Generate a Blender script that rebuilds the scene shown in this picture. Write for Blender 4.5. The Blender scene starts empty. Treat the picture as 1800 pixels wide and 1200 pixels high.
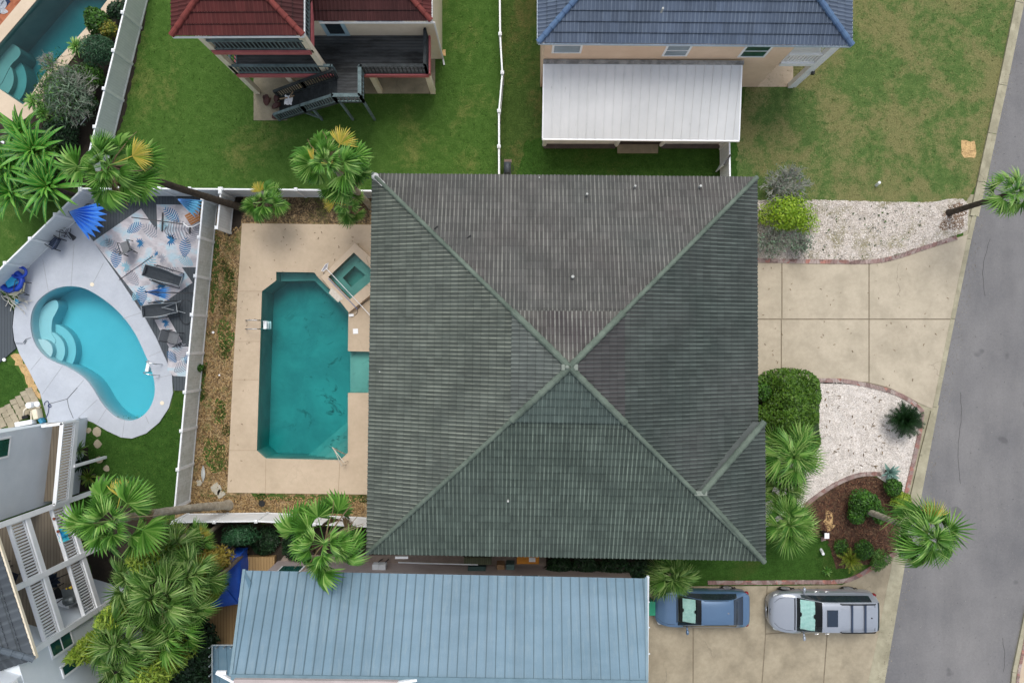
import bpy, bmesh, math, random
import numpy as np
from mathutils import Vector, Matrix
from mathutils.geometry import tessellate_polygon
R = math.radians
random.seed(7)
C = bpy.context.scene.collection
SC = bpy.context.scene
# ---------------------------------------------------------------- camera, sky, sun, exposure
CAMH = 39.0; FPX = 1400.0; CX = 900.0; CY = 600.0
cam_d = bpy.data.cameras.new('camera'); cam = bpy.data.objects.new('camera', cam_d); C.objects.link(cam)
cam.location = (0, 0, CAMH); cam.rotation_euler = (0, 0, 0)
cam_d.sensor_width = 36; cam_d.lens = 28.0; cam_d.clip_start = 0.5; cam_d.clip_end = 2000
SC.camera = cam
SUN_AZ = 2.0; SUN_EL = 64.0      # azimuth from +Y towards +X
w = bpy.data.worlds.new('World'); SC.world = w; w.use_nodes = True
nt = w.node_tree; bg = nt.nodes['Background']
sky = nt.nodes.new('ShaderNodeTexSky'); sky.sky_type = 'NISHITA'; sky.sun_disc = False
sky.sun_elevation = R(SUN_EL); sky.sun_rotation = R(SUN_AZ); sky.air_density = 1.0; sky.dust_density = 3.0; sky.ozone_density = 1.0
hs = nt.nodes.new('ShaderNodeHueSaturation'); hs.inputs['Saturation'].default_value = 0.42
nt.links.new(sky.outputs['Color'], hs.inputs['Color']); nt.links.new(hs.outputs['Color'], bg.inputs['Color']); bg.inputs['Strength'].default_value = 0.15
sd = bpy.data.lights.new('sun', 'SUN'); sd.energy = 1.05; sd.angle = R(25); sd.color = (1.0, 0.95, 0.87)
sun = bpy.data.objects.new('sun', sd); C.objects.link(sun)
_d = Vector((math.sin(R(SUN_AZ))*math.cos(R(SUN_EL)), math.cos(R(SUN_AZ))*math.cos(R(SUN_EL)), math.sin(R(SUN_EL))))
sun.rotation_euler = _d.to_track_quat('Z', 'Y').to_euler(); sun.location = (0, 0, 60)
SC.view_settings.view_transform = 'Standard'; SC.view_settings.look = 'None'
SC.view_settings.exposure = 0.52; SC.view_settings.gamma = 1.0
try:
    SC.cycles.max_bounces = 8; SC.cycles.transparent_max_bounces = 16; SC.cycles.use_denoising = True
except Exception: pass

# ---------------------------------------------------------------- helpers
def W(px, py, h=0.0):
    k = (CAMH - h) / FPX
    return Vector(((px - CX) * k, (CY - py) * k, h))
def WP(pts, h=0.0): return [W(p[0], p[1], h) for p in pts]
def lin(c): return c/12.92 if c <= 0.04045 else ((c+0.055)/1.055)**2.4
def H(s, a=1.0):
    s = s.lstrip('#'); return tuple(lin(int(s[i:i+2], 16)/255) for i in (0, 2, 4)) + (a,)
class MB:
    def __init__(s): s.v = []; s.f = []; s.uv = None; s.smooth = False
    def add(s, vs, fs):
        o = len(s.v); s.v.extend([tuple(p) for p in vs]); s.f.extend([tuple(i+o for i in f) for f in fs]); return s
    def box(s, c, d, rz=0.0, M=None):
        x, y, z = d[0]/2, d[1]/2, d[2]/2
        vs = [Vector((i*x, j*y, k*z)) for k in (-1, 1) for j in (-1, 1) for i in (-1, 1)]
        m = M if M is not None else Matrix.Rotation(rz, 3, 'Z')
        cc = Vector(c); vs = [m @ p + cc for p in vs]
        return s.add(vs, [(0, 2, 3, 1), (4, 5, 7, 6), (0, 1, 5, 4), (2, 6, 7, 3), (0, 4, 6, 2), (1, 3, 7, 5)])
    def bar(s, p0, p1, wd, ht, up=(0, 0, 1)):
        p0 = Vector(p0); p1 = Vector(p1); d = p1-p0; L = d.length
        if L < 1e-6: return s
        x = d.normalized(); u = Vector(up)
        if abs(x.dot(u)) > 0.98: u = Vector((0, 1, 0))
        y = u.cross(x).normalized(); z = x.cross(y)
        m = Matrix((x, y, z)).transposed()
        return s.box((p0+p1)/2, (L, wd, ht), M=m)
    def tube(s, pts, r, n=8, cap=True, closed=False):
        pts = [Vector(p) for p in pts]; N = len(pts)
        rs = r if isinstance(r, (list, tuple)) else [r]*N
        o = len(s.v); ref = Vector((0, 0, 1)); prev = None
        for i, p in enumerate(pts):
            if closed: t = pts[(i+1) % N]-pts[i-1]
            else: t = pts[min(i+1, N-1)]-pts[max(i-1, 0)]
            t.normalize()
            if prev is None:
                a = t.cross(ref)
                if a.length < 1e-3: a = t.cross(Vector((1, 0, 0)))
                a.normalize()
            else:
                a = prev - t*prev.dot(t); a.normalize()
            prev = a; b = t.cross(a)
            for k in range(n):
                q = 2*math.pi*k/n
                s.v.append(tuple(p + (a*math.cos(q)+b*math.sin(q))*rs[i]))
        for i in range(N if closed else N-1):
            i2 = (i+1) % N
            for k in range(n):
                s.f.append((o+i*n+k, o+i*n+(k+1) % n, o+i2*n+(k+1) % n, o+i2*n+k))
        if cap and not closed:
            s.f.append(tuple(o+k for k in reversed(range(n)))); s.f.append(tuple(o+(N-1)*n+k for k in range(n)))
        return s
    def cyl(s, c, r, h, n=20, r2=None):
        c = Vector(c); return s.tube([c, c+Vector((0, 0, h))], [r, r if r2 is None else r2], n)
    def prism(s, pts, z0, z1, holes=(), bottom=False):
        loops = [[Vector((p[0], p[1], 0)) for p in pts]]+[[Vector((p[0], p[1], 0)) for p in h] for h in holes]
        flat = [p for l in loops for p in l]; o = len(s.v); n = len(flat)
        s.v += [(p.x, p.y, z1) for p in flat]+[(p.x, p.y, z0) for p in flat]
        for t in tessellate_polygon(loops):
            a, b, c = (flat[i] for i in t)
            if (b-a).cross(c-a).z < 0: t = (t[0], t[2], t[1])
            s.f.append(tuple(o+i for i in t))
            if bottom: s.f.append(tuple(o+n+i for i in reversed(t)))
        k = 0
        if z0 != z1:
            for li, l in enumerate(loops):
                m = len(l); area = sum(l[i].x*l[(i+1) % m].y-l[(i+1) % m].x*l[i].y for i in range(m))
                ccw = (area > 0) == (li == 0)
                for i in range(m):
                    a, b = o+k+i, o+k+(i+1) % m
                    s.f.append((a+n, b+n, b, a) if ccw else (a, b, b+n, a+n))
                k += m
        return s
    def poly(s, pts):
        return s.add(pts, [tuple(range(len(pts)))])
    def grid(s, rows):   # rows of equal length
        o = len(s.v); n = len(rows[0])
        for r_ in rows: s.v += [tuple(p) for p in r_]
        for i in range(len(rows)-1):
            for j in range(n-1):
                s.f.append((o+i*n+j, o+i*n+j+1, o+(i+1)*n+j+1, o+(i+1)*n+j))
        return s
    def sphere(s, c, r, n=10, sq=(1, 1, 1)):
        rows = []
        for i in range(n+1):
            t = math.pi*i/n
            rows.append([(c[0]+r*sq[0]*math.sin(t)*math.cos(2*math.pi*j/(2*n)), c[1]+r*sq[1]*math.sin(t)*math.sin(2*math.pi*j/(2*n)), c[2]+r*sq[2]*math.cos(t)) for j in range(2*n+1)])
        return s.grid(rows)
    def build(s, name, m, parent=None, label=None, cat=None, group=None, kind=None, smooth=False, bevel=0):
        me = bpy.data.meshes.new(name)
        off = Vector((0, 0, 0))
        if parent is not None:
            q = parent
            while q is not None: off = off+q.location; q = q.parent
        vs = s.v if off.length == 0 else [(x-off.x, y-off.y, z-off.z) for x, y, z in s.v]
        me.from_pydata(vs, [], s.f); me.validate(); me.update()
        if s.uv is not None:
            ul = me.uv_layers.new(name='UVMap')
            li = np.zeros(len(me.loops), dtype=np.int32); me.loops.foreach_get('vertex_index', li)
            ul.data.foreach_set('uv', np.array(s.uv, dtype=np.float32)[li].ravel())
        me.materials.append(m)
        if smooth: me.polygons.foreach_set('use_smooth', [True]*len(me.polygons))
        o = bpy.data.objects.new(name, me); C.objects.link(o)
        if parent is not None: o.parent = parent
        if bevel:
            b = o.modifiers.new('bevel', 'BEVEL'); b.width = bevel; b.segments = 2; b.limit_method = 'ANGLE'
        tag(o, label, cat, group, kind); return o
def tag(o, label=None, cat=None, group=None, kind=None):
    if label: o['label'] = label
    if cat: o['category'] = cat
    if group: o['group'] = group
    if kind: o['kind'] = kind
    return o
def thing(name, label, cat, loc=(0, 0, 0), rz=0.0, group=None):
    o = bpy.data.objects.new(name, None); C.objects.link(o); o.location = loc; o.rotation_euler = (0, 0, rz)
    o.empty_display_size = 0.2
    return tag(o, label, cat, group)
def dup(root, loc, rz=0.0, label=None, scale=None):
    def cp(o, par):
        c = o.copy(); C.objects.link(c)
        if par is not None: c.parent = par
        for ch in list(o.children): cp(ch, c)
        return c
    r = cp(root, None); r.location = loc; r.rotation_euler = (0, 0, rz)
    if label: r['label'] = label
    if scale: r.scale = (scale,)*3
    return r
def smooth_loop(pts, n=4):     # closed catmull-rom in 2d
    out = []; N = len(pts)
    for i in range(N):
        p0, p1, p2, p3 = (np.array(pts[(i+k) % N][:2], float) for k in (-1, 0, 1, 2))
        for j in range(n):
            t = j/n
            out.append(tuple(0.5*((2*p1)+(-p0+p2)*t+(2*p0-5*p1+4*p2-p3)*t*t+(-p0+3*p1-3*p2+p3)*t**3)))
    return out
def smooth_line(pts, n=6):
    P = [np.array(p, float) for p in pts]; P = [2*P[0]-P[1]]+P+[2*P[-1]-P[-2]]; out = []
    for i in range(1, len(P)-2):
        for j in range(n):
            t = j/n; p0, p1, p2, p3 = P[i-1:i+3]
            out.append(0.5*((2*p1)+(-p0+p2)*t+(2*p0-5*p1+4*p2-p3)*t*t+(-p0+3*p1-3*p2+p3)*t**3))
    out.append(P[-2]); return [tuple(p) for p in out]

# ---------------------------------------------------------------- materials
MC = {}
class NT:
    def __init__(s, name):
        s.m = bpy.data.materials.new(name); s.m.use_nodes = True; s.t = s.m.node_tree
        s.b = s.t.nodes['Principled BSDF']; s.out = s.t.nodes['Material Output']; s.co = None
    def n(s, t, **k):
        q = s.t.nodes.new(t)
        for a, b in k.items(): setattr(q, a, b)
        return q
    def l(s, a, b): s.t.links.new(a, b)
    def coord(s, kind='Object'):
        return s.n('ShaderNodeTexCoord').outputs[kind]
    def mapping(s, src, scale=(1, 1, 1), rot=(0, 0, 0)):
        m = s.n('ShaderNodeMapping'); m.inputs['Scale'].default_value = scale; m.inputs['Rotation'].default_value = rot
        s.l(src, m.inputs['Vector']); return m.outputs[0]
    def noise(s, src, scale, detail=5, rough=0.6, dist=0.0):
        q = s.n('ShaderNodeTexNoise'); q.inputs['Scale'].default_value = scale; q.inputs['Detail'].default_value = detail
        q.inputs['Roughness'].default_value = rough; q.inputs['Distortion'].default_value = dist
        s.l(src, q.inputs['Vector']); return q.outputs['Fac']
    def ramp(s, src, stops, interp='LINEAR'):
        q = s.n('ShaderNodeValToRGB'); e = q.color_ramp.elements; q.color_ramp.interpolation = interp
        e[0].position, e[0].color = stops[0][0], stops[0][1]; e[1].position, e[1].color = stops[-1][0], stops[-1][1]
        for p, c in stops[1:-1]:
            x = e.new(p); x.color = c
        s.l(src, q.inputs[0]); return q.outputs[0]
    def mix(s, f, a, b, mode='MIX'):
        q = s.n('ShaderNodeMix', data_type='RGBA', blend_type=mode)
        for sock, val in ((q.inputs[0], f), (q.inputs[6], a), (q.inputs[7], b)):
            if isinstance(val, (float, int, tuple)): sock.default_value = val
            else: s.l(val, sock)
        return q.outputs[2]
    def math(s, op, a, b=0.0, c=0.0):
        q = s.n('ShaderNodeMath', operation=op)
        for i, val in enumerate((a, b, c)):
            if isinstance(val, (float, int)): q.inputs[i].default_value = val
            else: s.l(val, q.inputs[i])
        return q.outputs[0]
    def bump(s, h, strength=0.3, dist=0.02):
        q = s.n('ShaderNodeBump'); q.inputs['Strength'].default_value = strength; q.inputs['Distance'].default_value = dist
        s.l(h, q.inputs['Height']); s.l(q.outputs[0], s.b.inputs['Normal'])
    def done(s, col=None, rough=0.8, metal=0.0, spec=0.4, coat=0.0):
        if col is not None:
            if isinstance(col, tuple): s.b.inputs['Base Color'].default_value = col
            else: s.l(col, s.b.inputs['Base Color'])
        if isinstance(rough, (int, float)): s.b.inputs['Roughness'].default_value = rough
        else: s.l(rough, s.b.inputs['Roughness'])
        s.b.inputs['Metallic'].default_value = metal
        s.b.inputs['Specular IOR Level'].default_value = spec; s.b.inputs['Coat Weight'].default_value = coat
        if coat: s.b.inputs['Coat Roughness'].default_value = 0.08
        return s.m
def mat(name, c1, c2=None, scale=3.0, rough=0.7, bump=0.0, metal=0.0, spec=0.4, fine=30.0, coat=0.0, lo=0.35, hi=0.65, stretch=(1, 1, 1)):
    if name in MC: return MC[name]
    t = NT(name); c1 = H(c1); c2 = H(c2) if c2 else tuple(x*0.82 for x in c1[:3])+(1,)
    co = t.mapping(t.coord(), stretch)
    a = t.noise(co, scale, 6); b = t.noise(co, fine, 3)
    f = t.math('ADD', t.math('MULTIPLY', a, 0.7), t.math('MULTIPLY', b, 0.3))
    col = t.ramp(f, [(lo, c2), (hi, c1)])
    if bump: t.bump(b, bump, 0.02)
    MC[name] = t.done(col, rough, metal, spec, coat); return MC[name]
def leafmat(name, cols, rough=0.5, trans=0.15):
    if name in MC: return MC[name]
    t = NT(name); g = t.n('ShaderNodeNewGeometry')
    st = [(i/(max(1, len(cols)-1)), H(c)) for i, c in enumerate(cols)]
    col = t.ramp(g.outputs['Random Per Island'], st)
    nz = t.noise(t.coord(), 1.3, 3)
    col = t.mix(t.math('MULTIPLY', nz, 0.5), col, st[0][1])
    t.done(col, rough, 0, 0.35)
    t.b.inputs['Sheen Weight'].default_value = 0.0
    tr = t.n('ShaderNodeBsdfTranslucent'); t.l(col, tr.inputs[0])
    mx = t.n('ShaderNodeMixShader'); mx.inputs[0].default_value = trans
    t.l(t.b.outputs[0], mx.inputs[1]); t.l(tr.outputs[0], mx.inputs[2]); t.l(mx.outputs[0], t.out.inputs[0])
    MC[name] = t.m; return t.m
def m_grass(name, cols, brown, bamt, sc=0.35, mow=0.0):
    t = NT(name); co = t.coord()
    big = t.noise(co, sc, 4, 0.55, 0.6); mid = t.noise(co, 2.6, 8, 0.72); fine = t.noise(t.mapping(co, (1, 1, 1)), 16, 6, 0.75); vf = t.noise(co, 55, 3, 0.8)
    f = t.math('ADD', t.math('MULTIPLY', mid, 0.45), t.math('MULTIPLY', fine, 0.55))
    c = t.ramp(f, [(0.33, H(cols[0])), (0.5, H(cols[1])), (0.68, H(cols[2]))])
    b = t.math('ADD', t.math('ADD', t.math('MULTIPLY', big, 0.5), t.math('MULTIPLY', mid, 0.3)), t.math('MULTIPLY', fine, 0.2))
    bm = t.ramp(b, [(0.56-bamt, (0, 0, 0, 1)), (0.66-bamt, (1, 1, 1, 1))])
    br = t.ramp(fine, [(0.3, H(brown[0])), (0.7, H(brown[1]))])
    c = t.mix(t.math('MULTIPLY', bm, 0.75), c, br)
    dk = t.ramp(vf, [(0.3, (0.45, 0.45, 0.45, 1)), (0.62, (1.25, 1.25, 1.25, 1))])
    c = t.mix(0.55, c, dk, 'MULTIPLY')
    t.bump(t.math('ADD', fine, vf), 0.9, 0.05)
    return t.done(c, 0.95, 0, 0.1)
def m_concrete(name, c1, c2, stain, sc=0.8, bump=0.15, amt=0.5, crack=0.5):
    t = NT(name); co = t.coord()
    a = t.noise(co, sc, 6, 0.6, 0.5); b = t.noise(co, 5, 6, 0.7); g = t.noise(co, 70, 2, 0.6)
    c = t.ramp(t.math('ADD', t.math('MULTIPLY', a, 0.6), t.math('MULTIPLY', b, 0.4)), [(0.35, H(c2)), (0.62, H(c1))])
    s = t.ramp(t.noise(co, 1.1, 5, 0.55, 0.3), [(0.42, (0, 0, 0, 1)), (0.8, (1, 1, 1, 1))])
    c = t.mix(t.math('MULTIPLY', s, amt), c, H(stain))
    c = t.mix(0.25, c, t.ramp(g, [(0.3, (0.6, 0.6, 0.6, 1)), (0.7, (1.2, 1.2, 1.2, 1))]), 'MULTIPLY')
    cr = t.n('ShaderNodeTexVoronoi', feature='DISTANCE_TO_EDGE'); cr.inputs['Scale'].default_value = 0.16
    mp = t.n('ShaderNodeVectorMath', operation='ADD'); t.l(co, mp.inputs[0])
    nn = t.n('ShaderNodeTexNoise'); nn.inputs['Scale'].default_value = 0.9; nn.inputs['Detail'].default_value = 6; t.l(co, nn.inputs['Vector'])
    sc_ = t.n('ShaderNodeVectorMath', operation='SCALE'); t.l(nn.outputs['Color'], sc_.inputs[0]); sc_.inputs['Scale'].default_value = 1.6; t.l(sc_.outputs[0], mp.inputs[1]); t.l(mp.outputs[0], cr.inputs['Vector'])
    lm = t.ramp(cr.outputs['Distance'], [(0.0, (1, 1, 1, 1)), (0.0022, (0, 0, 0, 1))])
    gate = t.ramp(t.noise(co, 0.5, 2), [(0.5, (0, 0, 0, 1)), (0.56, (1, 1, 1, 1))])
    c = t.mix(t.math('MULTIPLY', t.math('MULTIPLY', lm, gate), crack), c, H('#5a5348'))
    t.bump(g, bump, 0.01); return t.done(c, 0.88, 0, 0.25)
def m_boards(name, c1, c2, gap, pitch, axis=0, rough=0.6, stain=None):
    t = NT(name); co = t.coord(); sp = t.n('ShaderNodeSeparateXYZ'); t.l(co, sp.inputs[0])
    u = t.math('DIVIDE', sp.outputs[axis], pitch); fr = t.math('FRACT', u); idx = t.math('FLOOR', u)
    wn = t.n('ShaderNodeTexWhiteNoise', noise_dimensions='1D'); t.l(idx, wn.inputs['W'])
    st = t.noise(t.mapping(co, (1 if axis == 0 else .15, .15 if axis == 0 else 1, 1)), 12, 6, .7)
    c = t.mix(t.math('ADD', t.math('MULTIPLY', wn.outputs['Value'], 0.45), t.math('MULTIPLY', st, 0.5)), H(c1), H(c2))
    g = t.ramp(fr, [(0.0, (1, 1, 1, 1)), (0.10, (0, 0, 0, 1)), (0.9, (0, 0, 0, 1)), (1.0, (1, 1, 1, 1))])
    c = t.mix(g, c, H(gap))
    if stain:
        s = t.ramp(t.noise(t.mapping(co, (.35, 1.5, 1)), 1.1, 6, .7), [(0.38, (1, 1, 1, 1)), (0.6, (0, 0, 0, 1))]); c = t.mix(t.math('MULTIPLY', s, .85), c, H(stain))
    h = t.math('SUBTRACT', 1.0, g); t.bump(h, 0.6, 0.012)
    return t.done(c, rough, 0, 0.3)
def m_tile(name, base, dark, lichen_light, crest, streak=0.5, tu=0.33, tv=0.34, pitch=0.165, alt=None):
    t = NT(name); uv = t.coord('UV'); sp = t.n('ShaderNodeSeparateXYZ'); t.l(uv, sp.inputs[0]); U, V = sp.outputs[0], sp.outputs[1]
    iu = t.math('FLOOR', t.math('DIVIDE', U, tu)); iv = t.math('FLOOR', t.math('DIVIDE', V, tv))
    cb = t.n('ShaderNodeCombineXYZ'); t.l(iu, cb.inputs[0]); t.l(iv, cb.inputs[1])
    wn = t.n('ShaderNodeTexWhiteNoise', noise_dimensions='2D'); t.l(cb.outputs[0], wn.inputs['Vector'])
    big = t.noise(uv, 0.45, 5, 0.6, 0.8)
    c = t.mix(t.ramp(big, [(0.2, (0, 0, 0, 1)), (0.85, (1, 1, 1, 1))]), H(base), H(dark))
    if alt: c = t.mix(t.ramp(t.noise(uv, 0.23, 3, 0.5, 0.3), [(0.35, (0, 0, 0, 1)), (0.75, (1, 1, 1, 1))]), c, H(alt))
    c = t.mix(0.45, c, t.ramp(wn.outputs['Value'], [(0, (0.6, 0.6, 0.6, 1)), (1, (1.35, 1.35, 1.35, 1))]), 'MULTIPLY')
    stv = t.noise(t.mapping(uv, (7, .55, 1)), 1.0, 6, 0.7)
    st = t.ramp(stv, [(0.38, (0, 0, 0, 1)), (0.64, (1, 1, 1, 1))])
    fr = t.math('FRACT', t.math('ADD', t.math('DIVIDE', U, pitch), 0.5)); d = t.math('ABSOLUTE', t.math('SUBTRACT', fr, 0.5))
    cm = t.ramp(d, [(0.0, (1, 1, 1, 1)), (0.12, (.6, .6, .6, 1)), (0.25, (0, 0, 0, 1))])
    patch = t.ramp(t.noise(uv, 0.8, 6, 0.7), [(0.35, (.25, .25, .25, 1)), (0.6, (1, 1, 1, 1))])
    lm = t.math('MULTIPLY', t.math('MULTIPLY', cm, patch), t.math('ADD', t.math('MULTIPLY', st, 0.5), 0.5))
    c = t.mix(t.math('MULTIPLY', lm, crest), c, H(lichen_light))  # paler rib crests: lichen together with painted-in light on the ribs
    fv = t.math('FRACT', t.math('DIVIDE', V, tv)); lap_shade = t.ramp(fv, [(0.0, (.5, .5, .5, 1)), (0.05, (0, 0, 0, 1)), (0.84, (0, 0, 0, 1)), (1.0, (1, 1, 1, 1))])
    c = t.mix(t.math('MULTIPLY', lap_shade, 0.6), c, H('#202623'))  # dark line at each tile course: gap shade painted below the lap
    drk = t.math('MULTIPLY', t.math('SUBTRACT', 1.0, st), streak)
    c = t.mix(t.math('MULTIPLY', drk, 0.6), c, H(dark))
    t.bump(t.noise(uv, 40, 4), 0.3, 0.01)
    return t.done(c, 0.9, 0, 0.25)
G_LUSH = m_grass('lush_grass', ('#37551f', '#4b6c2e', '#658442'), ('#6c783e', '#878650'), 0.03)
G_BACK = m_grass('strip_grass', ('#364e20', '#4c6530', '#677d40'), ('#5c5a36', '#7d7448'), 0.05, 0.5)
G_DRY = m_grass('dry_grass', ('#3f5a2e', '#59723d', '#7c8b53'), ('#716d48', '#9b9266'), 0.105, 0.5)
G_DARK = m_grass('dark_grass', ('#263f13', '#3a5c24', '#527432'), ('#3a4420', '#565a2e'), 0.0)
M_ROAD = mat('asphalt', '#8a8a8e', '#77777b', 0.5, 0.92, 0.3, fine=60, spec=0.2)
def _road():
    t = NT('asphalt_road'); co = t.coord()
    a = t.noise(co, 0.25, 4, .6); g = t.noise(co, 45, 4, .8); g2 = t.noise(co, 9, 5, .7)
    c = t.ramp(a, [(0.3, H('#69696b')), (0.7, H('#7d7c7c'))]); lg = t.noise(t.mapping(co, (1, .22, 1), (0, 0, -.2)), 1.2, 5, .6); c = t.mix(.35, c, t.ramp(lg, [(.35, (.82, .82, .82, 1)), (.65, (1.14, 1.14, 1.14, 1))]), 'MULTIPLY')
    c = t.mix(0.5, c, t.ramp(g, [(0.3, (0.6, 0.6, 0.6, 1)), (0.7, (1.35, 1.35, 1.35, 1))]), 'MULTIPLY')
    c = t.mix(0.3, c, t.ramp(g2, [(0.35, (0.75, 0.75, 0.75, 1)), (0.65, (1.15, 1.15, 1.15, 1))]), 'MULTIPLY')
    s = t.ramp(t.noise(co, 0.9, 2, .4), [(0.71, (0, 0, 0, 1)), (0.76, (1, 1, 1, 1))]); c = t.mix(t.math('MULTIPLY', s, .5), c, H('#4c4c4e'))
    t.bump(g, 0.5, 0.02); return t.done(c, 0.93, 0, 0.2)
M_ROAD = _road()
M_DRIVE = m_concrete('drive_concrete', '#b8ae9b', '#a59b89', '#857e6d', 0.35, amt=0.5)
M_DRIVE2 = m_concrete('old_drive_concrete', '#a89e89', '#908672', '#6a6354', 0.5, amt=0.6)
M_PDECK = m_concrete('tan_pool_concrete', '#c3b29c', '#b3a38d', '#9d8c77', 0.4, amt=0.3, crack=.12)
M_WDECK = m_concrete('white_pool_concrete', '#b6bcc5', '#a8aeb8', '#989ca0', 0.5, amt=0.2, crack=0.0)
M_SLAB = m_concrete('grey_slab', '#9f9680', '#877f6c', '#5f5a4b', 0.7, amt=0.6)
M_KERB = m_concrete('kerb_concrete', '#aaa58f', '#8d8873', '#6d6a58', 1.2, amt=0.6)
M_BEIGE = m_concrete('beige_coping', '#cdbca6', '#c2b09a', '#a08e78', 0.7, amt=0.2)
M_DKBOARD = m_boards('dark_composite_boards', '#4c5359', '#3f464c', '#23282c', 0.14, 0)
M_TANBOARD = m_boards('tan_timber_boards', '#a98d63', '#967b54', '#5f4a30', 0.14, 0)
M_BLKBOARD = m_boards('blackened_timber_boards', '#55585a', '#3a3e40', '#101212', 0.14, 1, stain='#0d1011')
M_BRNBOARD = m_boards('brown_balcony_boards', '#8f8474', '#746857', '#4d4438', 0.14, 0)
M_VINYL = mat('white_vinyl', '#ebeef0', '#d8dde0', 2.0, 0.45, 0.03)
def _vinylboards(name, c1, c2, mildew):
    t = NT(name); co = t.coord(); sp = t.n('ShaderNodeSeparateXYZ'); t.l(co, sp.inputs[0])
    u = t.math('ADD', sp.outputs[0], sp.outputs[1]); fr = t.math('FRACT', t.math('DIVIDE', u, 0.15))
    g = t.ramp(fr, [(0, (1, 1, 1, 1)), (0.08, (0, 0, 0, 1)), (0.92, (0, 0, 0, 1)), (1, (1, 1, 1, 1))])
    n = t.noise(t.mapping(co, (1.5, 1.5, .5)), 1.5, 7, .7); nz = t.ramp(n, [(.42, (0, 0, 0, 1)), (.62, (1, 1, 1, 1))])
    c = t.mix(t.math('MULTIPLY', nz, 0.6), H(c1), H(c2)); c = t.mix(t.math('MULTIPLY', t.ramp(t.noise(co, 5, 6, .8), [(.5, (0, 0, 0, 1)), (.7, (1, 1, 1, 1))]), mildew), c, H('#7d8574'))
    c = t.mix(t.math('MULTIPLY', g, .35), c, H('#8a9092')); t.bump(t.math('SUBTRACT', 1.0, g), .4, .01)
    return t.done(c, .5, 0, .4)
M_VIN1 = _vinylboards('vinyl_boards_clean', '#d8dee2', '#c8cfd4', 0.15)
M_VIN2 = _vinylboards('vinyl_boards_mildewed', '#d0d5d4', '#b0b8b2', 0.5)
M_WHITE = mat('white_paint', '#f1f3f5', '#e2e5e8', 1.5, 0.5)
M_CREAM = mat('cream_paint', '#e6dcc8', '#d6cab2', 1.5, 0.6)
M_PEACH = mat('peach_render', '#e6cdb4', '#d8bda2', 1.0, 0.85, 0.05)
M_GREYW = mat('pale_grey_render', '#d6dde3', '#c9d1d8', 0.8, 0.85, 0.05)
M_PINKW = mat('pale_pink_render', '#b3a8a6', '#9a908e', 0.8, 0.85, 0.05)
M_PINK = mat('salmon_paint', '#bd6a6c', '#a25558', 2.0, 0.6)
M_BLACKP = mat('black_plastic', '#16181a', '#0f1011', 5, 0.5)
M_DKWOOD = mat('weathered_dark_timber', '#3c4244', '#1c2022', 4.0, 0.85, 0.3, lo=.3, hi=.7)
M_GREYWOOD = mat('weathered_grey_timber', '#6f8284', '#4b5a5c', 4.0, 0.8, 0.3)
M_CHROME = mat('stainless_steel', '#c5c8ca', '#b5b8ba', 3, 0.25, 0, 1.0)
M_GLASSD = mat('dark_window_glass', '#2e3a40', '#1d272c', 0.6, 0.08, 0, spec=0.8)
M_GLASSG = mat('green_window_glass', '#235a52', '#123c38', 0.9, 0.08, 0, spec=0.8)
M_GLASSB = mat('pale_window_glass', '#8b9da6', '#6b7d86', 0.9, 0.12, 0, spec=0.8)
M_TRUNK = mat('palm_bark', '#9c9080', '#6b6053', 6, 0.95, 0.6, stretch=(1, 1, 4))
M_TRUNK2 = mat('pale_palm_bark', '#b0a999', '#857c6c', 5, 0.95, 0.5)
M_TRUNKD = mat('dark_bark', '#4d443a', '#2c2620', 6, 0.95, 0.6)
M_SOIL = mat('dark_soil', '#3a322a', '#231f1a', 2, 0.98, 0.5, lo=.3, hi=.7)
def m_chips(name, cols, sc=14, green=None):
    t = NT(name); co = t.coord(); v = t.n('ShaderNodeTexVoronoi'); v.inputs['Scale'].default_value = sc
    t.l(co, v.inputs['Vector'])
    sp = t.n('ShaderNodeSeparateColor'); t.l(v.outputs['Color'], sp.inputs[0])
    c = t.ramp(sp.outputs[0], [(i/(len(cols)-1), H(k)) for i, k in enumerate(cols)])
    n = t.noise(co, 0.9, 6, .7)
    if green: c = t.mix(t.ramp(n, [(.5, (0, 0, 0, 1)), (.64, (.85, .85, .85, 1))]), c, H(green))
    c = t.mix(0.5, c, t.ramp(t.noise(co, 3, 5), [(.3, (.55, .55, .55, 1)), (.65, (1.2, 1.2, 1.2, 1))]), 'MULTIPLY')
    t.bump(v.outputs['Distance'], 0.8, 0.03); return t.done(c, .95, 0, .2)
M_CHIPS = m_chips('wood_chip_bed', ['#5d4d3a', '#8a7455', '#a9926e', '#6f5e47'], 16, '#4e5c2a')
M_GRAVEL = m_chips('white_gravel_bed', ['#cfc8c1', '#e6e1dc', '#bdb5ac', '#dcd5ce', '#aaa198'], 30)
M_GRAVEL2 = m_chips('weedy_gravel_bed', ['#bcb3aa', '#dad3cc', '#a2988d', '#cac1b8', '#877d72'], 28, '#8a8468')
M_MULCH = m_chips('red_brown_mulch', ['#4a372d', '#5c4739', '#39291f', '#6c5845'], 14)
M_SAND = m_chips('bare_sand', ['#b89a6d', '#c7a777', '#a88c62'], 20)
M_BRICK = m_chips('edging_brick', ['#9a8580', '#8a6f6a', '#a89a94', '#7b6762', '#b07d72'], 4)
M_FLAG = mat('flagstone', '#a99f8a', '#8b826e', 2, .9, .3)
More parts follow.
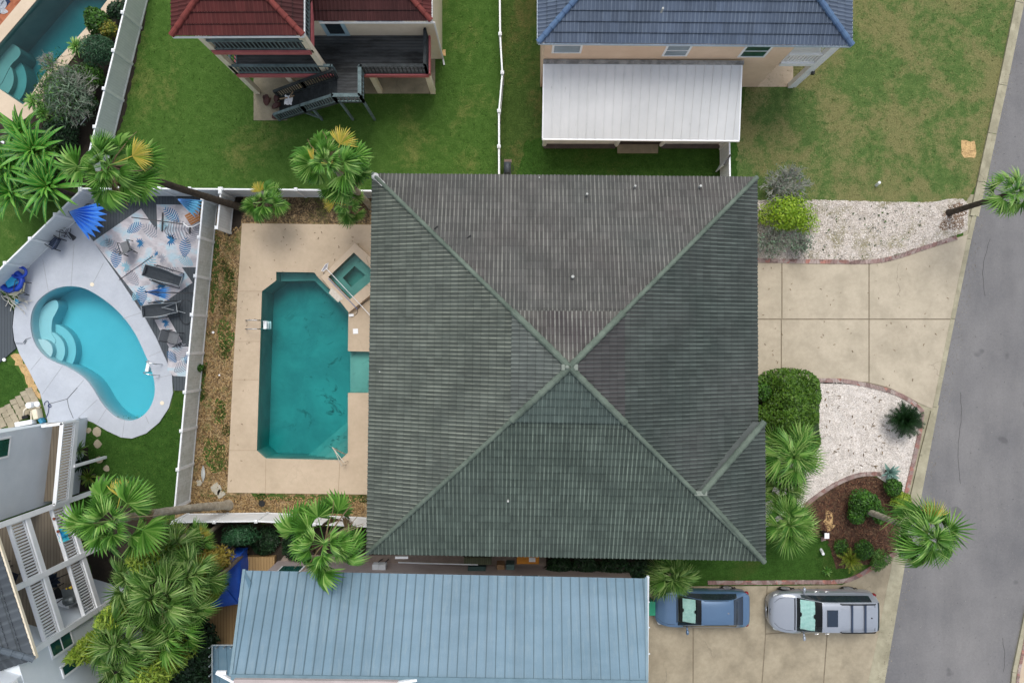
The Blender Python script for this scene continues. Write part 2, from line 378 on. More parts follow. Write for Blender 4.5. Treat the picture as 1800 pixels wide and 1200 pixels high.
def m_pool(name, c1, c2, spots=0.0):
    t = NT(name); co = t.coord(); c = t.ramp(t.noise(co, .55, 5, .6, .4), [(.3, H(c2)), (.7, H(c1))])
    if spots:
        s = t.ramp(t.noise(co, 1.0, 8, .75, .8), [(.575, (0, 0, 0, 1)), (.66, (1, 1, 1, 1))]); sx = t.n('ShaderNodeSeparateXYZ'); ge = t.n('ShaderNodeNewGeometry'); t.l(ge.outputs['Position'], sx.inputs[0]); gt = t.ramp(t.math('MULTIPLY_ADD', sx.outputs[0], .25, 3.4), [(.45, (.12, .12, .12, 1)), (1, (1, 1, 1, 1))]); c = t.mix(t.math('MULTIPLY', t.math('MULTIPLY', s, gt), spots), c, H('#24504c'))
    return t.done(c, .8, 0, .2)
def m_water(name, absorb, dens, rip=0.12):
    t = NT(name); t.t.nodes.remove(t.b)
    tr = t.n('ShaderNodeBsdfTransparent'); gl = t.n('ShaderNodeBsdfGlossy'); gl.inputs['Roughness'].default_value = 0.04
    fr = t.n('ShaderNodeFresnel'); fr.inputs['IOR'].default_value = 1.33
    bp = t.n('ShaderNodeBump'); bp.inputs['Strength'].default_value = rip; bp.inputs['Distance'].default_value = 0.05
    t.l(t.noise(t.coord(), 5.0, 4), bp.inputs['Height']); t.l(bp.outputs[0], gl.inputs['Normal']); t.l(bp.outputs[0], fr.inputs['Normal'])
    mx = t.n('ShaderNodeMixShader'); t.l(fr.outputs[0], mx.inputs[0]); t.l(tr.outputs[0], mx.inputs[1]); t.l(gl.outputs[0], mx.inputs[2]); t.l(mx.outputs[0], t.out.inputs['Surface'])
    va = t.n('ShaderNodeVolumeAbsorption'); va.inputs['Color'].default_value = absorb; va.inputs['Density'].default_value = dens
    t.l(va.outputs[0], t.out.inputs['Volume']); return t.m
# leaf materials
L_PALM = leafmat('fan_palm_leaf', ['#345e1d', '#4d822d', '#70a343', '#a9c873'])
L_PALMD = leafmat('deep_fan_palm_leaf', ['#34581f', '#4f7a30', '#74994a', '#a9c07a'])
L_PALMB = leafmat('bright_fan_palm_leaf', ['#40702c', '#5f933c', '#86ae54', '#b3ca7e'])
L_YEL = leafmat('yellow_frond', ['#7d9638', '#c2a544', '#d2b658', '#a39c42', '#b39a5c'])
L_OLIVE = leafmat('olive_frond', ['#6c6424', '#8c7c33', '#a08c3e', '#7b7a30'])
L_DRY = leafmat('dry_frond', ['#6b5a42', '#8a7757', '#4d3f30'])
L_HEDGE = leafmat('hedge_leaf', ['#28440f', '#3e6118', '#527a22', '#6a8c30'])
L_BUSH = leafmat('bush_leaf', ['#1e3a12', '#2f5519', '#42701f', '#588a2e'])
L_LIME = leafmat('lime_leaf', ['#5c7f18', '#7a9c1f', '#95b52c', '#a9c23c'])
L_LIME2 = leafmat('moss_leaf', ['#5c7820', '#7a942c', '#95ab3a', '#a9b948'])
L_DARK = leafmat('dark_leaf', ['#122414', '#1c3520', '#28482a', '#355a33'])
L_GREY = leafmat('grey_green_leaf', ['#3f5742', '#557258', '#718a70', '#94a390'])
L_BANANA = leafmat('banana_leaf', ['#28591c', '#388026', '#519a34', '#6fb048'], .4)
L_CYCAD = leafmat('cycad_leaf', ['#0e240e', '#173314', '#24481c'])
L_AGAVE = leafmat('agave_leaf', ['#6f9088', '#84a49a', '#5b7c72'])
L_GRASSB = leafmat('strap_leaf', ['#2f5a1c', '#4b7a2a', '#79984a'])
L_TWIG = leafmat('grey_twig', ['#6d7068', '#8b8e84', '#a3a59a'], .9, .02)
# ---------------------------------------------------------------- generators
def plane_frame(A, B, N):
    U = (B-A).normalized(); V = N.cross(U).normalized()
    return U, V
def tile_face(name, poly, mt, parent, lift=0.0, pitch=0.165, course=0.34, amp=0.034, lap=0.045, uv0=(0, 0), label=None, sub=6):
    """poly: planar convex polygon, poly[0]->poly[1] is the eave; tiles as real corrugated stepped geometry"""
    A, B = poly[0], poly[1]; N = (B-A).cross(poly[2]-A).normalized()
    U, V = plane_frame(A, B, N)
    P2 = [((p-A).dot(U), (p-A).dot(V)) for p in poly]
    vmax = max(p[1] for p in P2)
    def urange(v):
        xs = []
        for i in range(len(P2)):
            (x0, y0), (x1, y1) = P2[i], P2[(i+1) % len(P2)]
            if abs(y1-y0) < 1e-6:
                if abs(v-y0) < 1e-4: xs += [x0, x1]
            elif min(y0, y1)-1e-6 <= v <= max(y0, y1)+1e-6: xs.append(x0+(x1-x0)*(v-y0)/(y1-y0))
        return (min(xs), max(xs)) if xs else None
    bm = bmesh.new(); uvl = bm.loops.layers.uv.new('UVMap')
    step = pitch/sub; nc = int(math.ceil(vmax/course)); rnd = random.Random(len(name)*7+int(vmax*10))
    prof = []
    for k in range(sub):
        d = abs(((k/sub+0.5) % 1)-0.5)
        prof.append(amp*max(0, math.cos(min(d/0.32, 1)*math.pi/2))**1.2)
    for j in range(nc):
        v0, v1 = j*course, min((j+1)*course, vmax)
        rs = [r_ for r_ in (urange(v0), urange(v1), urange((v0+v1)/2)) if r_]
        u0 = min(r_[0] for r_ in rs)-step; u1 = max(r_[1] for r_ in rs)+step
        k0 = int(math.floor(u0/step)); k1 = int(math.ceil(u1/step)); wob = 0
        rows = [[], [], []]
        for k in range(k0, k1+1):
            h = prof[k % sub]
            if k % (2*sub) == 0: wob = rnd.uniform(-0.007, 0.007)
            for ri, (v, hh) in enumerate(((v0, h*0.6-0.005), (v0, h+lap+wob), (v1, h+0.003+wob*.3))):
                bv = bm.verts.new(A+U*(k*step)+V*(v+(0.012*math.sin(k*1.7+j) if ri < 2 else 0))+N*(hh+lift)); rows[ri].append((bv, (k*step+uv0[0], v+uv0[1]+(-0.001 if ri == 0 else (0.001 if ri == 1 else -0.002)))))
        for ra, rb in ((rows[0], rows[1]), (rows[1], rows[2])):
            for i in range(len(ra)-1):
                q = (ra[i], ra[i+1], rb[i+1], rb[i])
                f = bm.faces.new([x[0] for x in q])
                for lp, x in zip(f.loops, q): lp[uvl].uv = x[1]
    n = len(poly); cen = sum(poly, Vector())/n
    for i in range(n):
        p, q = poly[i], poly[(i+1) % n]; nr = (q-p).cross(N).normalized()
        if (cen-p).dot(nr) > 0: nr = -nr
        if i == 0: p = p+nr*0.03
        g = bm.verts[:]+bm.edges[:]+bm.faces[:]
        bmesh.ops.bisect_plane(bm, geom=g, plane_co=p, plane_no=nr, clear_outer=True)
    q_off = Vector((0, 0, 0)); q = parent
    while q is not None: q_off += q.location; q = q.parent
    bmesh.ops.translate(bm, verts=bm.verts, vec=-q_off)
    me = bpy.data.meshes.new(name); bm.to_mesh(me); bm.free(); me.materials.append(mt)
    me.polygons.foreach_set('use_smooth', [False]*len(me.polygons))
    o = bpy.data.objects.new(name, me); C.objects.link(o); o.parent = parent
    return tag(o, label)
def seam_face(mb, poly, spacing, h=0.035, wd=0.035, thick=0.06, phase=0.0, mb2=None):
    A, B = poly[0], poly[1]; N = (B-A).cross(poly[2]-A).normalized(); U, V = plane_frame(A, B, N)
    P2 = [((p-A).dot(U), (p-A).dot(V)) for p in poly]
    n = len(poly); mb.add([p for p in poly]+[p-N*thick for p in poly], [tuple(range(n)), tuple(reversed(range(n, 2*n)))]+[(i, i+n, (i+1) % n+n, (i+1) % n) for i in range(n)])
    u = min(p[0] for p in P2)+phase; um = max(p[0] for p in P2)
    while u < um-0.02:
        ys = []
        for i in range(n):
            (x0, y0), (x1, y1) = P2[i], P2[(i+1) % n]
            if abs(x1-x0) > 1e-6 and min(x0, x1) <= u <= max(x0, x1): ys.append(y0+(y1-y0)*(u-x0)/(x1-x0))
        if len(ys) > 1 and max(ys)-min(ys) > .03:
            (mb2 or mb).bar(A+U*u+V*min(ys)+N*(h/2), A+U*u+V*max(ys)+N*(h/2), wd, h, up=N)
        u += spacing
def ridge_cap(name, p0, p1, mt, parent, r=0.13, seg=0.38, label=None):
    p0 = Vector(p0); p1 = Vector(p1); L = (p1-p0).length; n = max(1, int(L/seg)); pts = []; rs = []
    for i in range(n):
        pts += [p0.lerp(p1, i/n), p0.lerp(p1, (i+0.97)/n)]; rs += [r*1.12, r*0.92]
    m = MB(); m.tube(pts, rs, 10)
    return m.build(name, mt, parent, label)
def fence(label, pts, zb, zt, post_at, mt, parentname='vinyl_fence', cap=True, bay=1.79, group=None, thick=0.05, off=0.0):
    pts = [Vector((p[0], p[1], 0)) for p in pts]
    t = thing(parentname, label, 'fence', (pts[0].x, pts[0].y, 0), 0, group)
    for a, b in zip(pts[:-1], pts[1:]):
        L = (b-a).length; n = max(1, round(L/bay)); d = (b-a)/n
        for i in range(n):
            p, q = a+d*i, a+d*(i+1); dj = 0.015*math.sin(i*2.3)
            m = MB(); m.bar(p+Vector((0, 0, (zb+zt)/2)), q+Vector((0, 0, (zb+zt)/2)), thick-.012, zt-zb-0.12)
            m.build('panel', mt, t)
            for nm_, z in (('bottom_rail', zb+.05), ('top_rail', zt-.05)): m = MB(); m.bar(p+Vector((0, 0, z)), q+Vector((0, 0, z)), thick+.02, 0.10); m.build(nm_, M_VINYL, t)
            m = MB(); pc = p; m.box((pc.x, pc.y, (zt+zb)/2+.03), (.125, .125, zt-zb+.12), math.atan2(d.y, d.x)); m.add([(pc.x-.08, pc.y-.08, zt+.09), (pc.x+.08, pc.y-.08, zt+.09), (pc.x+.08, pc.y+.08, zt+.09), (pc.x-.08, pc.y+.08, zt+.09), (pc.x, pc.y, zt+.14)], [(0, 1, 4), (1, 2, 4), (2, 3, 4), (3, 0, 4), (3, 2, 1, 0)])
            m.build('post', M_VINYL, t)
    pc = pts[-1]; m = MB(); m.box((pc.x, pc.y, (zt+zb)/2+.03), (.125, .125, zt-zb+.12)); m.box((pc.x, pc.y, zt+.1), (.16, .16, .03)); m.build('post', M_VINYL, t)
    return t
def railing(parent, pts, h=1.0, sp=0.155, mt=None, rail_w=0.09, bal=0.035, name='railing', post=True, slope=False):
    """pts are the foot points of the rail; each run becomes one railing part"""
    mt = mt or M_WHITE
    for a, b in zip(pts[:-1], pts[1:]):
        a = Vector(a); b = Vector(b); up = Vector((0, 0, h)); m = MB()
        m.bar(a+up, b+up, rail_w, .04); m.bar(a+up*.88, b+up*.88, .045, .06); m.bar(a+Vector((0, 0, .1)), b+Vector((0, 0, .1)), .045, .06)
        L = (b-a).length; n = max(1, int(L/sp))
        for i in range(1, n):
            p = a.lerp(b, i/n); m.bar(p+Vector((0, 0, .12)), p+up*.88, bal, bal, up=(0, 1, 0))
        if post:
            for p in (a, b): m.box((p.x, p.y, p.z+h/2), (.10, .10, h+.04))
        m.build(name, mt, parent)
# ---- foliage
def clump(name, c, r, n, size, mt, parent=None, seed=1, flat=0.7, lump=0.35, asp=0.5, hollow=0.35, up=0.4, shape=None, **kw):
    """a crown of many small leaf faces through an uneven volume; shape: optional 2d polygon footprint (world)"""
    rg = np.random.default_rng(seed); c = np.array(c, float); r = np.array(r if hasattr(r, '__len__') else (r, r, r*flat), float)
    K = 22; ld = rg.normal(size=(K, 3)); ld /= np.linalg.norm(ld, axis=1)[:, None]; la = rg.uniform(-lump, lump, K)
    if shape is None:
        d = rg.normal(size=(n, 3)); d /= np.linalg.norm(d, axis=1)[:, None]; d[:, 2] = np.where(d[:, 2] < -0.3, -d[:, 2], d[:, 2])
        w_ = np.exp(6*(d @ ld.T-1)); sc = 1+(w_*la).sum(1)/(w_.sum(1)+.25)
        rad = (hollow+(1-hollow)*rg.random(n)**0.45)*sc
        P = c+d*r*rad[:, None]; nrm = d
    else:
        sh = np.array([(p[0], p[1]) for p in shape]); mn, mx = sh.min(0), sh.max(0); out = []
        def inside(q):
            res = np.zeros(len(q), bool); j = len(sh)-1
            for i in range(len(sh)):
                xi, yi = sh[i]; xj, yj = sh[j]
                cond = ((yi > q[:, 1]) != (yj > q[:, 1])) & (q[:, 0] < (xj-xi)*(q[:, 1]-yi)/(yj-yi+1e-12)+xi); res ^= cond; j = i
            return res
        def dist(q):
            dm = np.full(len(q), 1e9)
            for i in range(len(sh)):
                a, b = sh[i], sh[(i+1) % len(sh)]; ab = b-a; t = np.clip(((q-a) @ ab)/(ab @ ab), 0, 1); dm = np.minimum(dm, np.linalg.norm(q-(a+t[:, None]*ab), axis=1))
            return dm
        q = mn+(mx-mn)*rg.random((n*3, 2)); q = q[inside(q)][:n]; n = len(q); e = dist(q)
        rr = r[2]; edge = np.minimum(1, e/(rr*.75)); top = c[2]+rr*np.sqrt(np.maximum(0, 1-(1-edge)**2))
        cells = rg.uniform(mn, mx, (60, 2)); hs = rg.uniform(-lump, lump, 60)*rr; w_ = np.exp(-((q[:, None, :]-cells[None])**2).sum(2)/(.35**2)); top += (w_*hs).sum(1)/(w_.sum(1)+.2)
        z = np.where(rg.random(n) < .72, top-rg.random(n)*.12, c[2]*.15+rg.random(n)*(top-c[2]*.15)); P = np.column_stack([q, z]); nrm = np.column_stack([rg.normal(size=(n, 2))*.4, np.ones(n)])
    nrm = nrm+rg.normal(size=(n, 3))*0.75+np.array([0, 0, up]); nrm /= np.linalg.norm(nrm, axis=1)[:, None]
    a = np.cross(nrm, rg.normal(size=(n, 3))); a /= np.linalg.norm(a, axis=1)[:, None]; b = np.cross(nrm, a)
    s = size*rg.uniform(.6, 1.4, n)[:, None]
    v = np.stack([P-a*s, P+b*s*asp, P+a*s, P-b*s*asp], 1).reshape(-1, 3)
    m = MB(); m.v = [tuple(x) for x in v]; m.f = [(4*i, 4*i+1, 4*i+2, 4*i+3) for i in range(n)]
    return m.build(name, mt, parent, **kw)
def limbs(name, base, c, r, mt, parent, n=7, seed=1, tr=0.05):
    rg = random.Random(seed); m = MB(); base = Vector(base); c = Vector(c)
    for i in range(n):
        a = 2*math.pi*i/n+rg.uniform(-.4, .4); e = Vector((c.x+r*.7*math.cos(a), c.y+r*.7*math.sin(a), c.z+r*rg.uniform(-.1, .3)))
        mid = base.lerp(e, .5)+Vector((rg.uniform(-.1, .1), rg.uniform(-.1, .1), .15)); m.tube([base, mid, e], [tr, tr*.6, tr*.2], 5)
        for k in range(3):
            e2 = mid+Vector((rg.uniform(-1, 1), rg.uniform(-1, 1), rg.uniform(.1, .6)))*r*.45; m.tube([mid, e2], [tr*.4, tr*.12], 4)
    return m.build(name, mt, parent)
def twigs(name, c, r, n, mt, parent, seed=1, th=0.012, zf=0.6):
    rg = random.Random(seed); m = MB(); c = Vector(c)
    def grow(p, d, L, k):
        q = p+d*L; w_ = th*(1+k*.8)
        side = d.cross(Vector((0, 0, 1))); side = side.normalized() if side.length > .01 else Vector((1, 0, 0))
        m.add([p-side*w_, p+side*w_, q+side*w_*.5, q-side*w_*.5], [(0, 1, 2, 3)])
        if k > 0:
            for _ in range(3):
                nd = (d+Vector((rg.uniform(-.8, .8), rg.uniform(-.8, .8), rg.uniform(-.2, .5)))).normalized(); grow(p.lerp(q, rg.uniform(.4, 1)), nd, L*rg.uniform(.5, .75), k-1)
    for i in range(n):
        a = rg.uniform(0, 6.283); el = rg.uniform(.15, 1.2); d = Vector((math.cos(a)*math.cos(el), math.sin(a)*math.cos(el), math.sin(el)*zf)); grow(c, d, r*rg.uniform(.35, .5), 3)
    return m.build(name, mt, parent)
def fan_leaf(m, M, Rf, Lp, seg=26, split=.55, droop=.25, ang=125, pleat=.05, rg=random, thin=1.0):
    """M 4x4 places it: petiole along +x from origin, fan at its end"""
    hub = Vector((Lp, 0, 0)); vs = []; fs = []
    def T(x, y, z):
        rr = math.hypot(x, y); return M @ Vector((Lp+x, y, z-droop*rr*rr/Rf-.12*abs(y)*1.0))
    # petiole
    pw = .018
    vs += [M @ Vector((0, -pw, 0)), M @ Vector((0, pw, 0)), M @ Vector((Lp, pw*.8, 0)), M @ Vector((Lp, -pw*.8, 0))]; fs.append((0, 1, 2, 3))
    A = R(ang)
    for k in range(seg):     # every segment its own island so that each takes its own tone
        a0 = -A+2*A*k/seg; a1 = -A+2*A*(k+1)/seg; am = (a0+a1)/2
        Rk = Rf*(0.82+.18*math.cos(am*.55))*rg.uniform(.90, 1.06); rs = Rk*split; th = (a1-a0)/2
        h = len(vs); vs.append(M @ Vector((Lp, 0, 0))); o = h+1
        vs.append(T(rs*math.cos(a0), rs*math.sin(a0), 0)); vs.append(T(rs*math.cos(a1), rs*math.sin(a1), 0)); vs.append(T(rs*math.cos(am), rs*math.sin(am), pleat*Rf))
        r2 = Rk*(split+1)/2; t2 = th*.62*thin; dz = -rg.uniform(0, .14)*Rf
        vs.append(T(r2*math.cos(am-t2), r2*math.sin(am-t2), dz*.4)); vs.append(T(r2*math.cos(am+t2), r2*math.sin(am+t2), dz*.4)); vs.append(T(r2*math.cos(am), r2*math.sin(am), pleat*Rf*.5+dz*.3))
        vs.append(T(Rk*math.cos(am+rg.uniform(-.03, .03)), Rk*math.sin(am), dz*1.6))
        fs += [(h, o, o+2), (h, o+2, o+1), (o, o+3, o+5, o+2), (o+2, o+5, o+4, o+1), (o+3, o+6, o+5), (o+5, o+6, o+4)]
    m.add(vs, fs)
def palm_tf(c, az, el, roll=0.0):
    return Matrix.Translation(c) @ Matrix.Rotation(az, 4, 'Z') @ Matrix.Rotation(-el, 4, 'Y') @ Matrix.Rotation(roll, 4, 'X')
def palm(name, label, base, crown, rad, mt, seed=1, n=30, seg=26, split=.55, thin=1.0, Rf=None, Lp=None, tr=.16, trunk=None, yellow=(), dry=2, elr=(-35, 80), ang=125, group=None, olive=None, droop=.25):
    seg = int(seg*.72)
    rg = random.Random(seed); base = Vector(base); crown = Vector(crown); t = thing(name, label, 'palm tree', base, 0, group)
    Rf = Rf or rad*.52; Lp = Lp or rad*.5
    mid = base.lerp(crown, .5); mid.z = (base.z+crown.z)*.45; pts = smooth_line([base, mid, crown], 10)
    k = len(pts); m = MB(); m.tube(pts, [tr*(1.35 if i == 0 else 1.0+.10*(i % 2))*(1-.25*i/k) for i in range(k)], 12)
    m.build('trunk', trunk or M_TRUNK, t)
    m = MB(); ga = 2.39996; n = int(n*(.68 if split > .4 else .95))
    for i in range(n):
        f = i/(n-1); el = R(elr[1]+(elr[0]-elr[1])*f**(.65 if split > .4 else .85)+rg.uniform(-14, 14)); az = i*ga+rg.uniform(-.6, .6)
        s = (.62+.38*min(1, f*2.2))*rg.uniform(.72, 1.12)
        fan_leaf(m, palm_tf(crown+Vector((0, 0, .35*(1-f))), az, el, rg.uniform(-.8, .8)), Rf*s*.88, Lp*s*(.85+.3*f)*rg.uniform(.8, 1.15), seg, split*rg.uniform(.85, 1.1), droop*rg.uniform(.7, 2.2), ang*rg.uniform(.62, .95), .12, rg, thin)
    m.build('crown', mt, t)
    for az, el, sc in yellow:
        m = MB(); fan_leaf(m, palm_tf(crown+Vector((0, 0, .15)), R(az), R(el), 0), Rf*sc, Lp*sc*1.25, seg, split, .12, 75, .05, rg, thin)
        m.build('yellow_frond', L_YEL, t, 'frond turned yellow')
    if dry:
        m = MB()
        for i in range(dry):
            az = rg.uniform(0, 6.28); fan_leaf(m, palm_tf(crown-Vector((0, 0, .3)), az, R(rg.uniform(-60, -30)), 0), Rf*.75, Lp*.9, seg, split, .6, 60, .08, rg, thin*.7)
        for i in range(dry*2):
            az = rg.uniform(0, 6.28); pp = [crown]; dd = Vector((math.cos(az), math.sin(az), .35))
            for s_ in range(4): pp.append(pp[-1]+dd*Lp*.42); dd = (dd+Vector((rg.uniform(-.3, .3), rg.uniform(-.3, .3), -.28))).normalized()
            m.tube(pp, [.03, .026, .02, .015, .01], 5)
        m.build('dry_stalks', L_DRY, t)
    return t
def pinnate(m, M, L, n=26, wl=.16, lw=.02, arch=.5, rg=random):
    vs = []; fs = []
    def ax(s): return Vector((s*L*(1-.12*s), 0, L*arch*(s-.9*s*s)*.9))
    for k in range(n):
        s = .12+.88*k/n; p = ax(s); q = ax(min(1, s+.05)); ln = wl*L*(math.sin(math.pi*(.15+.82*s)))**.7
        for sd in (-1, 1):
            o = len(vs); e = p+Vector((ln*.55, sd*ln, ln*.15*rg.uniform(-1, 1)))
            vs += [M @ p, M @ (p+(q-p)*(lw/.02*.5)), M @ e]; fs.append((o, o+1, o+2))
    o = len(vs)
    for s in (0, .33, .66, 1):
        p = ax(s); vs += [M @ (p+Vector((0, -.012, .003))), M @ (p+Vector((0, .012, .003)))]
    for k in range(3): fs.append((o+2*k, o+2*k+1, o+2*k+3, o+2*k+2))
    # tie leaflets to the axis as one island
    m.add(vs, fs)
def blade_leaf(m, M, L, wd, arch=.5, n=8, fold=.15, midrib=None):
    rows = []
    for i in range(n+1):
        s = i/n; p = Vector((s*L*(1-.15*s), 0, L*arch*(s-s*s*1.15))); w_ = wd*(math.sin(math.pi*min(1, .06+s*.94)))**.7*(1 if s < 1 else 0)
        rows.append([M @ (p+Vector((0, -w_, w_*fold))), M @ p, M @ (p+Vector((0, w_, w_*fold)))])
    m.grid(rows)
    if midrib is not None:
        pr = [M @ Vector((s*L*(1-.15*s), 0, L*arch*(s-s*s*1.15)+.012)) for s in (0, .25, .5, .75, .95)]; midrib.tube(pr, [.02, .017, .014, .01, .005], 4, cap=False)
def rosette(name, label, cat, c, rad, n, mt, kind='pinnate', seed=1, elr=(5, 75), wd=.06, arch=.4, group=None, part='leaves', **k):
    rg = random.Random(seed); c = Vector(c); t = thing(name, label, cat, (c.x, c.y, 0), 0, group); m = MB(); mr = MB()
    for i in range(n):
        f = i/n; M = palm_tf(c, i*2.39996+rg.uniform(-.2, .2), R(elr[1]+(elr[0]-elr[1])*f+rg.uniform(-6, 6))); L = rad*rg.uniform(.85, 1.12)*(1 if f > .3 else .8)
        if kind == 'pinnate': pinnate(m, M, L, rg=rg, arch=arch, **k)
        else: blade_leaf(m, M, L, wd, arch, midrib=mr if kind == 'rib' else None)
    m.build(part, mt, t)
    if kind == 'rib': mr.build('midrib', leafmat('midrib', ['#8fae4a', '#a9bf62']), t)
    m = MB(); m.tube([(c.x, c.y, 0), (c.x, c.y, c.z+.05)], [.12, .10], 8); m.build('stem', M_TRUNKD, t)
    return t
def bush(name, label, px, py, rp, h, mt, n=1800, size=.09, seed=1, cat='shrub', zc=None, group=None, lump=.35, sy=1.0, asp=.5, hollow=.35):
    zc = zc if zc is not None else h*.55; c = W(px, py, zc); r = rp*(CAMH-zc)/FPX
    t = thing(name, label, cat, (c.x, c.y, 0), 0, group)
    clump('foliage', c, (r, r*sy, h-zc), n, size, mt, t, seed, lump=lump, asp=asp, hollow=hollow)
    limbs('branches', (c.x, c.y, 0), (c.x, c.y, zc), r, M_TRUNKD, t, seed=seed, tr=.04)
    return t
# ---------------------------------------------------------------- pools outlines (pixels)
POOL1 = [(486, 478), (553, 479), (559, 487), (613, 543), (612, 617), (655, 618), (655, 690), (612, 690), (612, 795), (598, 808), (468, 805), (452, 791), (461, 512), (486, 493)]
POOL2 = smooth_loop([(125, 503), (150, 507), (176, 521), (201, 540), (222, 562), (241, 590), (256, 622), (267, 648), (273, 675), (272, 697), (264, 717), (251, 731), (235, 738), (220, 738), (204, 731), (188, 717), (176, 701), (166, 684), (154, 668), (139, 656), (120, 645), (100, 637), (82, 627), (68, 612), (59, 593), (55, 570), (58, 547), (68, 529), (84, 515), (103, 506)], 3)
POOL3 = [(-60, 148), (67, 0), (110, -48), (225, -48), (191, 0), (158, 44), (80, 130), (56, 168), (42, 185), (0, 157)]
si = WP([(622, 444), (664, 484), (615, 526), (577, 487)], .40); inn = WP([(622, 467), (641, 483), (616, 504), (601, 488)], .0)
p1 = WP(POOL1); p2 = WP(POOL2); p3 = WP(POOL3)
def xy(pts): return [(p[0], p[1]) for p in pts]
BIG = [(-200, -200), (200, -200), (200, 200), (-200, 200)]
g = MB(); g.prism(BIG, 0, 0, [xy(p1), xy(p2), xy(p3), xy(si)]); g.build('ground', G_LUSH, kind='structure')
Z = [0.004]
def sheet(name, pts, mt, z=None, holes=(), kind='structure', label=None, cat=None, jit=0.0):
    z = z if z is not None else Z[0]
    if jit:
        rg = random.Random(len(name)); q = []
        for i in range(len(pts)):
            a, b = pts[i], pts[(i+1) % len(pts)]; L = math.hypot(b[0]-a[0], b[1]-a[1]); n = max(1, int(L/6))
            for k in range(n): q.append((a[0]+(b[0]-a[0])*k/n+rg.uniform(-jit, jit), a[1]+(b[1]-a[1])*k/n+rg.uniform(-jit, jit)))
        pts = q
    m = MB(); m.prism(xy(WP(pts)), z, z, [xy(h) for h in holes]); return m.build(name, mt, kind=kind, label=label, cat=cat)
# lawns of different condition, one darkened for the patio roof's shade
sheet('strip_lawn', [(879, -120), (960, -120), (960, 60), (1450, 60), (1330, 330), (870, 330), (877, 300), (883, 130)], G_BACK, .008, jit=1.5)
sheet('dry_lawn', [(1330, 60), (1440, -120), (1850, -120), (1786, 0), (1724, 310), (1695, 360), (1340, 355), (1290, 330), (1295, 240)], G_DRY, .012, jit=1.0)
sheet('dark_lawn', [(930, 246), (1300, 246), (1290, 330), (900, 330)], G_DARK, .016, jit=5)  # darker grass paints the patio roof's shade onto this lawn
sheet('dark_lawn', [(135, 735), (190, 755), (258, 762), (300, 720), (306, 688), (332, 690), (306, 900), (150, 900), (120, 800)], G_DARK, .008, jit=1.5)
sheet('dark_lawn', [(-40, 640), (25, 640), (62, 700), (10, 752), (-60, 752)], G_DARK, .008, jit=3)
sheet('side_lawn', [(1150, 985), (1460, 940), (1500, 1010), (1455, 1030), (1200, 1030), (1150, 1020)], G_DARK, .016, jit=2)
sheet('bare_soil', [(40, 205), (165, 60), (240, -60), (262, 0), (215, 220), (150, 330), (-60, 330), (-60, 230)], M_SOIL, .008, jit=3)
sheet('bare_soil', [(300, 912), (650, 930), (1400, 975), (1160, 1020), (1160, 1060), (430, 1060), (370, 1240), (140, 1240), (215, 1030), (180, 870), (220, 905)], M_SOIL, .004, jit=2)
sheet('bare_soil', [(170, 890), (230, 890), (240, 1120), (190, 1120), (150, 960)], M_SOIL, .024, jit=2)
sheet('bare_soil', [(120, 760), (155, 790), (165, 860), (130, 870)], M_SOIL, .020, jit=3)
sheet('bare_soil', [(1325, 650), (1350, 650), (1400, 740), (1400, 860), (1325, 900)], M_SOIL, .008, jit=1)
# wood chip strip round the pool yard
sheet('wood_chip_bed', [(352, 345), (660, 345), (665, 396), (425, 394), (400, 865), (655, 869), (655, 925), (306, 915)], M_CHIPS, .008, jit=1)
sheet('bare_soil', [(385, 340), (430, 340), (425, 395), (402, 420), (385, 400)], M_SOIL, .012, jit=3)
sheet('sand_patch', [(1689, 247), (1712, 249), (1716, 262), (1712, 278), (1694, 277), (1688, 262)], M_SAND, .020, jit=2)
sheet('sand_patch', [(778, 88), (783, 88), (783, 98), (776, 98)], M_SAND, .012, jit=1)
sheet('sand_patch', [(18, 625), (32, 620), (60, 665), (72, 700), (55, 690), (38, 655)], M_SAND, .012, jit=3)
# street
m = MB(); m.prism(xy(WP([(1815, -120), (1797, -20), (1737, 310), (1700, 440), (1676, 560), (1645, 720), (1614, 855), (1582, 985), (1528, 1240), (1500, 1400), (1750, 1400), (1782, 1200), (1806, 1080), (1900, 700), (2300, -120)])), .004, .004); m.build('road', M_ROAD, kind='structure')
def strip(name, line, wd, z0, z1, mt, kind='structure', label=None, cat=None, segs=None, gap=.012):
    """kerb-like strip laid along a pixel polyline, in lengths with joints"""
    P = WP(line); m = MB()
    for a, b in zip(P[:-1], P[1:]):
        L = (b-a).length; n = max(1, round(L/(segs or L))); d = (b-a)/n; u = d.normalized()*gap
        for i in range(n): m.bar(a+d*i+u+Vector((0, 0, (z0+z1)/2)), a+d*(i+1)-u+Vector((0, 0, (z0+z1)/2)), wd*(1+.05*math.sin(i*2.1)), z1-z0)
    return m.build(name, mt, kind=kind, label=label, cat=cat)
KL = [(1802, -70), (1787, 5), (1757, 150), (1720, 320), (1707, 380)]
strip('kerb', KL, .20, -.02, .11, M_KERB, segs=3.0)
strip('gutter', [(p[0]+8, p[1]) for p in KL], .30, -.02, .012, M_KERB, segs=3.0)
strip('gutter', [(1712, 380), (1703, 420), (1674, 560), (1643, 715)], .22, -.02, .042, M_KERB, segs=3.0)
strip('kerb', [(1638, 722), (1618, 800), (1600, 880)], .16, -.02, .10, M_KERB, segs=2.6)
strip('gutter', [(1645, 722), (1626, 800), (1606, 885)], .16, -.02, .012, M_KERB, segs=2.6)
strip('kerb', [(1600, 880), (1574, 978)], .22, -.02, .05, M_KERB, segs=2.6)
strip('gutter', [(1574, 978), (1560, 1045), (1548, 1110), (1529, 1200), (1518, 1260)], .22, -.02, .042, M_KERB, segs=2.6)
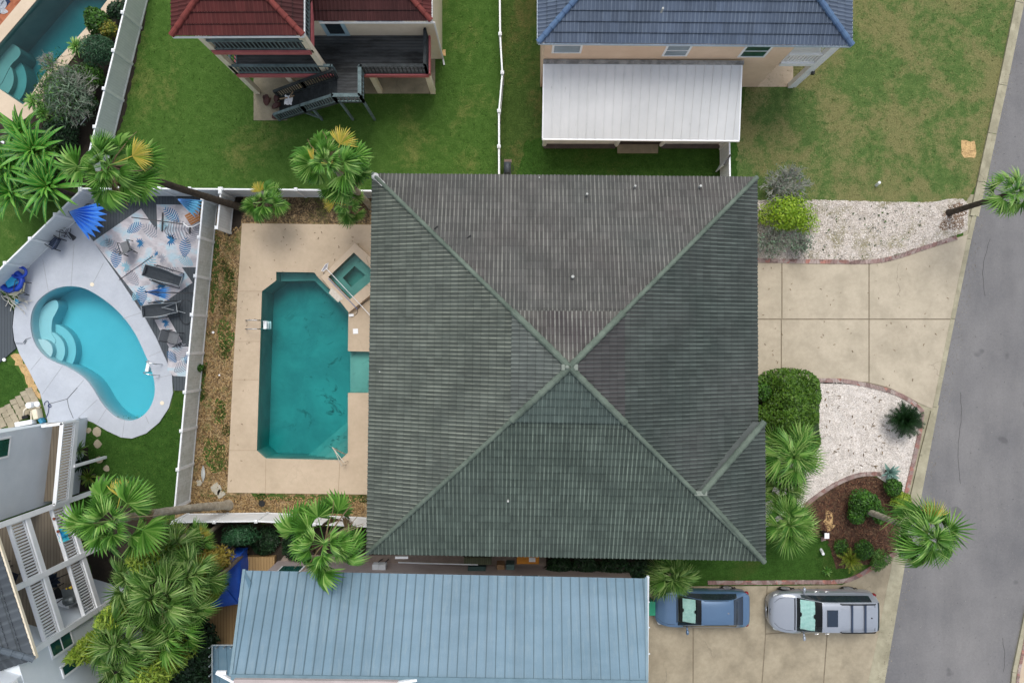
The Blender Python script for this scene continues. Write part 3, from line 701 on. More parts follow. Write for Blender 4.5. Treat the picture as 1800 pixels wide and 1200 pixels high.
strip('kerb', [(1806, 1060), (1781, 1180), (1772, 1260)], .20, -.02, .11, M_KERB, segs=3)
sheet('far_pavement', [(1812, 1060), (1787, 1180), (1778, 1260), (1900, 1260), (1900, 1060)], M_PDECK, .03)
strip('brick_edging', [(1812, 1075), (1790, 1180), (1782, 1250)], .14, 0, .06, M_BRICK, kind=None, label='short brick row beside the kerb in the far corner across the road', cat='edging', segs=.2)
# upper driveway slabs (dark joint sheet below, slabs as raised panels)
def slabs(name, polys, mt, z=.035, jm=None):
    m = MB()
    for p in polys: m.prism(xy(WP(p)), 0, z)
    m.build(name, mt, kind='structure')
sheet('driveway_joints', [(1290, 460), (1535, 460), (1580, 452), (1640, 430), (1700, 412), (1672, 560), (1640, 715), (1600, 705), (1530, 676), (1290, 670)], mat('joint_dirt', '#857b69', '#6d6453', 3, .95), .020)
slabs('driveway', [
    [(1290, 461), (1373, 462), (1373, 560), (1290, 560)], [(1375, 462), (1526, 461), (1526, 560), (1375, 560)],
    [(1528, 461), (1560, 456), (1600, 444), (1640, 432), (1701, 412), (1671, 560), (1528, 560)],
    [(1290, 562), (1372, 562), (1372, 668), (1290, 668)], [(1374, 562), (1526, 562), (1526, 671), (1374, 666)],
    [(1528, 562), (1671, 562), (1655, 640), (1638, 718), (1615, 708), (1590, 694), (1560, 680), (1528, 672)]], M_DRIVE)
sheet('lower_driveway_joints', [(1120, 1030), (1478, 1028), (1576, 980), (1560, 1050), (1522, 1240), (1120, 1240)], mat('joint_dirt', '#5c5547'), .020)
slabs('lower_driveway', [
    [(1120, 1031), (1217, 1030), (1217, 1240), (1120, 1240)], [(1219, 1030), (1347, 1029), (1344, 1118), (1335, 1240), (1219, 1240)],
    [(1349, 1029), (1480, 1027), (1577, 978), (1562, 1045), (1550, 1100), (1453, 1104), (1346, 1112)],
    [(1346, 1114), (1453, 1106), (1443, 1240), (1337, 1240)], [(1455, 1106), (1550, 1102), (1532, 1185), (1520, 1240), (1445, 1240)]], M_DRIVE2)
# beds
BEDA = [(1325, 352), (1440, 352), (1560, 355), (1640, 356), (1670, 349), (1693, 350), (1702, 360), (1700, 405), (1670, 418), (1600, 440), (1560, 452), (1530, 457), (1325, 457)]
sheet('gravel_bed', BEDA, M_GRAVEL2, .020, jit=1.2)
sheet('mulch_bed', [(1668, 360), (1692, 358), (1698, 378), (1690, 402), (1664, 408), (1652, 395), (1660, 378)], m_chips('dull_mulch', ['#6b5647', '#8d7a68', '#54443a', '#a39485'], 20), .024, jit=5)
BEDB = [(1420, 668), (1480, 668), (1525, 675), (1570, 688), (1600, 704), (1620, 722), (1612, 790), (1596, 870), (1560, 850), (1530, 829), (1490, 838), (1455, 858), (1425, 885), (1340, 930), (1335, 760)]
sheet('gravel_bed', BEDB, M_GRAVEL, .020)
sheet('mulch_bed', [(1420, 890), (1455, 862), (1490, 842), (1530, 834), (1565, 852), (1590, 872), (1576, 960), (1560, 985), (1470, 1000), (1455, 950), (1410, 935)], M_MULCH, .026, jit=1)
sheet('sand_patch', [(1450, 895), (1462, 900), (1465, 925), (1455, 935), (1448, 920)], M_SAND, .032, jit=3)
def bricks(label, line, wd=.20, sp=.075):
    P = [W(*p) for p in smooth_line([tuple(q) for q in line], 6)]; m = MB(); rg = random.Random(int(line[0][0]))
    pts = []; acc = 0
    for a, b in zip(P[:-1], P[1:]):
        L = (b-a).length; s = sp-acc if acc else 0
        while s < L:
            pts.append((a.lerp(b, s/L), (b-a).normalized())); s += sp
        acc = (L-(s-sp))
        acc = acc % sp
    for p, d in pts:
        x = d; y = Vector((0, 0, 1)).cross(x); z = .075+rg.uniform(-.008, .008)
        m.box((p.x, p.y, z/2), (sp-.012, wd*rg.uniform(.95, 1.05), z), math.atan2(d.y, d.x)+rg.uniform(-.05, .05))
    m.build('brick_edging', M_BRICK, label=label, cat='edging')
bricks('low red brick edging between the upper driveway and the weedy white gravel bed', [(1325, 458), (1440, 460), (1530, 460), (1575, 452), (1620, 437), (1680, 418)])
bricks('curved pinkish brick edging along the driveway above the clean white gravel bed', [(1440, 668), (1480, 669), (1530, 678), (1572, 690), (1602, 706), (1622, 724)])
bricks('brick edging along the kerb beside the dark cycad', [(1620, 728), (1614, 770), (1603, 820), (1590, 875)])
bricks('red brick arc separating white gravel from red-brown mulch', [(1415, 888), (1440, 868), (1475, 847), (1510, 834), (1548, 832)])
bricks('dull brick edging between the lower driveway and the lawn by the parked cars', [(1245, 1023), (1320, 1023), (1400, 1022), (1475, 1021), (1510, 1010), (1550, 985), (1575, 970)])
# pool decks
m = MB(); D1 = [(426, 393), (712, 396), (712, 869), (400, 865), (411, 640)]
m.prism(xy(WP(D1)), 0, .06, [xy(p1), xy(si)]); m.build('pool_deck', M_PDECK, kind='structure')
m = MB(); jm = mat('fine_joint', '#a3907a', '#97846e', 4, .9)
for a, b in (((415, 512), (461, 512)), ((405, 667), (455, 667)), ((401, 791), (452, 791)), ((468, 806), (467, 866)), ((598, 808), (595, 867)), ((408, 600), (457, 600))): m.bar(W(*a)+Vector((0, 0, .062)), W(*b)+Vector((0, 0, .062)), .02, .006)
m.build('pool_deck_joints', jm, kind='structure')
D2 = [(147, 399), (166, 425), (212, 491), (250, 548), (275, 592), (293, 632), (303, 655), (305, 690), (298, 716), (281, 742), (258, 761), (233, 770), (214, 768), (190, 757), (165, 742), (140, 733), (133, 750), (85, 780), (86, 742), (72, 690), (52, 650), (36, 622), (27, 598), (24, 574), (27, 545), (38, 508), (36, 490), (45, 472), (80, 436), (108, 402), (125, 388)]
m = MB(); m.prism(xy(WP(D2)), 0, .08, [xy(p2)]); m.build('white_pool_deck', M_WDECK, kind='structure')
m = MB()
def jl(a, b, wd=.02): m.bar(W(a[0], a[1], .08)+Vector((0, 0, .002)), W(b[0], b[1], .08)+Vector((0, 0, .002)), wd, .006)
for a, b in (((130, 430), (125, 503)), ((182, 462), (160, 505)), ((75, 455), (85, 512)), ((215, 560), (262, 545)), ((262, 626), (288, 615)), ((272, 665), (303, 658)), ((219, 738), (215, 768)), ((188, 717), (170, 745)), ((171, 702), (138, 733)), ((147, 668), (118, 701)), ((110, 643), (74, 693)), ((72, 628), (54, 650)), ((256, 731), (262, 745))): jl(a, b)
m.build('pool_deck_joints', mat('grey_joint', '#9b9fa5', '#8f9398', 4, .9), kind='structure')
m = MB()
for a, b in (((85, 710), (118, 701)), ((118, 701), (121, 716)), ((121, 716), (129, 735)), ((118, 701), (136, 681))): jl(a, b, .03)
m.build('pool_deck_cracks', mat('dark_crack', '#6b6f72', '#5a5e60', 4, .95), kind='structure')
# old pool deck top left
m = MB(); m.prism(xy(WP([(-70, 135), (-70, 105), (0, 48), (40, 0), (82, -50), (250, -50), (217, 0), (180, 36), (150, 75), (105, 135), (85, 165), (62, 200), (30, 218), (0, 197), (-70, 210)])), 0, .07, [xy(p3)])
m.build('beige_pool_coping', M_BEIGE, kind='structure')
m = MB(); m.prism(xy(WP([(-70, 104), (0, 47), (39, 0), (81, -50), (15, -50), (-70, 60)])), 0, .05); m.build('brick_terrace', m_chips('terracotta_paving', ['#9b5f45', '#a96b4f', '#8c533c'], 5), kind='structure')
sheet('verge', [(1596, 700), (1650, 712), (1618, 880), (1570, 990), (1540, 985), (1590, 870)], M_KERB, .010)
sheet('verge', [(1688, 342), (1718, 342), (1706, 425), (1694, 425)], M_KERB, .010)
sheet('verge', [(1577, 975), (1592, 985), (1548, 1240), (1512, 1240), (1548, 1100)], M_KERB, .010)
for _pts in ([(385, 560), (404, 566), (412, 600), (396, 632), (384, 600)], [(352, 600), (362, 640), (358, 700), (348, 720), (346, 640)], [(380, 700), (398, 705), (392, 745), (376, 742)], [(360, 770), (392, 778), (398, 830), (372, 828), (355, 800)], [(374, 380), (386, 420), (384, 520), (372, 560), (368, 450)], [(440, 866), (520, 870), (640, 872), (640, 882), (520, 880), (450, 876)], [(395, 470), (412, 478), (408, 520), (393, 515)]): sheet('worn_grass', _pts, G_BACK, .014, jit=3)
sheet('side_path', [(500, 975), (960, 975), (960, 1000), (486, 995)], mat('pinkish_path', '#93877f', '#7b716a', 2, .95, .2), .012)
# slabs
sheet('concrete_slab', [(446, 118), (446, 212), (505, 212), (505, 165), (765, 165), (765, 60), (446, 60)], M_SLAB, .02)
sheet('concrete_slab', [(1300, 60), (1394, 60), (1394, 153), (1300, 153)], M_PDECK, .02)
sheet('concrete_slab', [(960, 150), (1272, 150), (1272, 251), (960, 251)], M_SLAB, .02)
m = MB(); m.prism(xy(WP([(1084, 248), (1157, 248), (1156, 270), (1085, 270)])), 0, .10); m.build('door_step', M_SLAB, kind='structure')
# dark board terraces
m = MB(); m.prism(xy(WP([(147, 385), (168, 344), (353, 346), (334, 686), (307, 686), (304, 655), (294, 632), (276, 592), (251, 548), (213, 491), (167, 425), (148, 399)])), 0, .10); m.build('board_terrace', M_DKBOARD, kind='structure')
m = MB(); m.prism(xy(WP([(-60, 470), (5, 515), (26, 548), (23, 574), (26, 600), (30, 612), (-60, 690)])), 0, .10); m.build('board_terrace', M_DKBOARD, kind='structure')
m = MB(); m.prism(xy(WP([(366, 975), (486, 975), (486, 1010), (432, 1010), (432, 1136), (366, 1136)])), 0, .35); m.build('timber_terrace', M_TANBOARD, kind='structure')
# ---------------------------------------------------------------- swimming pools
def pool(name, label, out, depth, mt, wat, wl=-.10, ledges=(), top=.03):
    t = thing(name, label, 'swimming pool', (out[0].x, out[0].y, 0)); m = MB(); n = len(out)
    for i in range(n):
        a, b = out[i], out[(i+1) % n]; m.add([(a.x, a.y, top), (b.x, b.y, top), (b.x, b.y, -depth), (a.x, a.y, -depth)], [(0, 1, 2, 3)])
    m.build('pool_wall', mt, t); m = MB(); m.prism(xy(out), -depth, -depth); m.build('pool_floor', mt, t)
    cx = sum(p.x for p in out)/n; cy = sum(p.y for p in out)/n
    m = MB(); m.prism([(cx+(p.x-cx)*1.004, cy+(p.y-cy)*1.004) for p in out], -depth-.05, wl, bottom=True); m.build('pool_water', wat, t)
    for nm, pts, z in ledges:
        m = MB(); m.prism(xy(WP(pts)), -depth, z); m.build(nm, mt, t)
    return t
PM1 = m_pool('teal_pool_plaster', '#80aea3', '#618d86', .95); PM2 = m_pool('pale_pool_plaster', '#c0cfd3', '#b4c7cc'); PM3 = m_pool('green_pool_plaster', '#8fa8a2', '#76928e', .2)
t = pool('swimming_pool', 'angular teal green swimming pool in tan concrete beside the big grey roof', p1, 1.9, PM1, m_water('teal_water', (.04, .84, .89, 1), .74), ledges=(
    ('bench', [(486, 478), (553, 479), (551, 491), (486, 492)], -.75), ('bench', [(553, 479), (613, 543), (612, 560), (600, 545), (546, 491)], -.765),
    ('entry_shelf', [(612, 617), (656, 618), (656, 690), (612, 690)], -.50),
    ('step', [(528, 808), (612, 737), (613, 796), (598, 810)], -1.35), ('step', [(545, 808), (612, 752), (613, 796), (598, 810)], -1.05), ('step', [(563, 808), (612, 768), (613, 796), (598, 810)], -.75)))
arc = lambda r, a0, a1, c, tail: [(c[0]+r*math.cos(R(a)), c[1]-r*math.sin(R(a))) for a in range(a0, a1+1, 6)]+tail
t = pool('kidney_pool', 'kidney shaped bright turquoise swimming pool with white surround', p2, 1.5, PM2, m_water('cyan_water', (.06, .85, .93, 1), .68), ledges=(
    ('bench', smooth_loop([(50, 560), (66, 535), (84, 526), (90, 536), (86, 548), (79, 562), (78, 586), (85, 600), (70, 618), (52, 595)], 3), -.62),
    ('step', arc(49, -38, 76, (66, 616), [(52, 572), (46, 640), (100, 655)]), -.95), ('step', arc(35, -44, 72, (66, 616), [(52, 580), (47, 640), (90, 650)]), -.66), ('step', arc(20, -50, 100, (66, 616), [(55, 594), (48, 640), (80, 645)]), -.32)))
t = pool('dark_pool', 'deep green pool with brick terrace in the upper left corner', p3, 1.9, PM3, m_water('green_water', (.06, .74, .80, 1), .85), ledges=(
    ('bench', smooth_loop([(-60, 110), (-10, 70), (14, 72), (23, 84), (18, 95), (5, 108), (-20, 150), (-60, 150)], 3), -.6),
    ('step', arc(56, -58, 40, (-30, 130), [(-60, 100), (-60, 190)]), -.95), ('step', arc(40, -70, 60, (-30, 130), [(-60, 100), (-60, 190)]), -.63)))
# spa
so = WP([(624, 427), (690, 487), (613, 549), (564, 487)], .40)
t = thing('spa_tub', 'square raised hot tub set corner-wise beside the teal pool', 'hot tub', (so[0].x, so[0].y, 0))
m = MB(); m.prism(xy(so), 0.0, .40, [xy(si)]); m.build('coping', M_BEIGE, t, bevel=.01)
m = MB()
m.prism(xy(si), -.15, -.15, [xy(inn)])
for lp, a, b in ((si, .39, -.15), (inn, -.15, -.75)):
    for i in range(4):
        p, q = lp[i], lp[(i+1) % 4]; m.add([(p.x, p.y, a), (q.x, q.y, a), (q.x, q.y, b), (p.x, p.y, b)], [(0, 1, 2, 3)])
m.prism(xy(inn), -.75, -.75); m.build('basin', PM1, t)
m = MB(); m.prism([((p.x-si[0].x)*1.0+si[0].x, p.y) for p in si], -.9, .28, bottom=True); m.build('spa_water', m_water('spa_water', (.10, .84, .84, 1), .7), t)
m = MB(); m.prism(xy(WP([(583, 505), (592, 513), (603, 525), (594, 531), (578, 515)], .40)), .3, .408); m.build('spillway_tiles', mat('white_tiles', '#cfc8bd', '#b9b1a4', 12, .5), t)
# stuff: loose pieces in the beds
def scatter(name, poly, n, size, mt, z=.03, seed=3, chip=False, label=None, holes=None, h=None):
    rg = random.Random(seed); xs = [p[0] for p in poly]; ys = [p[1] for p in poly]; m = MB(); k = 0
    def ins(x, y):
        r_ = False; j = len(poly)-1
        for i in range(len(poly)):
            if (poly[i][1] > y) != (poly[j][1] > y) and x < (poly[j][0]-poly[i][0])*(y-poly[i][1])/(poly[j][1]-poly[i][1])+poly[i][0]: r_ = not r_
            j = i
        return r_
    while k < n:
        x, y = rg.uniform(min(xs), max(xs)), rg.uniform(min(ys), max(ys))
        if not ins(x, y): continue
        k += 1; p = W(x, y); s = size*rg.uniform(.5, 1.5); a = rg.uniform(0, 3.14)
        if chip:
            if h: d = Vector((rg.uniform(-.4, .4), rg.uniform(-.4, .4), 1))*h*rg.uniform(.5, 1.2); u = Vector((math.cos(a), math.sin(a), 0))*s; q = p+Vector((0, 0, z)); m.add([q-u, q+u, q+d], [(0, 1, 2)])
            else: m.box((p.x, p.y, z+rg.uniform(0, .02)), (s*2, s*.5, .012), M=Matrix.Rotation(a, 3, 'Z') @ Matrix.Rotation(rg.uniform(-.5, .5), 3, 'Y'))
        else:
            q = [Vector((rg.uniform(.7, 1.2)*s*dx, rg.uniform(.7, 1.2)*s*dy, rg.uniform(.5, 1)*s*dz)) for dx, dy, dz in ((1, 0, 0), (0, 1, 0), (-1, 0, 0), (0, -1, 0), (0, 0, 1), (0, 0, -1))]
            m.add([x_+Vector((p.x, p.y, z)) for x_ in q], [(0, 1, 4), (1, 2, 4), (2, 3, 4), (3, 0, 4), (1, 0, 5), (2, 1, 5), (3, 2, 5), (0, 3, 5)])
    return m.build(name, mt, kind='stuff', label=label, cat=name.replace('_', ' '))
rp = lambda nm, cols: leafmat(nm, cols, .9, 0.0)
scatter('gravel', BEDB, 6500, .024, rp('pebbles', ['#a89f95', '#d8d1c9', '#ece7e1', '#f4f0ea', '#c9c1b8']), .03, 3, label='loose white stones in the clean gravel bed')
scatter('gravel', BEDA, 5200, .026, rp('pebbles', ['#8f857b']), .03, 4, label='loose white stones in the weedy gravel bed')
scatter('weeds', [(1400, 360), (1640, 362), (1600, 430), (1500, 455), (1340, 455)], 150, .05, L_BUSH, .03, 5, True, 'small weeds dotted through the white gravel', h=.16)
scatter('wood_chips', [(356, 400), (418, 400), (398, 862), (312, 900)], 5200, .045, rp('chips', ['#4a3826', '#7b603f', '#b1925f', '#cbb080']), .02, 6, True, 'loose wood chips between white fence and pool deck')
scatter('wood_chips', [(312, 872), (640, 872), (640, 905), (312, 900)], 2400, .045, rp('chips', ['#4a3826']), .02, 7, True, 'loose wood chips along the lower white fence')
scatter('wood_chips', [(425, 350), (650, 350), (650, 393), (425, 391)], 1600, .045, rp('chips2', ['#3a3228', '#5b4f3e', '#85735a']), .02, 8, True, 'dark chips under the fan palms by the upper fence')
scatter('mulch_chips', [(1425, 890), (1490, 845), (1530, 838), (1585, 870), (1560, 980), (1470, 990)], 2600, .045, rp('mulchchips', ['#2c1c17', '#553629', '#6d4a38', '#8d6a50']), .03, 9, True, 'loose red brown mulch around the round shrubs')
scatter('fallen_leaves', [(1450, 680), (1590, 705), (1595, 800), (1560, 830), (1450, 840)], 60, .06, L_DRY, .05, 10, True, 'dry leaves lying on the clean white gravel')
for i, (x, y, r_) in enumerate(((395, 470, 9), (402, 520, 10), (395, 540, 10), (352, 620, 8), (394, 615, 11), (355, 650, 9), (388, 720, 10), (398, 755, 8), (385, 805, 16), (356, 690, 9), (405, 485, 8), (580, 872, 9), (640, 872, 8), (460, 870, 8))):
    pl = [(x+r_*math.cos(a)*(1+.3*math.sin(3*a)), y+r_*1.5*math.sin(a)) for a in [k*.5 for k in range(12)]]
    scatter('grass_tuft', pl, 260, .045, leafmat('tuft_blade', ['#42602a', '#5c7a36', '#7f9450']), .02, 20+i, True, None, h=.05)

_lg = rp('lawn_blade', ['#3b5522', '#5d7838', '#8a9256', '#b0a673'])
scatter('grass_clumps', [(1310, 0), (1780, 0), (1715, 330), (1440, 350), (1300, 330)], 5000, .045, _lg, .0, 61, True, 'uneven grass clumps over the dry right hand lawn', h=.05)
scatter('grass_clumps', [(225, 0), (875, 0), (870, 300), (660, 300), (650, 330), (210, 330)], 4500, .04, rp('lawn_blade2', ['#34521f', '#4c6f2c', '#678a3c', '#86994c']), .0, 62, True, 'uneven grass clumps over the upper left lawn', h=.045)
scatter('grass_clumps', [(885, 0), (950, 0), (950, 250), (1290, 255), (1280, 310), (885, 300)], 3000, .04, rp('lawn_blade2', ['#34521f']), .0, 63, True, 'uneven grass clumps between thin fence and patio roof', h=.045)
scatter('grass_clumps', [(140, 740), (300, 720), (328, 690), (305, 890), (170, 890)], 2500, .04, rp('lawn_blade2', ['#34521f']), .0, 64, True, 'uneven grass clumps on the lawn with stepping stones', h=.045)
scatter('road_grit', [(1790, 0), (1700, 440), (1620, 860), (1540, 1200), (1560, 1200), (1640, 860), (1722, 440), (1798, 60)], 900, .018, rp('grit', ['#5b554b', '#8a8273', '#a9a08c']), .01, 65, label='grit gathered along the street gutter')
scatter('road_grit', [(1800, 0), (1740, 440), (1650, 860), (1570, 1200), (1770, 1200), (1800, 1080)], 500, .02, rp('grit2', ['#4a4a4b', '#9a9996']), .006, 66, label='loose grit scattered over the asphalt')
scatter('fallen_leaves', [(1340, 470), (1690, 430), (1640, 700), (1460, 660), (1340, 640)], 60, .04, L_DRY, .04, 67, True, 'few dry leaves on the upper driveway')
scatter('fallen_leaves', [(430, 400), (640, 400), (640, 470), (460, 500), (420, 860), (405, 860)], 70, .035, L_DRY, .07, 68, True, 'few dry leaves on the tan pool deck')
for i, ln in enumerate(([(1770, 60), (1764, 96), (1767, 140), (1758, 190)], [(1688, 690), (1690, 730), (1684, 790), (1688, 850)], [(1762, 1120), (1766, 1150), (1764, 1180)], [(1740, 420), (1728, 470), (1731, 520)])):
    m = MB(); q = smooth_line([tuple(W(*p, .0075)) for p in ln], 5)
    for a_, b_ in zip(q[:-1], q[1:]): m.bar((a_[0]+.02*math.sin(a_[1]*9), a_[1], .0075), (b_[0]+.02*math.sin(b_[1]*9), b_[1], .0075), .018, .003)
    m.build('road_crack', mat('crack_filler', '#4c4b4b', '#3c3b3b', 3, .9), kind='structure')
# ---------------------------------------------------------------- grey tiled main house
HE = 5.8; HPK = 9.1
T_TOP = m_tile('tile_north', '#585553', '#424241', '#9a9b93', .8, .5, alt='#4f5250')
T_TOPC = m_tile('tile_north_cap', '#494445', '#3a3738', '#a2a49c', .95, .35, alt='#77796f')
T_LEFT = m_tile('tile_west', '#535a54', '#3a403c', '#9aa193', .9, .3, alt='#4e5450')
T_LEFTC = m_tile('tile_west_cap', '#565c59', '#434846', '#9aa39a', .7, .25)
T_RIGHT = m_tile('tile_east', '#3b4441', '#2b3331', '#717c76', .85, .4, alt='#4a4c4b')  # east darker than west: side light is painted into these tones, besides algae
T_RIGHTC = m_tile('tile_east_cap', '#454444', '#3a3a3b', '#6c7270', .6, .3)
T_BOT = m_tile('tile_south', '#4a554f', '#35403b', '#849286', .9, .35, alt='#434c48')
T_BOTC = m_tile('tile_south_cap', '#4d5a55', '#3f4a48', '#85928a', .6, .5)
M_CAP = mat('mossy_hip_tile', '#667267', '#4a564d', 1.3, .9, .3, fine=14)
M_FASC = mat('dark_fascia', '#565c58', '#474c49', 2, .7)
main = thing('hip_roof_house', 'big square house with weathered grey-green tiled hip roof in the middle', 'house', (W(990, 645, 0).x, W(990, 645, 0).y, 0))
nw, ne, se, sw = (W(655, 306, HE), W(1330, 312, HE), W(1340, 984, HE), W(645, 972, HE)); pk = W(1001, 645, HPK)
def lp(a, b, f): return a.lerp(b, f)
ne2 = W(1330, 312, HE); se2 = W(1332, 980, HE)
fc = .735
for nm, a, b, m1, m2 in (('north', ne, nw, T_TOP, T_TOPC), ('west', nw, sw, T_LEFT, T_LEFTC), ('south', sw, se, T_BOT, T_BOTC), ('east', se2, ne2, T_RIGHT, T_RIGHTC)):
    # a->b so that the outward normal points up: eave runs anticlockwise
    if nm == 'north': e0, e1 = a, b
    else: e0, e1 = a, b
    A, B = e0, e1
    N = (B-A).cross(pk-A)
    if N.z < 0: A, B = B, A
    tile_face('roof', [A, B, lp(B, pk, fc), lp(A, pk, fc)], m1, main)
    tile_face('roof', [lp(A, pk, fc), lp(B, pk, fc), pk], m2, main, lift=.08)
# corner extension of the roof (south east)
ex0 = W(1232, 866, HE+1.15); exn = W(1341, 741, HE+.20); exs = W(1342, 986, HE+.03)
tile_face('roof', [exs, exn, ex0] if (exn-exs).cross(ex0-exs).z > 0 else [exn, exs, ex0], T_RIGHT, main, lift=.10)
m = MB(); q0 = W(1230, 866, HE+.9); q1 = W(1333, 745, HE-.15); m.add([exn, ex0, q0, q1], [(0, 1, 2, 3)]); m.add([exn+Vector((0, 0, .1)), ex0+Vector((-.02, 0, .12)), ex0-Vector((.35, 0, -.02)), exn-Vector((.42, .0, .0))], [(0, 1, 2, 3)]); m.build('flashing', mat('grey_flashing', '#4f5553', '#414745', 2, .8), main)
for i, (a, b) in enumerate(((nw, pk), (ne, pk), (sw, pk), (exs, pk))):
    z = Vector((0, 0, .05)); k = lp(a, b, fc)
    ridge_cap('hip_cap', a+z, k+z, M_CAP, main, .09); ridge_cap('hip_cap', k+Vector((0, 0, .12)), b+Vector((0, 0, .14)), M_CAP, main, .125)
ridge_cap('hip_cap', exs+Vector((0, 0, .13)), ex0+Vector((0, 0, .13)), M_CAP, main, .10)
ridge_cap('hip_cap', exn+Vector((0, 0, .16)), ex0+Vector((0, 0, .16)), M_CAP, main, .125)
m = MB(); m.box(pk+Vector((0, 0, .12)), (.62, .22, .12)); m.sphere(pk+Vector((-.1, 0, .22)), .08, 6); m.box(ex0+Vector((-.05, .02, .18)), (.5, .18, .1)); m.build('ridge_mortar', mat('pale_mortar', '#868e85', '#6c746c', 9, .95, .4), main)
m = MB(); m.sphere(nw+Vector((.12, -.12, .08)), .16, 8, (1, 1, .7)); m.bar(nw+Vector((.1, -.1, .1)), nw+Vector((.5, -.5, .28)), .2, .06); m.build('hip_end_mortar', mat('white_mortar', '#c5c6c6', '#a9abab', 9, .9), main)
Ww = .55; m = MB(); inner = [(nw.x+Ww, sw.y+Ww), (se2.x-Ww, sw.y+Ww), (ne.x-Ww, ne.y-Ww), (nw.x+Ww, nw.y-Ww)]
m.prism(inner, -.02, HE-.18); m.build('wall', M_PEACH, main)
m = MB(); ring = [(p.x, p.y) for p in (sw, exs, W(1341, 741, HE), W(1331, 745, HE), ne, nw)]
m.prism(ring, HE-.22, HE-.035); m.build('soffit', M_FASC, main)
def pipe(px, py, zf, r=.05, h=.35, c='pale'):
    b = W(px, py, zf); t = MB(); t.cyl(b-Vector((0, 0, .1)), r, h+.1, 10); o = t.build('vent_pipe', mat('pale_lead', '#b3b6b2', '#989b97', 3, .6), main)
    t = MB(); t.cyl(b+Vector((0, 0, h-.01)), r*.7, .012, 10); t.build('pipe_mouth', M_BLACKP, o) if False else None
    return o
def roof_z(px, py):
    for _ in range(6):
        z = HE if _ == 0 else z; p = W(px, py, z); d = min(p.x-nw.x, ne.x-p.x, nw.y-p.y, p.y-sw.y); z = HE+max(0, d)*(HPK-HE)/((ne.x-nw.x)/2)
    return z
for px, py, r_ in ((1031, 343, .045), (1115, 329, .045), (1229, 329, .05), (1006, 487, .06), (893, 878, .045), (948, 313, .03), (668, 653, .03)): pipe(px, py, roof_z(px, py), r_, .3 if r_ > .04 else .12)
for px, py in ((820, 420), (762, 404)):
    b = W(px, py, roof_z(px, py)); m = MB(); m.bar(b, b+Vector((.18, .14, .05)), .05, .03); m.build('tile_clip', M_BLACKP, main)
# ---------------------------------------------------------------- red roofed three level house (upper left)
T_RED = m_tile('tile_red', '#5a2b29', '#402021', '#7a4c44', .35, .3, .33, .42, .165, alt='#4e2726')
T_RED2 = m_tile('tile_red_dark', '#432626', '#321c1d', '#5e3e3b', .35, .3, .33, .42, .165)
M_REDCAP = mat('red_hip_tile', '#7d3a33', '#5e2926', 3, .8, .3)
rh = thing('red_roof_house', 'three level house with dark red tiled roofs, black decks and salmon deck edges', 'house', (-6.0, 14.0, 0))
ZD, ZU, ZT, ZM = 3.0, 5.9, 8.4, 5.6
yw = 13.82; xr = -3.42
m = MB(); m.prism([(-12.0, yw), (xr, yw), (xr, 21), (-12.0, 21)], -.02, ZM-.1); m.build('wall', M_CREAM, rh)
m = MB(); m.box((-10.5, 17.6, 7.0), (3.3, 7.4, 2.7)); m.build('tower_wall', M_CREAM, rh)
# main roof
a, b = W(548, 37, ZM), W(758, 37, ZM); a = Vector((-11, b.y, ZM)); up = 4.5
c = Vector((b.x-up, b.y+up, ZM+up*.42)); d = Vector((a.x, b.y+up, ZM+up*.42)); e = Vector((b.x, b.y+9, ZM)); f = Vector((b.x-up, b.y+7, ZM+up*.42))
tile_face('roof', [a, b, c, d], T_RED2, rh, course=.42, lap=.045); tile_face('roof', [b, e, f, c], T_RED, rh, course=.42, lap=.045)
ridge_cap('hip_cap', b+Vector((0, 0, .05)), c+Vector((0, 0, .08)), M_REDCAP, rh, .11)
m = MB(); m.bar(Vector((-8.1, b.y-.04, ZM-.1)), b+Vector((0, -.04, -.1)), .03, .16); m.bar(b+Vector((.03, 0, -.1)), e+Vector((.03, 0, -.1)), .03, .16); m.build('gutter', M_WHITE, rh)
# tower roof
A, B = W(302, 63, ZT), W(533, 62, ZT); bx = B.x; tx = (A.x+B.x)/2; hw = (B.x-A.x)/2; zp = ZT+hw*.45
P = Vector((tx, A.y+hw, zp)); P2_ = Vector((tx, A.y+hw+1.5, zp)); A2 = Vector((A.x, A.y+8, ZT)); B2 = Vector((B.x, A.y+8, ZT)); P3 = Vector((tx, A.y+8-hw, zp))
tile_face('tower_roof', [A, B, P], T_RED, rh, course=.42, lap=.045); tile_face('tower_roof', [B, B2, P3, P], T_RED2, rh, course=.42, lap=.045); tile_face('tower_roof', [A2, A, P, P3], T_RED, rh, course=.42, lap=.045)
for q in (A, B): ridge_cap('hip_cap', q+Vector((0, 0, .05)), P+Vector((0, 0, .07)), M_REDCAP, rh, .11)
m = MB(); m.bar(A+Vector((0, -.03, -.1)), B+Vector((0, -.03, -.1)), .03, .14); m.bar(B+Vector((.03, 0, -.1)), B2+Vector((.03, 0, -.1)), .03, .14); m.build('gutter', M_WHITE, rh)
m = MB(); m.prism([(A.x+.1, A.y+.1), (B.x-.1, A.y+.1), (B2.x-.1, A2.y), (A2.x+.1, A2.y)], ZT-.2, ZT-.1, bottom=True); m.build('soffit', M_CREAM, rh)
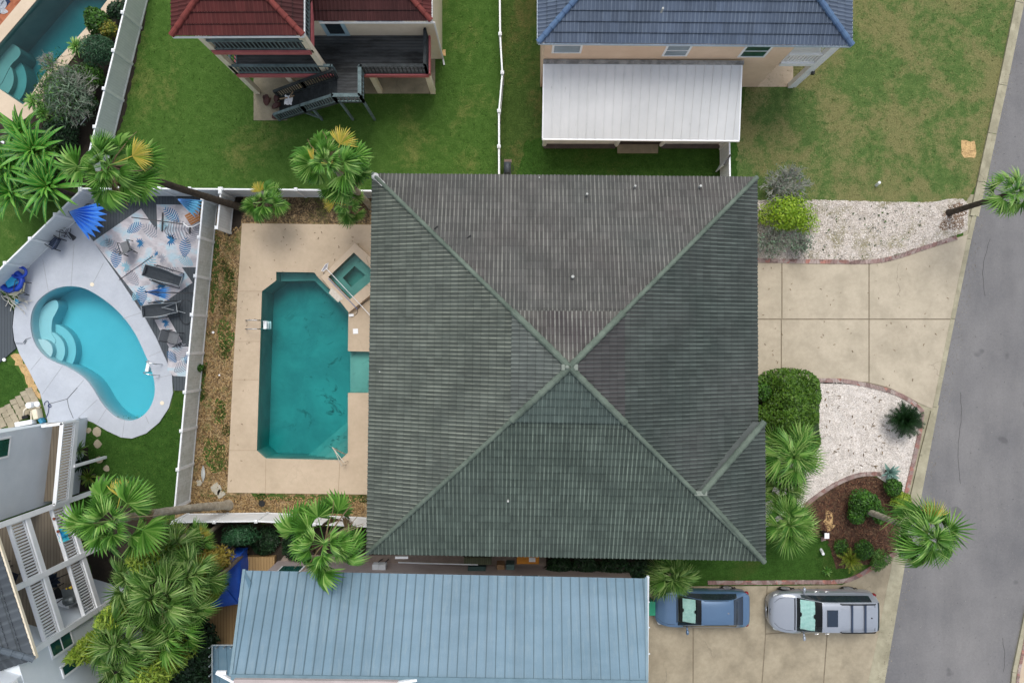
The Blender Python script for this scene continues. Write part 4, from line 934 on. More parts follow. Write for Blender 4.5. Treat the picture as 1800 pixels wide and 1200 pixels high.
# decks
yE = 12.1; yL = 10.82; xa, xb, xc = -12.47, -8.43, -3.78
m = MB(); m.prism([(xa, yE), (-7.9, yE), (-7.9, yL), (-6.7, yL), (-6.7, yE), (xc, yE), (xc, yw), (xa, yw+3)], ZD-.18, ZD, bottom=True); m.build('lower_deck', M_BLKBOARD, rh)
m = MB(); m.prism([(xa, yE), (xb+.05, yE), (xb+.05, yw+5), (xa, yw+5)], ZU-.18, ZU, bottom=True); m.build('upper_deck', M_BLKBOARD, rh)
m = MB()
def fas(p, q, z): m.bar((p[0], p[1], z-.15), (q[0], q[1], z-.15), .07, .32)
fas((xa, yE-.05), (-7.9, yE-.05), ZD); fas((-6.7, yE-.05), (xc, yE-.05), ZD); fas((xc+.05, yE), (xc+.05, yw), ZD); fas((xa-.05, yE), (xa-.05, yw+4), ZD)
fas((xa, yE-.05), (xb+.05, yE-.05), ZU); fas((xb+.10, yE), (xb+.10, yw+6), ZU); fas((xa-.05, yE), (xa-.05, yw+5), ZU)
m.build('deck_edge', M_PINK, rh)
for x, y, zb, zt in ((xa+.03, yE+.12, 0, 7.6), (xb+.02, yE+.12, ZD, 8.2), (xb-1.9, yE+.15, 0, ZD-.2), (-6.45, yE+.15, 0, ZD-.2), (xc-.08, yE+.12, 0, ZD-.2)):
    m = MB(); m.box((x, y, (zb+zt)/2), (.24, .24, zt-zb)); m.build('post', M_CREAM, rh)
railing(rh, [(xa+.15, yE+.02, ZU), (xb, yE+.02, ZU)], 1.05, .17, M_GREYWOOD, post=False); railing(rh, [(xb+.02, yE+.1, ZU), (xb+.02, yw+4, ZU)], 1.05, .17, M_GREYWOOD, post=False)
railing(rh, [(xa+.05, yw+1.5, ZD), (xa+.05, yE+.02, ZD), (-7.95, yE+.02, ZD)], 1.0, .17, M_GREYWOOD, rail_w=.11)
railing(rh, [(-6.65, yE+.02, ZD), (xc-.05, yE+.02, ZD), (xc-.05, yw-.1, ZD)], 1.0, .17, M_DKWOOD, rail_w=.14)
railing(rh, [(-6.7, yE, ZD), (-6.7, yL, ZD), (-7.9, yL, ZD)], 1.0, .17, M_GREYWOOD, rail_w=.16)
# landing stair
S0 = Vector((-7.9, 0, ZD)); S1 = Vector((-11.35, 0, .05)); n = 16
m = MB()
for i in range(n):
    f_ = i/n; x = S0.x+(S1.x-S0.x)*(f_+.5/n); z = S0.z+(S1.z-S0.z)*(f_+1/n); m.box((x, 11.36, z), (.27, 1.02, .05))
m.build('stair_tread', M_DKWOOD, rh)
for y in (10.85, 11.88):
    m = MB(); m.bar((S0.x, y, S0.z-.1), (S1.x, y, S1.z+.05), .05, .28); m.build('stringer', M_DKWOOD, rh)
railing(rh, [(S0.x, 10.82, ZD), (-9.7, 10.82, 1.5), (S1.x, 10.82, .05)], 1.0, .17, M_GREYWOOD, rail_w=.12); railing(rh, [(S0.x, 11.92, ZD), (-9.7, 11.92, 1.5), (S1.x, 11.92, .05)], 1.0, .17, M_DKWOOD, rail_w=.12)
for p, q in (((-7.78, 10.85, 0), (-7.78, 10.85, 2.9)), ((-6.72, 10.85, 0), (-6.72, 10.85, 2.9)), ((-9.3, 10.85, 0), (-9.3, 10.85, 1.7)), ((-9.3, 10.9, 0.1), (-9.9, 10.9, 1.2))):
    m = MB(); m.bar(p, q, .10, .10, up=(0, 1, 0)); m.build('stair_post', M_GREYWOOD, rh)
# door, windows on the wall facing the deck
def wallwin(par, x0, x1, z0, z1, y, fm, gm, nm='window', fw=.09, proud=.03, div=None):
    m = MB(); y_ = y-proud/2
    m.box(((x0+x1)/2, y_, z0+fw/2), (x1-x0, proud, fw)); m.box(((x0+x1)/2, y_, z1-fw/2), (x1-x0, proud, fw)); m.box((x0+fw/2, y_, (z0+z1)/2), (fw, proud, z1-z0-2*fw)); m.box((x1-fw/2, y_, (z0+z1)/2), (fw, proud, z1-z0-2*fw))
    if div: m.box(((x0+x1)/2, y_, (z0+z1)/2), (x1-x0-2*fw, proud, .04)) if div == 'h' else m.box(((x0+x1)/2, y_, (z0+z1)/2), (.05, proud, z1-z0-2*fw))
    f_ = m.build(nm, fm, par); m = MB(); m.box(((x0+x1)/2, y-.006, (z0+z1)/2), (x1-x0-2*fw, .012, z1-z0-2*fw)); m.build('pane', gm, f_); return f_
wallwin(rh, -8.35, -7.30, 3.02, 5.1, yw, mat('pale_blue_paint', '#a9c6d2', '#94b2c0', 2, .5), M_GLASSD, 'door', .18)
wallwin(rh, -6.75, -4.65, 4.45, 5.2, yw, M_WHITE, M_GLASSB, 'window', .06, div='v')
m = MB(); m.tube([(xc+.25, yw-.1, ZM-.1), (xc+.2, yw-.25, ZM-.5), (xr+.06, yw-.06, 4.6), (xr+.06, yw-.06, .2), (xr+.1, yw-.3, .05)], .045, 6); m.build('downpipe', M_WHITE, rh)
# ---------------------------------------------------------------- blue roofed house (upper right)
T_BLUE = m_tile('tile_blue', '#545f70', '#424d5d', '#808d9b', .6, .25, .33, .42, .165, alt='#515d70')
M_BLUECAP = mat('blue_hip_tile', '#557190', '#43597a', 3, .8, .3)
bh = thing('blue_roof_house', 'two storey peach house with slate blue tiled hip roof', 'house', (7.5, 14, 0))
HB = 5.8; ywb = 12.45
a, b = W(946, 75, HB), W(1497, 80, HB); k = 5.0; c = Vector((b.x-k, b.y+k, HB+k*.42)); d = Vector((a.x+k, a.y+k, HB+k*.42)); e = Vector((b.x, b.y+11, HB)); e2 = Vector((a.x, a.y+11, HB)); cf = Vector((b.x-k, b.y+11-k, c.z)); df = Vector((a.x+k, a.y+11-k, c.z))
tile_face('roof', [a, b, c, d], T_BLUE, bh, course=.42, lap=.045); tile_face('roof', [b, e, cf, c], T_BLUE, bh, course=.42, lap=.045); tile_face('roof', [e2, a, d, df], T_BLUE, bh, course=.42, lap=.045)
for q, r_ in ((a, d), (b, c)): ridge_cap('hip_cap', q+Vector((0, 0, .05)), r_+Vector((0, 0, .08)), M_BLUECAP, bh, .12)
m = MB(); m.bar(a+Vector((0, -.03, -.08)), b+Vector((0, -.03, -.08)), .04, .14); m.bar(b+Vector((.03, 0, -.08)), e+Vector((.03, 0, -.08)), .04, .14); m.bar(a+Vector((-.03, 0, -.08)), e2+Vector((-.03, 0, -.08)), .04, .14); m.build('fascia', mat('pale_blue_trim', '#b9c8d6', '#a3b3c2', 2, .5), bh)
m = MB(); m.prism([(1.38, ywb), (11.98, ywb), (11.98, 23), (1.38, 23)], -.02, HB-.1); m.build('wall', M_PEACH, bh)
m = MB(); m.prism([(a.x+.1, a.y+.1), (b.x-.1, b.y+.1), (b.x-.1, 23), (a.x+.1, 23)], HB-.16, HB-.09, bottom=True); m.build('soffit', M_WHITE, bh)
wallwin(bh, 1.70, 2.98, 4.62, 5.6, ywb, M_WHITE, M_GLASSB); wallwin(bh, 6.52, 7.62, 4.25, 5.6, ywb, M_WHITE, M_GLASSB, div='h'); wallwin(bh, 9.86, 11.05, 4.12, 5.6, ywb, M_WHITE, M_GLASSG, div='h')
m = MB(); m.box((12.9, 13.35, 3.25), (1.75, 1.9, .34)); m.build('balcony_floor', M_WHITE, bh)
railing(bh, [(12.05, ywb+.02, 3.42), (13.72, ywb+.02, 3.42), (13.72, 14.3, 3.42)], 1.0, .15, M_WHITE, rail_w=.1, bal=.05, post=False)
m = MB(); m.box((13.62, ywb+.06, 2.8), (.24, .24, 5.7)); m.build('post', M_WHITE, bh); m = MB(); m.tube([(13.82, ywb-.02, 5.6), (13.82, ywb-.02, .1)], .05, 6); m.build('downpipe', M_WHITE, bh); m = MB(); m.box((13.84, ywb-.1, 2.35), (.12, .16, .2)); m.build('porch_lamp', M_BLACKP, bh)
o = pipe(1163, 20, HB+2.0-.4, .04, .3); o.parent = None; o.parent = bh; o.location = Vector(main.location)-Vector(bh.location)
# patio roof: a metal lean-to
pr = thing('patio_roof', 'white metal lean-to patio roof against the peach house', 'patio cover', (5.8, 11, 0))
zt_, zb_ = 3.8, 2.65; a, b, c, d = W(955, 243, zb_), W(1298, 246, zb_), W(1303, 114, zt_), W(957, 112, zt_)
M_PATIO = NT('white_metal_sheet'); _t = M_PATIO; _co = _t.coord(); _n = _t.noise(_t.mapping(_co, (3, .5, 1)), 2, 7, .75); _c = _t.ramp(_t.noise(_co, .5, 4), [(.3, H('#c2c5c6')), (.7, H('#d2d4d5'))]); _c = _t.mix(_t.math('MULTIPLY', _t.ramp(_n, [(.62, (0, 0, 0, 1)), (.72, (1, 1, 1, 1))]), .6), _c, H('#8f918f')); M_PATIO = _t.done(_c, .5, 0, .4)
m = MB(); seam_face(m, [a, b, c, d], .395, .03, .03, .08, .0); m.build('roof_panels', M_PATIO, pr)
m = MB(); m.bar(d+Vector((-.05, .07, .04)), c+Vector((.1, .07, .04)), .17, .10); m.build('top_flashing', mat('stained_metal', '#9a9b99', '#6b6d6c', 3, .6, lo=.42, hi=.58), pr)
m = MB(); m.bar(a+Vector((-.05, -.03, -.08)), b+Vector((.05, -.03, -.08)), .08, .14); m.bar(a+Vector((-.03, 0, -.05)), d+Vector((-.03, 0, -.05)), .06, .12); m.bar(b+Vector((.03, 0, -.05)), c+Vector((.03, 0, -.05)), .06, .12); m.build('gutter', M_WHITE, pr)
y0 = 9.62
for x in (1.58, 5.1, 7.3, 10.2):
    m = MB(); m.tube([(x, y0, 0), (x, y0, 2.6)], .11, 10); m.build('post', M_VINYL, pr)
m = MB(); m.box((3.3, y0+.05, .5), (3.4, .06, .95)); m.box((8.75, y0+.05, .5), (2.8, .06, .95)); m.build('screen_wall', M_VINYL, pr)
m = MB(); m.box((3.3, y0-.08, .06), (3.5, .22, .12)); m.box((8.75, y0-.08, .06), (2.9, .22, .12)); m.build('kick_strip', mat('brown_strip', '#5b5350', '#453f3d', 3, .9), pr)
m = MB(); m.box((6.2, y0+.02, 1.2), (2.1, .05, 2.3)); m.build('dark_door', mat('dark_screen', '#3e3536', '#2e2829', 3, .9), pr)
# ---------------------------------------------------------------- blue-grey metal roofed house (bottom)
T_ANG = .0212
ZA, ZR = 5.8, 7.75
mh = thing('metal_roof_house', 'long house with blue-grey standing seam metal roof along the bottom', 'house', (-1.5, -12.5, 0))
a, b = W(430, 1002, ZA), W(1135, 1016, ZA); r0, r1 = W(407, 1188, ZR), W(1136, 1199, ZR)
def _mr():
    t = NT('blue_standing_seam'); co = t.coord(); n = t.noise(t.mapping(co, (.35, 1, 1)), .5, 4); c = t.ramp(n, [(.35, H('#4f6f81')), (.65, H('#627f91'))])
    sp = t.n('ShaderNodeSeparateXYZ'); t.l(co, sp.inputs[0]); wn = t.n('ShaderNodeTexWhiteNoise', noise_dimensions='1D'); t.l(t.math('FLOOR', t.math('DIVIDE', t.math('MULTIPLY_ADD', sp.outputs[1], .021, sp.outputs[0]), .378)), wn.inputs['W']); c = t.mix(.16, c, t.ramp(wn.outputs['Value'], [(0, (.6, .6, .6, 1)), (1, (1.3, 1.3, 1.3, 1))]), 'MULTIPLY'); sk = t.ramp(t.noise(t.mapping(co, (4, .4, 1)), 1.5, 6, .7), [(.5, (0, 0, 0, 1)), (.75, (1, 1, 1, 1))]); c = t.mix(t.math('MULTIPLY', sk, .25), c, H('#8c9a9a')); c = t.mix(.3, c, t.ramp(t.noise(co, 25, 4), [(.3, (.8, .8, .8, 1)), (.7, (1.1, 1.1, 1.1, 1))]), 'MULTIPLY'); return t.done(c, .55, 0.0, .5)
M_MROOF = _mr()
a_, b_ = (b, a); M_SEAM = mat('roof_seam_blue', '#3a5a6a', '#34525f', 3, .5)
m = MB(); m2_ = MB(); seam_face(m, [b, a, r0, r1], .378, .035, .035, .05, .12, m2_); m.build('roof', M_MROOF, mh); m2_.build('roof_seams', M_SEAM, mh)
# further slope beyond the ridge
m = MB(); bk = [r0, r1, W(1134, 1290, 6.6), W(400, 1290, 6.6)]; N_ = (bk[1]-bk[0]).cross(bk[2]-bk[0])
seam_face(m, [bk[3], bk[2], bk[1], bk[0]], .378, .035, .03, .05, .12); m.build('roof', M_MROOF, mh)
m = MB(); m.bar(r0+Vector((0, 0, .05)), r1+Vector((0, 0, .05)), .22, .05); m.bar(a+Vector((-.02, .03, -.03)), r0+Vector((-.02, 0, 0)), .12, .12); m.bar(b+Vector((.02, .03, -.03)), r1+Vector((.02, 0, 0)), .10, .10); m.build('roof_trim', mat('blue_trim', '#6d8794', '#5e7783', 3, .45), mh)
m = MB(); m.bar(b+Vector((.12, .05, -.2)), W(1137, 1230, 5.6), .10, .12); m.build('gutter', M_GREYW, mh)
for i in range(4):
    p = b.lerp(r1, i/4)+Vector((.06, 0, -.15)); m = MB(); m.bar(p, p+Vector((.12, 0, -.02)), .04, .04); m.build('gutter_bracket', M_GREYW, mh)
m = MB(); e0, e1 = W(428, 1000, ZA+.02), W(424, 1075, ZA-.05); m.add([e0, W(441, 1022, ZA+.35), W(434, 1075, ZA+.5), e1], [(0, 1, 2, 3)])
for q in range(3): p_ = e0.lerp(e1, .2+.27*q); m.bar(p_, p_+Vector((.3, -.05, .22)), .03, .03)
m.build('side_hip', M_MROOF, mh)
m = MB(); wy = a.y-.35; m.prism([(a.x+.15, wy+.95), (a.x+.55, wy+.95), (b.x-.5, b.y-.35), (b.x-.45, -20), (a.x, -20)], -.02, ZA-.12)
m = MB(); m.prism([(-11.45, -10.72), (5.6, -11.05), (5.6, -20), (-11.45, -20)], -.02, ZA-.15); m.build('wall', M_PINKW, mh)
for px, z0_, z1_, w_ in ((506, 1.0, 2.0, 1.1), (746, 1.9, 2.5, .7), (932, 1.8, 2.5, .9)):
    x = (px-900)*(39-2)/1400; yy = -10.72-(x+11.45)*.0194; wf = MB(); wf.box((x, yy+.02, (z0_+z1_)/2), (w_, .05, z1_-z0_)); f_ = wf.build('window', M_WHITE, mh); wf = MB(); wf.box((x, yy+.052, (z0_+z1_)/2), (w_-.14, .02, z1_-z0_-.14)); wf.build('pane', M_GLASSG, f_)
# dormer wall line at the very bottom and lower roof with balcony rail at left
q = W(412, 1189, 7.9); q2 = W(700, 1194, 7.9); m = MB(); m.box(((q.x+q2.x)/2, q.y-.55, 7.75), (q2.x-q.x, .9, .5), -.012); m.build('dormer_wall', M_PINKW, mh)
m = MB(); g0, g1, g2 = W(381, 1181, 7.6), W(424, 1198, 7.9), W(398, 1181, 7.6); m.bar(g0, g1+Vector((.5, -.4, 0)), .10, .16); m.bar(g0, g2, .12, .12); g3, g4 = W(698, 1200, 8.0), W(752, 1190, 7.6); m.bar(g3, g4, .10, .16); m.bar(g4, W(738, 1190, 7.6), .12, .14); m.build('white_bargeboard', M_WHITE, mh)
m = MB(); seam_face(m, [W(372, 1230, 3.0), W(430, 1230, 3.0), W(430, 1134, 3.3), W(374, 1134, 3.3)], .38, .03, .03); m.build('porch_roof', M_MROOF, mh)
m = MB(); s_ = W(373, 1133, 3.45)
for zz in (0, .25): m.bar(W(373, 1133, 3.4+zz), W(418, 1133, 3.4+zz), .04, .04); m.bar(W(373, 1133, 3.4+zz), W(373, 1215, 3.4+zz), .04, .04)
for x_ in (373, 385, 398, 410): m.bar(W(x_, 1133, 3.3), W(x_, 1133, 3.3)+Vector((0, 0, .38)), .04, .04)
for y_ in (1148, 1165, 1182): m.bar(W(373, y_, 3.3), W(373, y_, 3.3)+Vector((0, 0, .38)), .04, .04)
m.build('guard_rail', mat('grey_metal', '#9ba6ab', '#858f94', 3, .5), mh)
# ---------------------------------------------------------------- pale grey house with balconies (lower left)
wh = thing('balcony_house', 'pale grey three level house with white slatted balconies and dark tiled roof corner', 'house', (-21, -9.5, 0))
pA = W(173, 861, 0); pC = W(227, 1035, 0); dS = (pC-pA).normalized(); nE = Vector((-dS.y, dS.x, 0))
if nE.x < 0: nE = -nE
pE = pC+dS*2.75; pB = pA.lerp(pC, .50)
L1, L2, EV = 3.0, 5.95, 8.9
# north wing wall: base line between (92,744) and (76,885) at ground, rising off-frame
w0 = W(93, 744, 3)*1.0; w1 = W(76, 888, 3)*1.0; w0.z = w1.z = 0; dN = (w1-w0).normalized(); nW = Vector((-1, 0, 0))
back = Vector((-4.5, -.6, 0))
m = MB(); m.prism(xy([w0, w1, w1+back, w0+back]), -.02, 9.0, bottom=True); m.build('wall', M_GREYW, wh)
# window on that wall seen at the frame edge
def ewin(par, base, d, n, t0, t1, z0, z1, gm, div=True, fw=.08):
    a = base+d*t0+n*.02; b = base+d*t1+n*.02; m = MB()
    for z in (z0+fw/2, z1-fw/2): m.bar(a+Vector((0, 0, z)), b+Vector((0, 0, z)), .05, fw)
    for p in (a, b): m.bar(p+Vector((0, 0, z0)), p+Vector((0, 0, z1)), .05, fw, up=d)
    if div: q = a+Vector((0, 0, (z0+z1)/2)); m.bar(q, b+Vector((0, 0, (z0+z1)/2)), .05, .05)
    f_ = m.build('window', M_WHITE, par); m = MB(); c_ = (a+b)/2+Vector((0, 0, (z0+z1)/2))-n*.0; m.bar(a+Vector((0, 0, (z0+z1)/2)), b+Vector((0, 0, (z0+z1)/2)), .02, z1-z0-fw); m.build('pane', gm, f_)
nN = Vector((-dN.y, dN.x, 0)); nN = nN if nN.x > 0 else -nN
ewin(wh, w0, dN, nN, .25, 1.05, 6.0, 7.5, M_GLASSG, False)
# south wall after post C
m = MB(); m.prism(xy([pC, pE, pE+Vector((-6, -2, 0)), pC+Vector((-6, 1.8, 0))]), -.02, EV-.1, bottom=True); m.build('wall', M_GREYW, wh)
pf = pC+dS*.55; m = MB(); m.prism(xy([pf-nE*.02, pE-nE*.02, pE+Vector((-6, -2, 0)), pf+Vector((-6, 1.8, 0))]), EV-.1, 11.0, bottom=True); m.build('upper_wall', M_GREYW, wh)
ewin(wh, pC, dS, nE, .06, .68, 5.3, 6.9, M_GLASSG); ewin(wh, pC, dS, nE, 1.2, 1.62, 5.0, 6.6, M_GLASSG, False); ewin(wh, pf, dS, nE, .05, .72, 9.15, 10.4, M_GLASSG)
# balconies
fA1, fC1 = pA, pC; inN = -nE*2.6
nb0 = W(132, 740, L1); nb1 = W(119, 878, L1); dd = nb1-nb0
def slab(name, pts, z, mt, th=.2): m = MB(); m.prism(xy(pts), z-th, z, bottom=True); return m.build(name, mt, wh)
slab('balcony_floor', [pA-nE*.02, pC-nE*.02, pC-nE*3.4, pA-nE*3.4], L1, M_BRNBOARD)
slab('balcony_floor', [nb0+Vector((-.05, 0, 0)), nb1+Vector((-.05, 0, 0)), nb1+Vector((-1.3, -.1, 0)), nb0+Vector((-1.3, -.1, 0))], L1, M_BRNBOARD)
slab('balcony_floor', [pA-nE*.02, pC-nE*.02, pC-nE*1.25, pA-nE*1.25], L2, M_BRNBOARD)
for p, q, z in ((pA+nE*.03, pC+nE*.03, L1), (pA+nE*.03, pC+nE*.03, L2), (nb0-Vector((0, 0, L1)), nb1-Vector((0, 0, L1)), L1)): m = MB(); m.bar(p+Vector((0, 0, z-.12)), q+Vector((0, 0, z-.12)), .08, .30); m.build('balcony_edge', M_WHITE, wh)
def srail(p, q, z, mid=True): railing(wh, [p+Vector((0, 0, z)), q+Vector((0, 0, z))], 1.05, .125, M_WHITE, rail_w=.16, bal=.055, post=False)
srail(pA-nE*.02, pB-nE*.02, L1); srail(pB-nE*.02, pC-nE*.02, L1); srail(pA-nE*.02, pB-nE*.02, L2); srail(pB-nE*.02, pC-nE*.02, L2)
railing(wh, [nb0, nb1], 1.05, .125, M_WHITE, rail_w=.16, bal=.055, post=True)
railing(wh, [nb0, nb0+Vector((-.9, -.12, 0))], 1.05, .125, M_WHITE, rail_w=.12, bal=.055, post=False)
for p in (pA, pB, pC):
    m = MB(); m.bar(p, p+Vector((0, 0, EV-.1)), .22, .22, up=dS); m.build('post', M_WHITE, wh)
m = MB(); p_ = nb0.lerp(nb1, .58); p_.z = 0; m.bar(p_+Vector((.05, 0, 0)), p_+Vector((.05, 0, 2.85)), .12, .12, up=(0, 1, 0)); m.build('post', M_WHITE, wh)
# tiled roof corner with gutter
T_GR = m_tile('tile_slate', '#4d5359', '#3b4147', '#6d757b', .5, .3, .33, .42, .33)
ce = W(61, 1157, EV); ea = W(-20, 905, EV); dE = (ce-ea).normalized(); nI = Vector((dE.y, -dE.x, 0)); nI = nI if nI.x < 0 else -nI
rise = 2.4
pkc = ce+nI*4.5-dE*4.5+Vector((0, 0, rise)); pka = ea+nI*4.5+Vector((0, 0, rise)); cs = ce+nI*9
for poly in ([ea, ce, pkc, pka], [ce, cs, pkc]):
    if (poly[1]-poly[0]).cross(poly[2]-poly[0]).z < 0: poly = [poly[1], poly[0]]+poly[2:][::-1]
    tile_face('roof', poly, T_GR, wh, pitch=.33, course=.34, lap=.05, amp=.012)
ridge_cap('hip_cap', ce+Vector((0, 0, .05)), pkc+Vector((0, 0, .08)), mat('slate_hip_tile', '#5b656e', '#48515a', 3, .8), wh, .12)
m = MB(); m.bar(ea+Vector((0, 0, -.05))-nI*.05, ce+Vector((0, 0, -.05))-nI*.05, .07, .14); m.bar(ce+Vector((0, 0, -.08)), cs+Vector((0, 0, -.08)), .05, .12); m.build('gutter', M_CREAM, wh)
# ---------------------------------------------------------------- things on the balcony
NAVY = mat('navy_canvas', '#1f2a3f', '#151d2d', 3, .8); STEEL = mat('grey_steel_box', '#7e8486', '#6a7072', 2, .4, 0, .6)
def onb(px, py, z): return W(px, py, z)
def chair_simple(name, label, c, rz, mt, fr, h=.45, group=None, arm=True, wd=.58):
    t = thing(name, label, 'chair', (0, 0, 0), 0, group)
    m = MB(); m.box((0, 0, h), (wd-.04, .52, .05)); m.build('seat', mt, t, bevel=.01)
    m = MB(); M = Matrix.Rotation(R(-18), 3, 'X'); m.box((0, .33, h+.30), (wd-.04, .05, .58), M=M); m.build('backrest', mt, t, bevel=.01)
    for x in (-wd/2, wd/2):
        m = MB(); m.tube([(x, -.28, 0), (x, -.27, h+.2), (x, .2, h+.22), (x, .38, h+.5)], .02, 6); m.tube([(x, .18, h+.2), (x, .34, 0)], .02, 6); m.build('armrest', fr, t)
        for y in (-.28, .32): m = MB(); m.tube([(x, y, 0), (x, y, h)], .018, 6); m.build('leg', fr, t)
    t.location = c; t.rotation_euler = (0, 0, rz); return t
def closed_umbrella(name, label, base, hp, L, rw, mt, tilt=(0, 0), n=8, polemt=None, group=None):
    t = thing(name, label, 'umbrella', base, 0, group); b = Vector(base); top = b+Vector((tilt[0], tilt[1], hp))
    m = MB(); m.tube([b, top], .022, 6); m.build('pole', polemt or M_BLACKP, t); ax = (top-b).normalized(); s = ax.cross(Vector((0, 1, 0))).normalized(); q = ax.cross(s); rows = []
    for i in range(6):
        f = i/5; c_ = top-ax*L*f; rr = .03+rw*f**.8; rows.append([c_+(s*math.cos(a)+q*math.sin(a))*rr*(1 if k % 2 else .42) for k, a in enumerate([2*math.pi*k/(2*n) for k in range(2*n+1)])])
    m = MB(); m.grid(rows); m.build('canopy', mt, t); return t
closed_umbrella('closed_umbrella', 'closed navy umbrella on the lower brown balcony', onb(128, 1004, L1), 2.3, 1.3, .32, NAVY, (-.5, -.1))
closed_umbrella('closed_umbrella', 'closed navy umbrella under the dark roof gutter at the left edge', onb(18, 985, L2), 1.6, .9, .42, NAVY, (-.1, 0))
chair_simple('deck_chair', 'dark chair on the upper balcony beside the roof gutter', W(30, 1010, L2), 1.2, NAVY, M_BLACKP)
chair_simple('deck_chair', 'black and grey chair beside the steel grill on the lower balcony', W(110, 1040, L1), 2.2, M_BLACKP, M_BLACKP)
m = MB(); c_ = W(131, 1043, L1+.5); m.box((c_.x, c_.y, L1+.45), (.62, .75, .9), .25); t = thing('steel_grill', 'grey steel grill cabinet with a ball tray on the lower balcony', 'grill', (c_.x, c_.y, L1)); m.build('cabinet', STEEL, t, bevel=.03)
m = MB(); m.tube([(c_.x-.22, c_.y-.2, L1+.93), (c_.x+.22, c_.y-.1, L1+.93)], .16, 12); m.build('hood', STEEL, t, smooth=True)
m = MB(); rg = random.Random(2)
for i in range(9): m.sphere((c_.x+.05+rg.uniform(-.18, .18), c_.y+.42+rg.uniform(-.06, .06), L1+.95), .045, 4)
m.build('tray_of_balls', mat('yellow_red_balls', '#c9c23a', '#b3492c', 12, .5, lo=.45, hi=.55), t)
c_ = W(120, 1062, L1); t = thing('storage_bench', 'white storage bench in the lower balcony corner', 'bench', (c_.x, c_.y, L1)); m = MB(); m.box((c_.x, c_.y, L1+.3), (.75, .9, .6), .25); m.build('box', M_WHITE, t, bevel=.02); m = MB(); m.box((c_.x, c_.y, L1+.63), (.8, .95, .05), .25); m.build('lid', M_WHITE, t, bevel=.01)
# beach towel over the rail
c_ = (pA.lerp(pB, .52)); rg = random.Random(4); rows = []
for i in range(9):
    r_ = []
    for j in range(9):
        s = (j-4)/4; u = i/8; pos = c_+dS*(u-.5)*.62+nE*(.03*math.sin(u*14)+(.10 if s > 0 else -.06)*min(1, abs(s)*3)-.03)+Vector((0, 0, L1+1.09-abs(s)*.55)); r_.append(pos)
    rows.append(r_)
m = MB(); m.grid(rows); m.build('beach_towel', mat('blue_towel', '#1f8bd0', '#4fd0d8', 3, .9, lo=.45, hi=.55), label='bright blue and aqua towel hung over the white balcony rail', cat='towel')
for i, (px, py) in enumerate(((96, 911), (103, 933))):
    c_ = W(px, py, L1+1.1); m = MB(); m.cyl((c_.x, c_.y, L1+1.075), .05, .09, 10, .065); m.build('flower_pot', mat('terracotta', '#8a4a38', '#713a2c', 4, .8), label=('small terracotta pot on the balcony rail nearest the long white post' if i == 0 else 'small terracotta pot on the balcony rail further down from the long white post'), cat='pot', group='pots on the balcony rail')
# ---------------------------------------------------------------- fences
fence('long white mildewed vinyl fence between the two pool yards', WP([(356, 349), (306, 893)], 1.85), 0.05, 1.80, None, M_VIN2)
fence('grey-white vinyl fence beside the shrubs of the upper left garden', WP([(232, -45), (150, 290)], 1.85), .05, 1.80, None, M_VIN1)
fence('white vinyl fence slanting behind the blue pool float', WP([(141, 334), (-35, 505)], 1.85), .05, 1.80, None, M_VIN1)
fence('white vinyl fence above the palm-print terrace under the leaning palm', WP([(141, 331), (280, 331), (387, 332)], 1.85), .05, 1.80, None, M_VIN1)
fence('white vinyl fence behind the fan palms above the tan pool deck', WP([(389, 332), (520, 333), (662, 335)], 1.85), .05, 1.80, None, M_VIN1, off=1)
fence('short stub of white vinyl fence beside the leaning palm base', WP([(387, 338), (381, 400)], 1.85), .05, 1.80, None, M_VIN1, bay=1.7)
fence('bright white vinyl fence along the wood chips below the tan pool deck', WP([(303, 918), (450, 916), (655, 926)], 1.85), .05, 1.80, None, M_VINYL, bay=2.4)
fence('thin white fence seen edge-on between the two upper lawns', WP([(878, -40), (879, 60), (883, 128), (877, 195), (877, 320)], 1.70), .05, 1.65, None, M_VIN1, bay=1.8)
fence('white fence beside the patio roof with its gate ajar', WP([(1283, 246), (1284, 318)], 1.75), .05, 1.70, None, M_VIN1, bay=1.9)
g0 = W(1284, 272, 1.75); g1 = W(1273, 290, 1.75)
t = thing('fence_gate', 'narrow white gate leaf standing ajar by the patio roof', 'gate', (g0.x, g0.y, 0)); m = MB(); m.bar((g0.x, g0.y, .95), (g1.x, g1.y, .95), .04, 1.5); m.build('panel', M_VIN1, t); m = MB(); m.bar((g0.x, g0.y, 1.74), (g1.x, g1.y, 1.74), .07, .08); m.build('top_rail', M_BLACKP, t)
# ---------------------------------------------------------------- paving stones, flagstones
rg = random.Random(5); k = 0
for i in range(9):
    for j in range(4):
        px = 68-i*9.2-j*4.6; py = 688+i*7.2-j*8.6+(0 if i % 2 else 1.5)
        px -= 2; py += 22
        if px > 74-(py-690)*-.1 or py > 752 or px < -8: continue
        p = W(px, py); m = MB(); s = rg.uniform(.20, .235); m.prism([(p.x+s*.98*math.cos(a)*1.0, p.y+s*.85*math.sin(a)) for a in [R(45+20+90*q)+rg.uniform(-.1, .1) for q in range(4)]], .0, .05)
        m.build('paving_stone', M_FLAG, label='square tan paving stone in the small path above the pale grey house', cat='paving stone', group='paving stones of the small path'); k += 1
FS = [(156, 756, 5, 'small grey flagstone touching the pool surround'), (171, 758, 8, 'wide tan flagstone nearest the white pool surround'), (172, 780, 7, 'round tan flagstone second down the lawn'), (175, 808, 7, 'pointed tan flagstone midway down the lawn'), (188, 823, 6, 'narrow tan flagstone beside the pointed one'), (180, 845, 8, 'wide flagstone low on the lawn near the palm'), (198, 853, 6, 'small dull flagstone lowest on the lawn')]
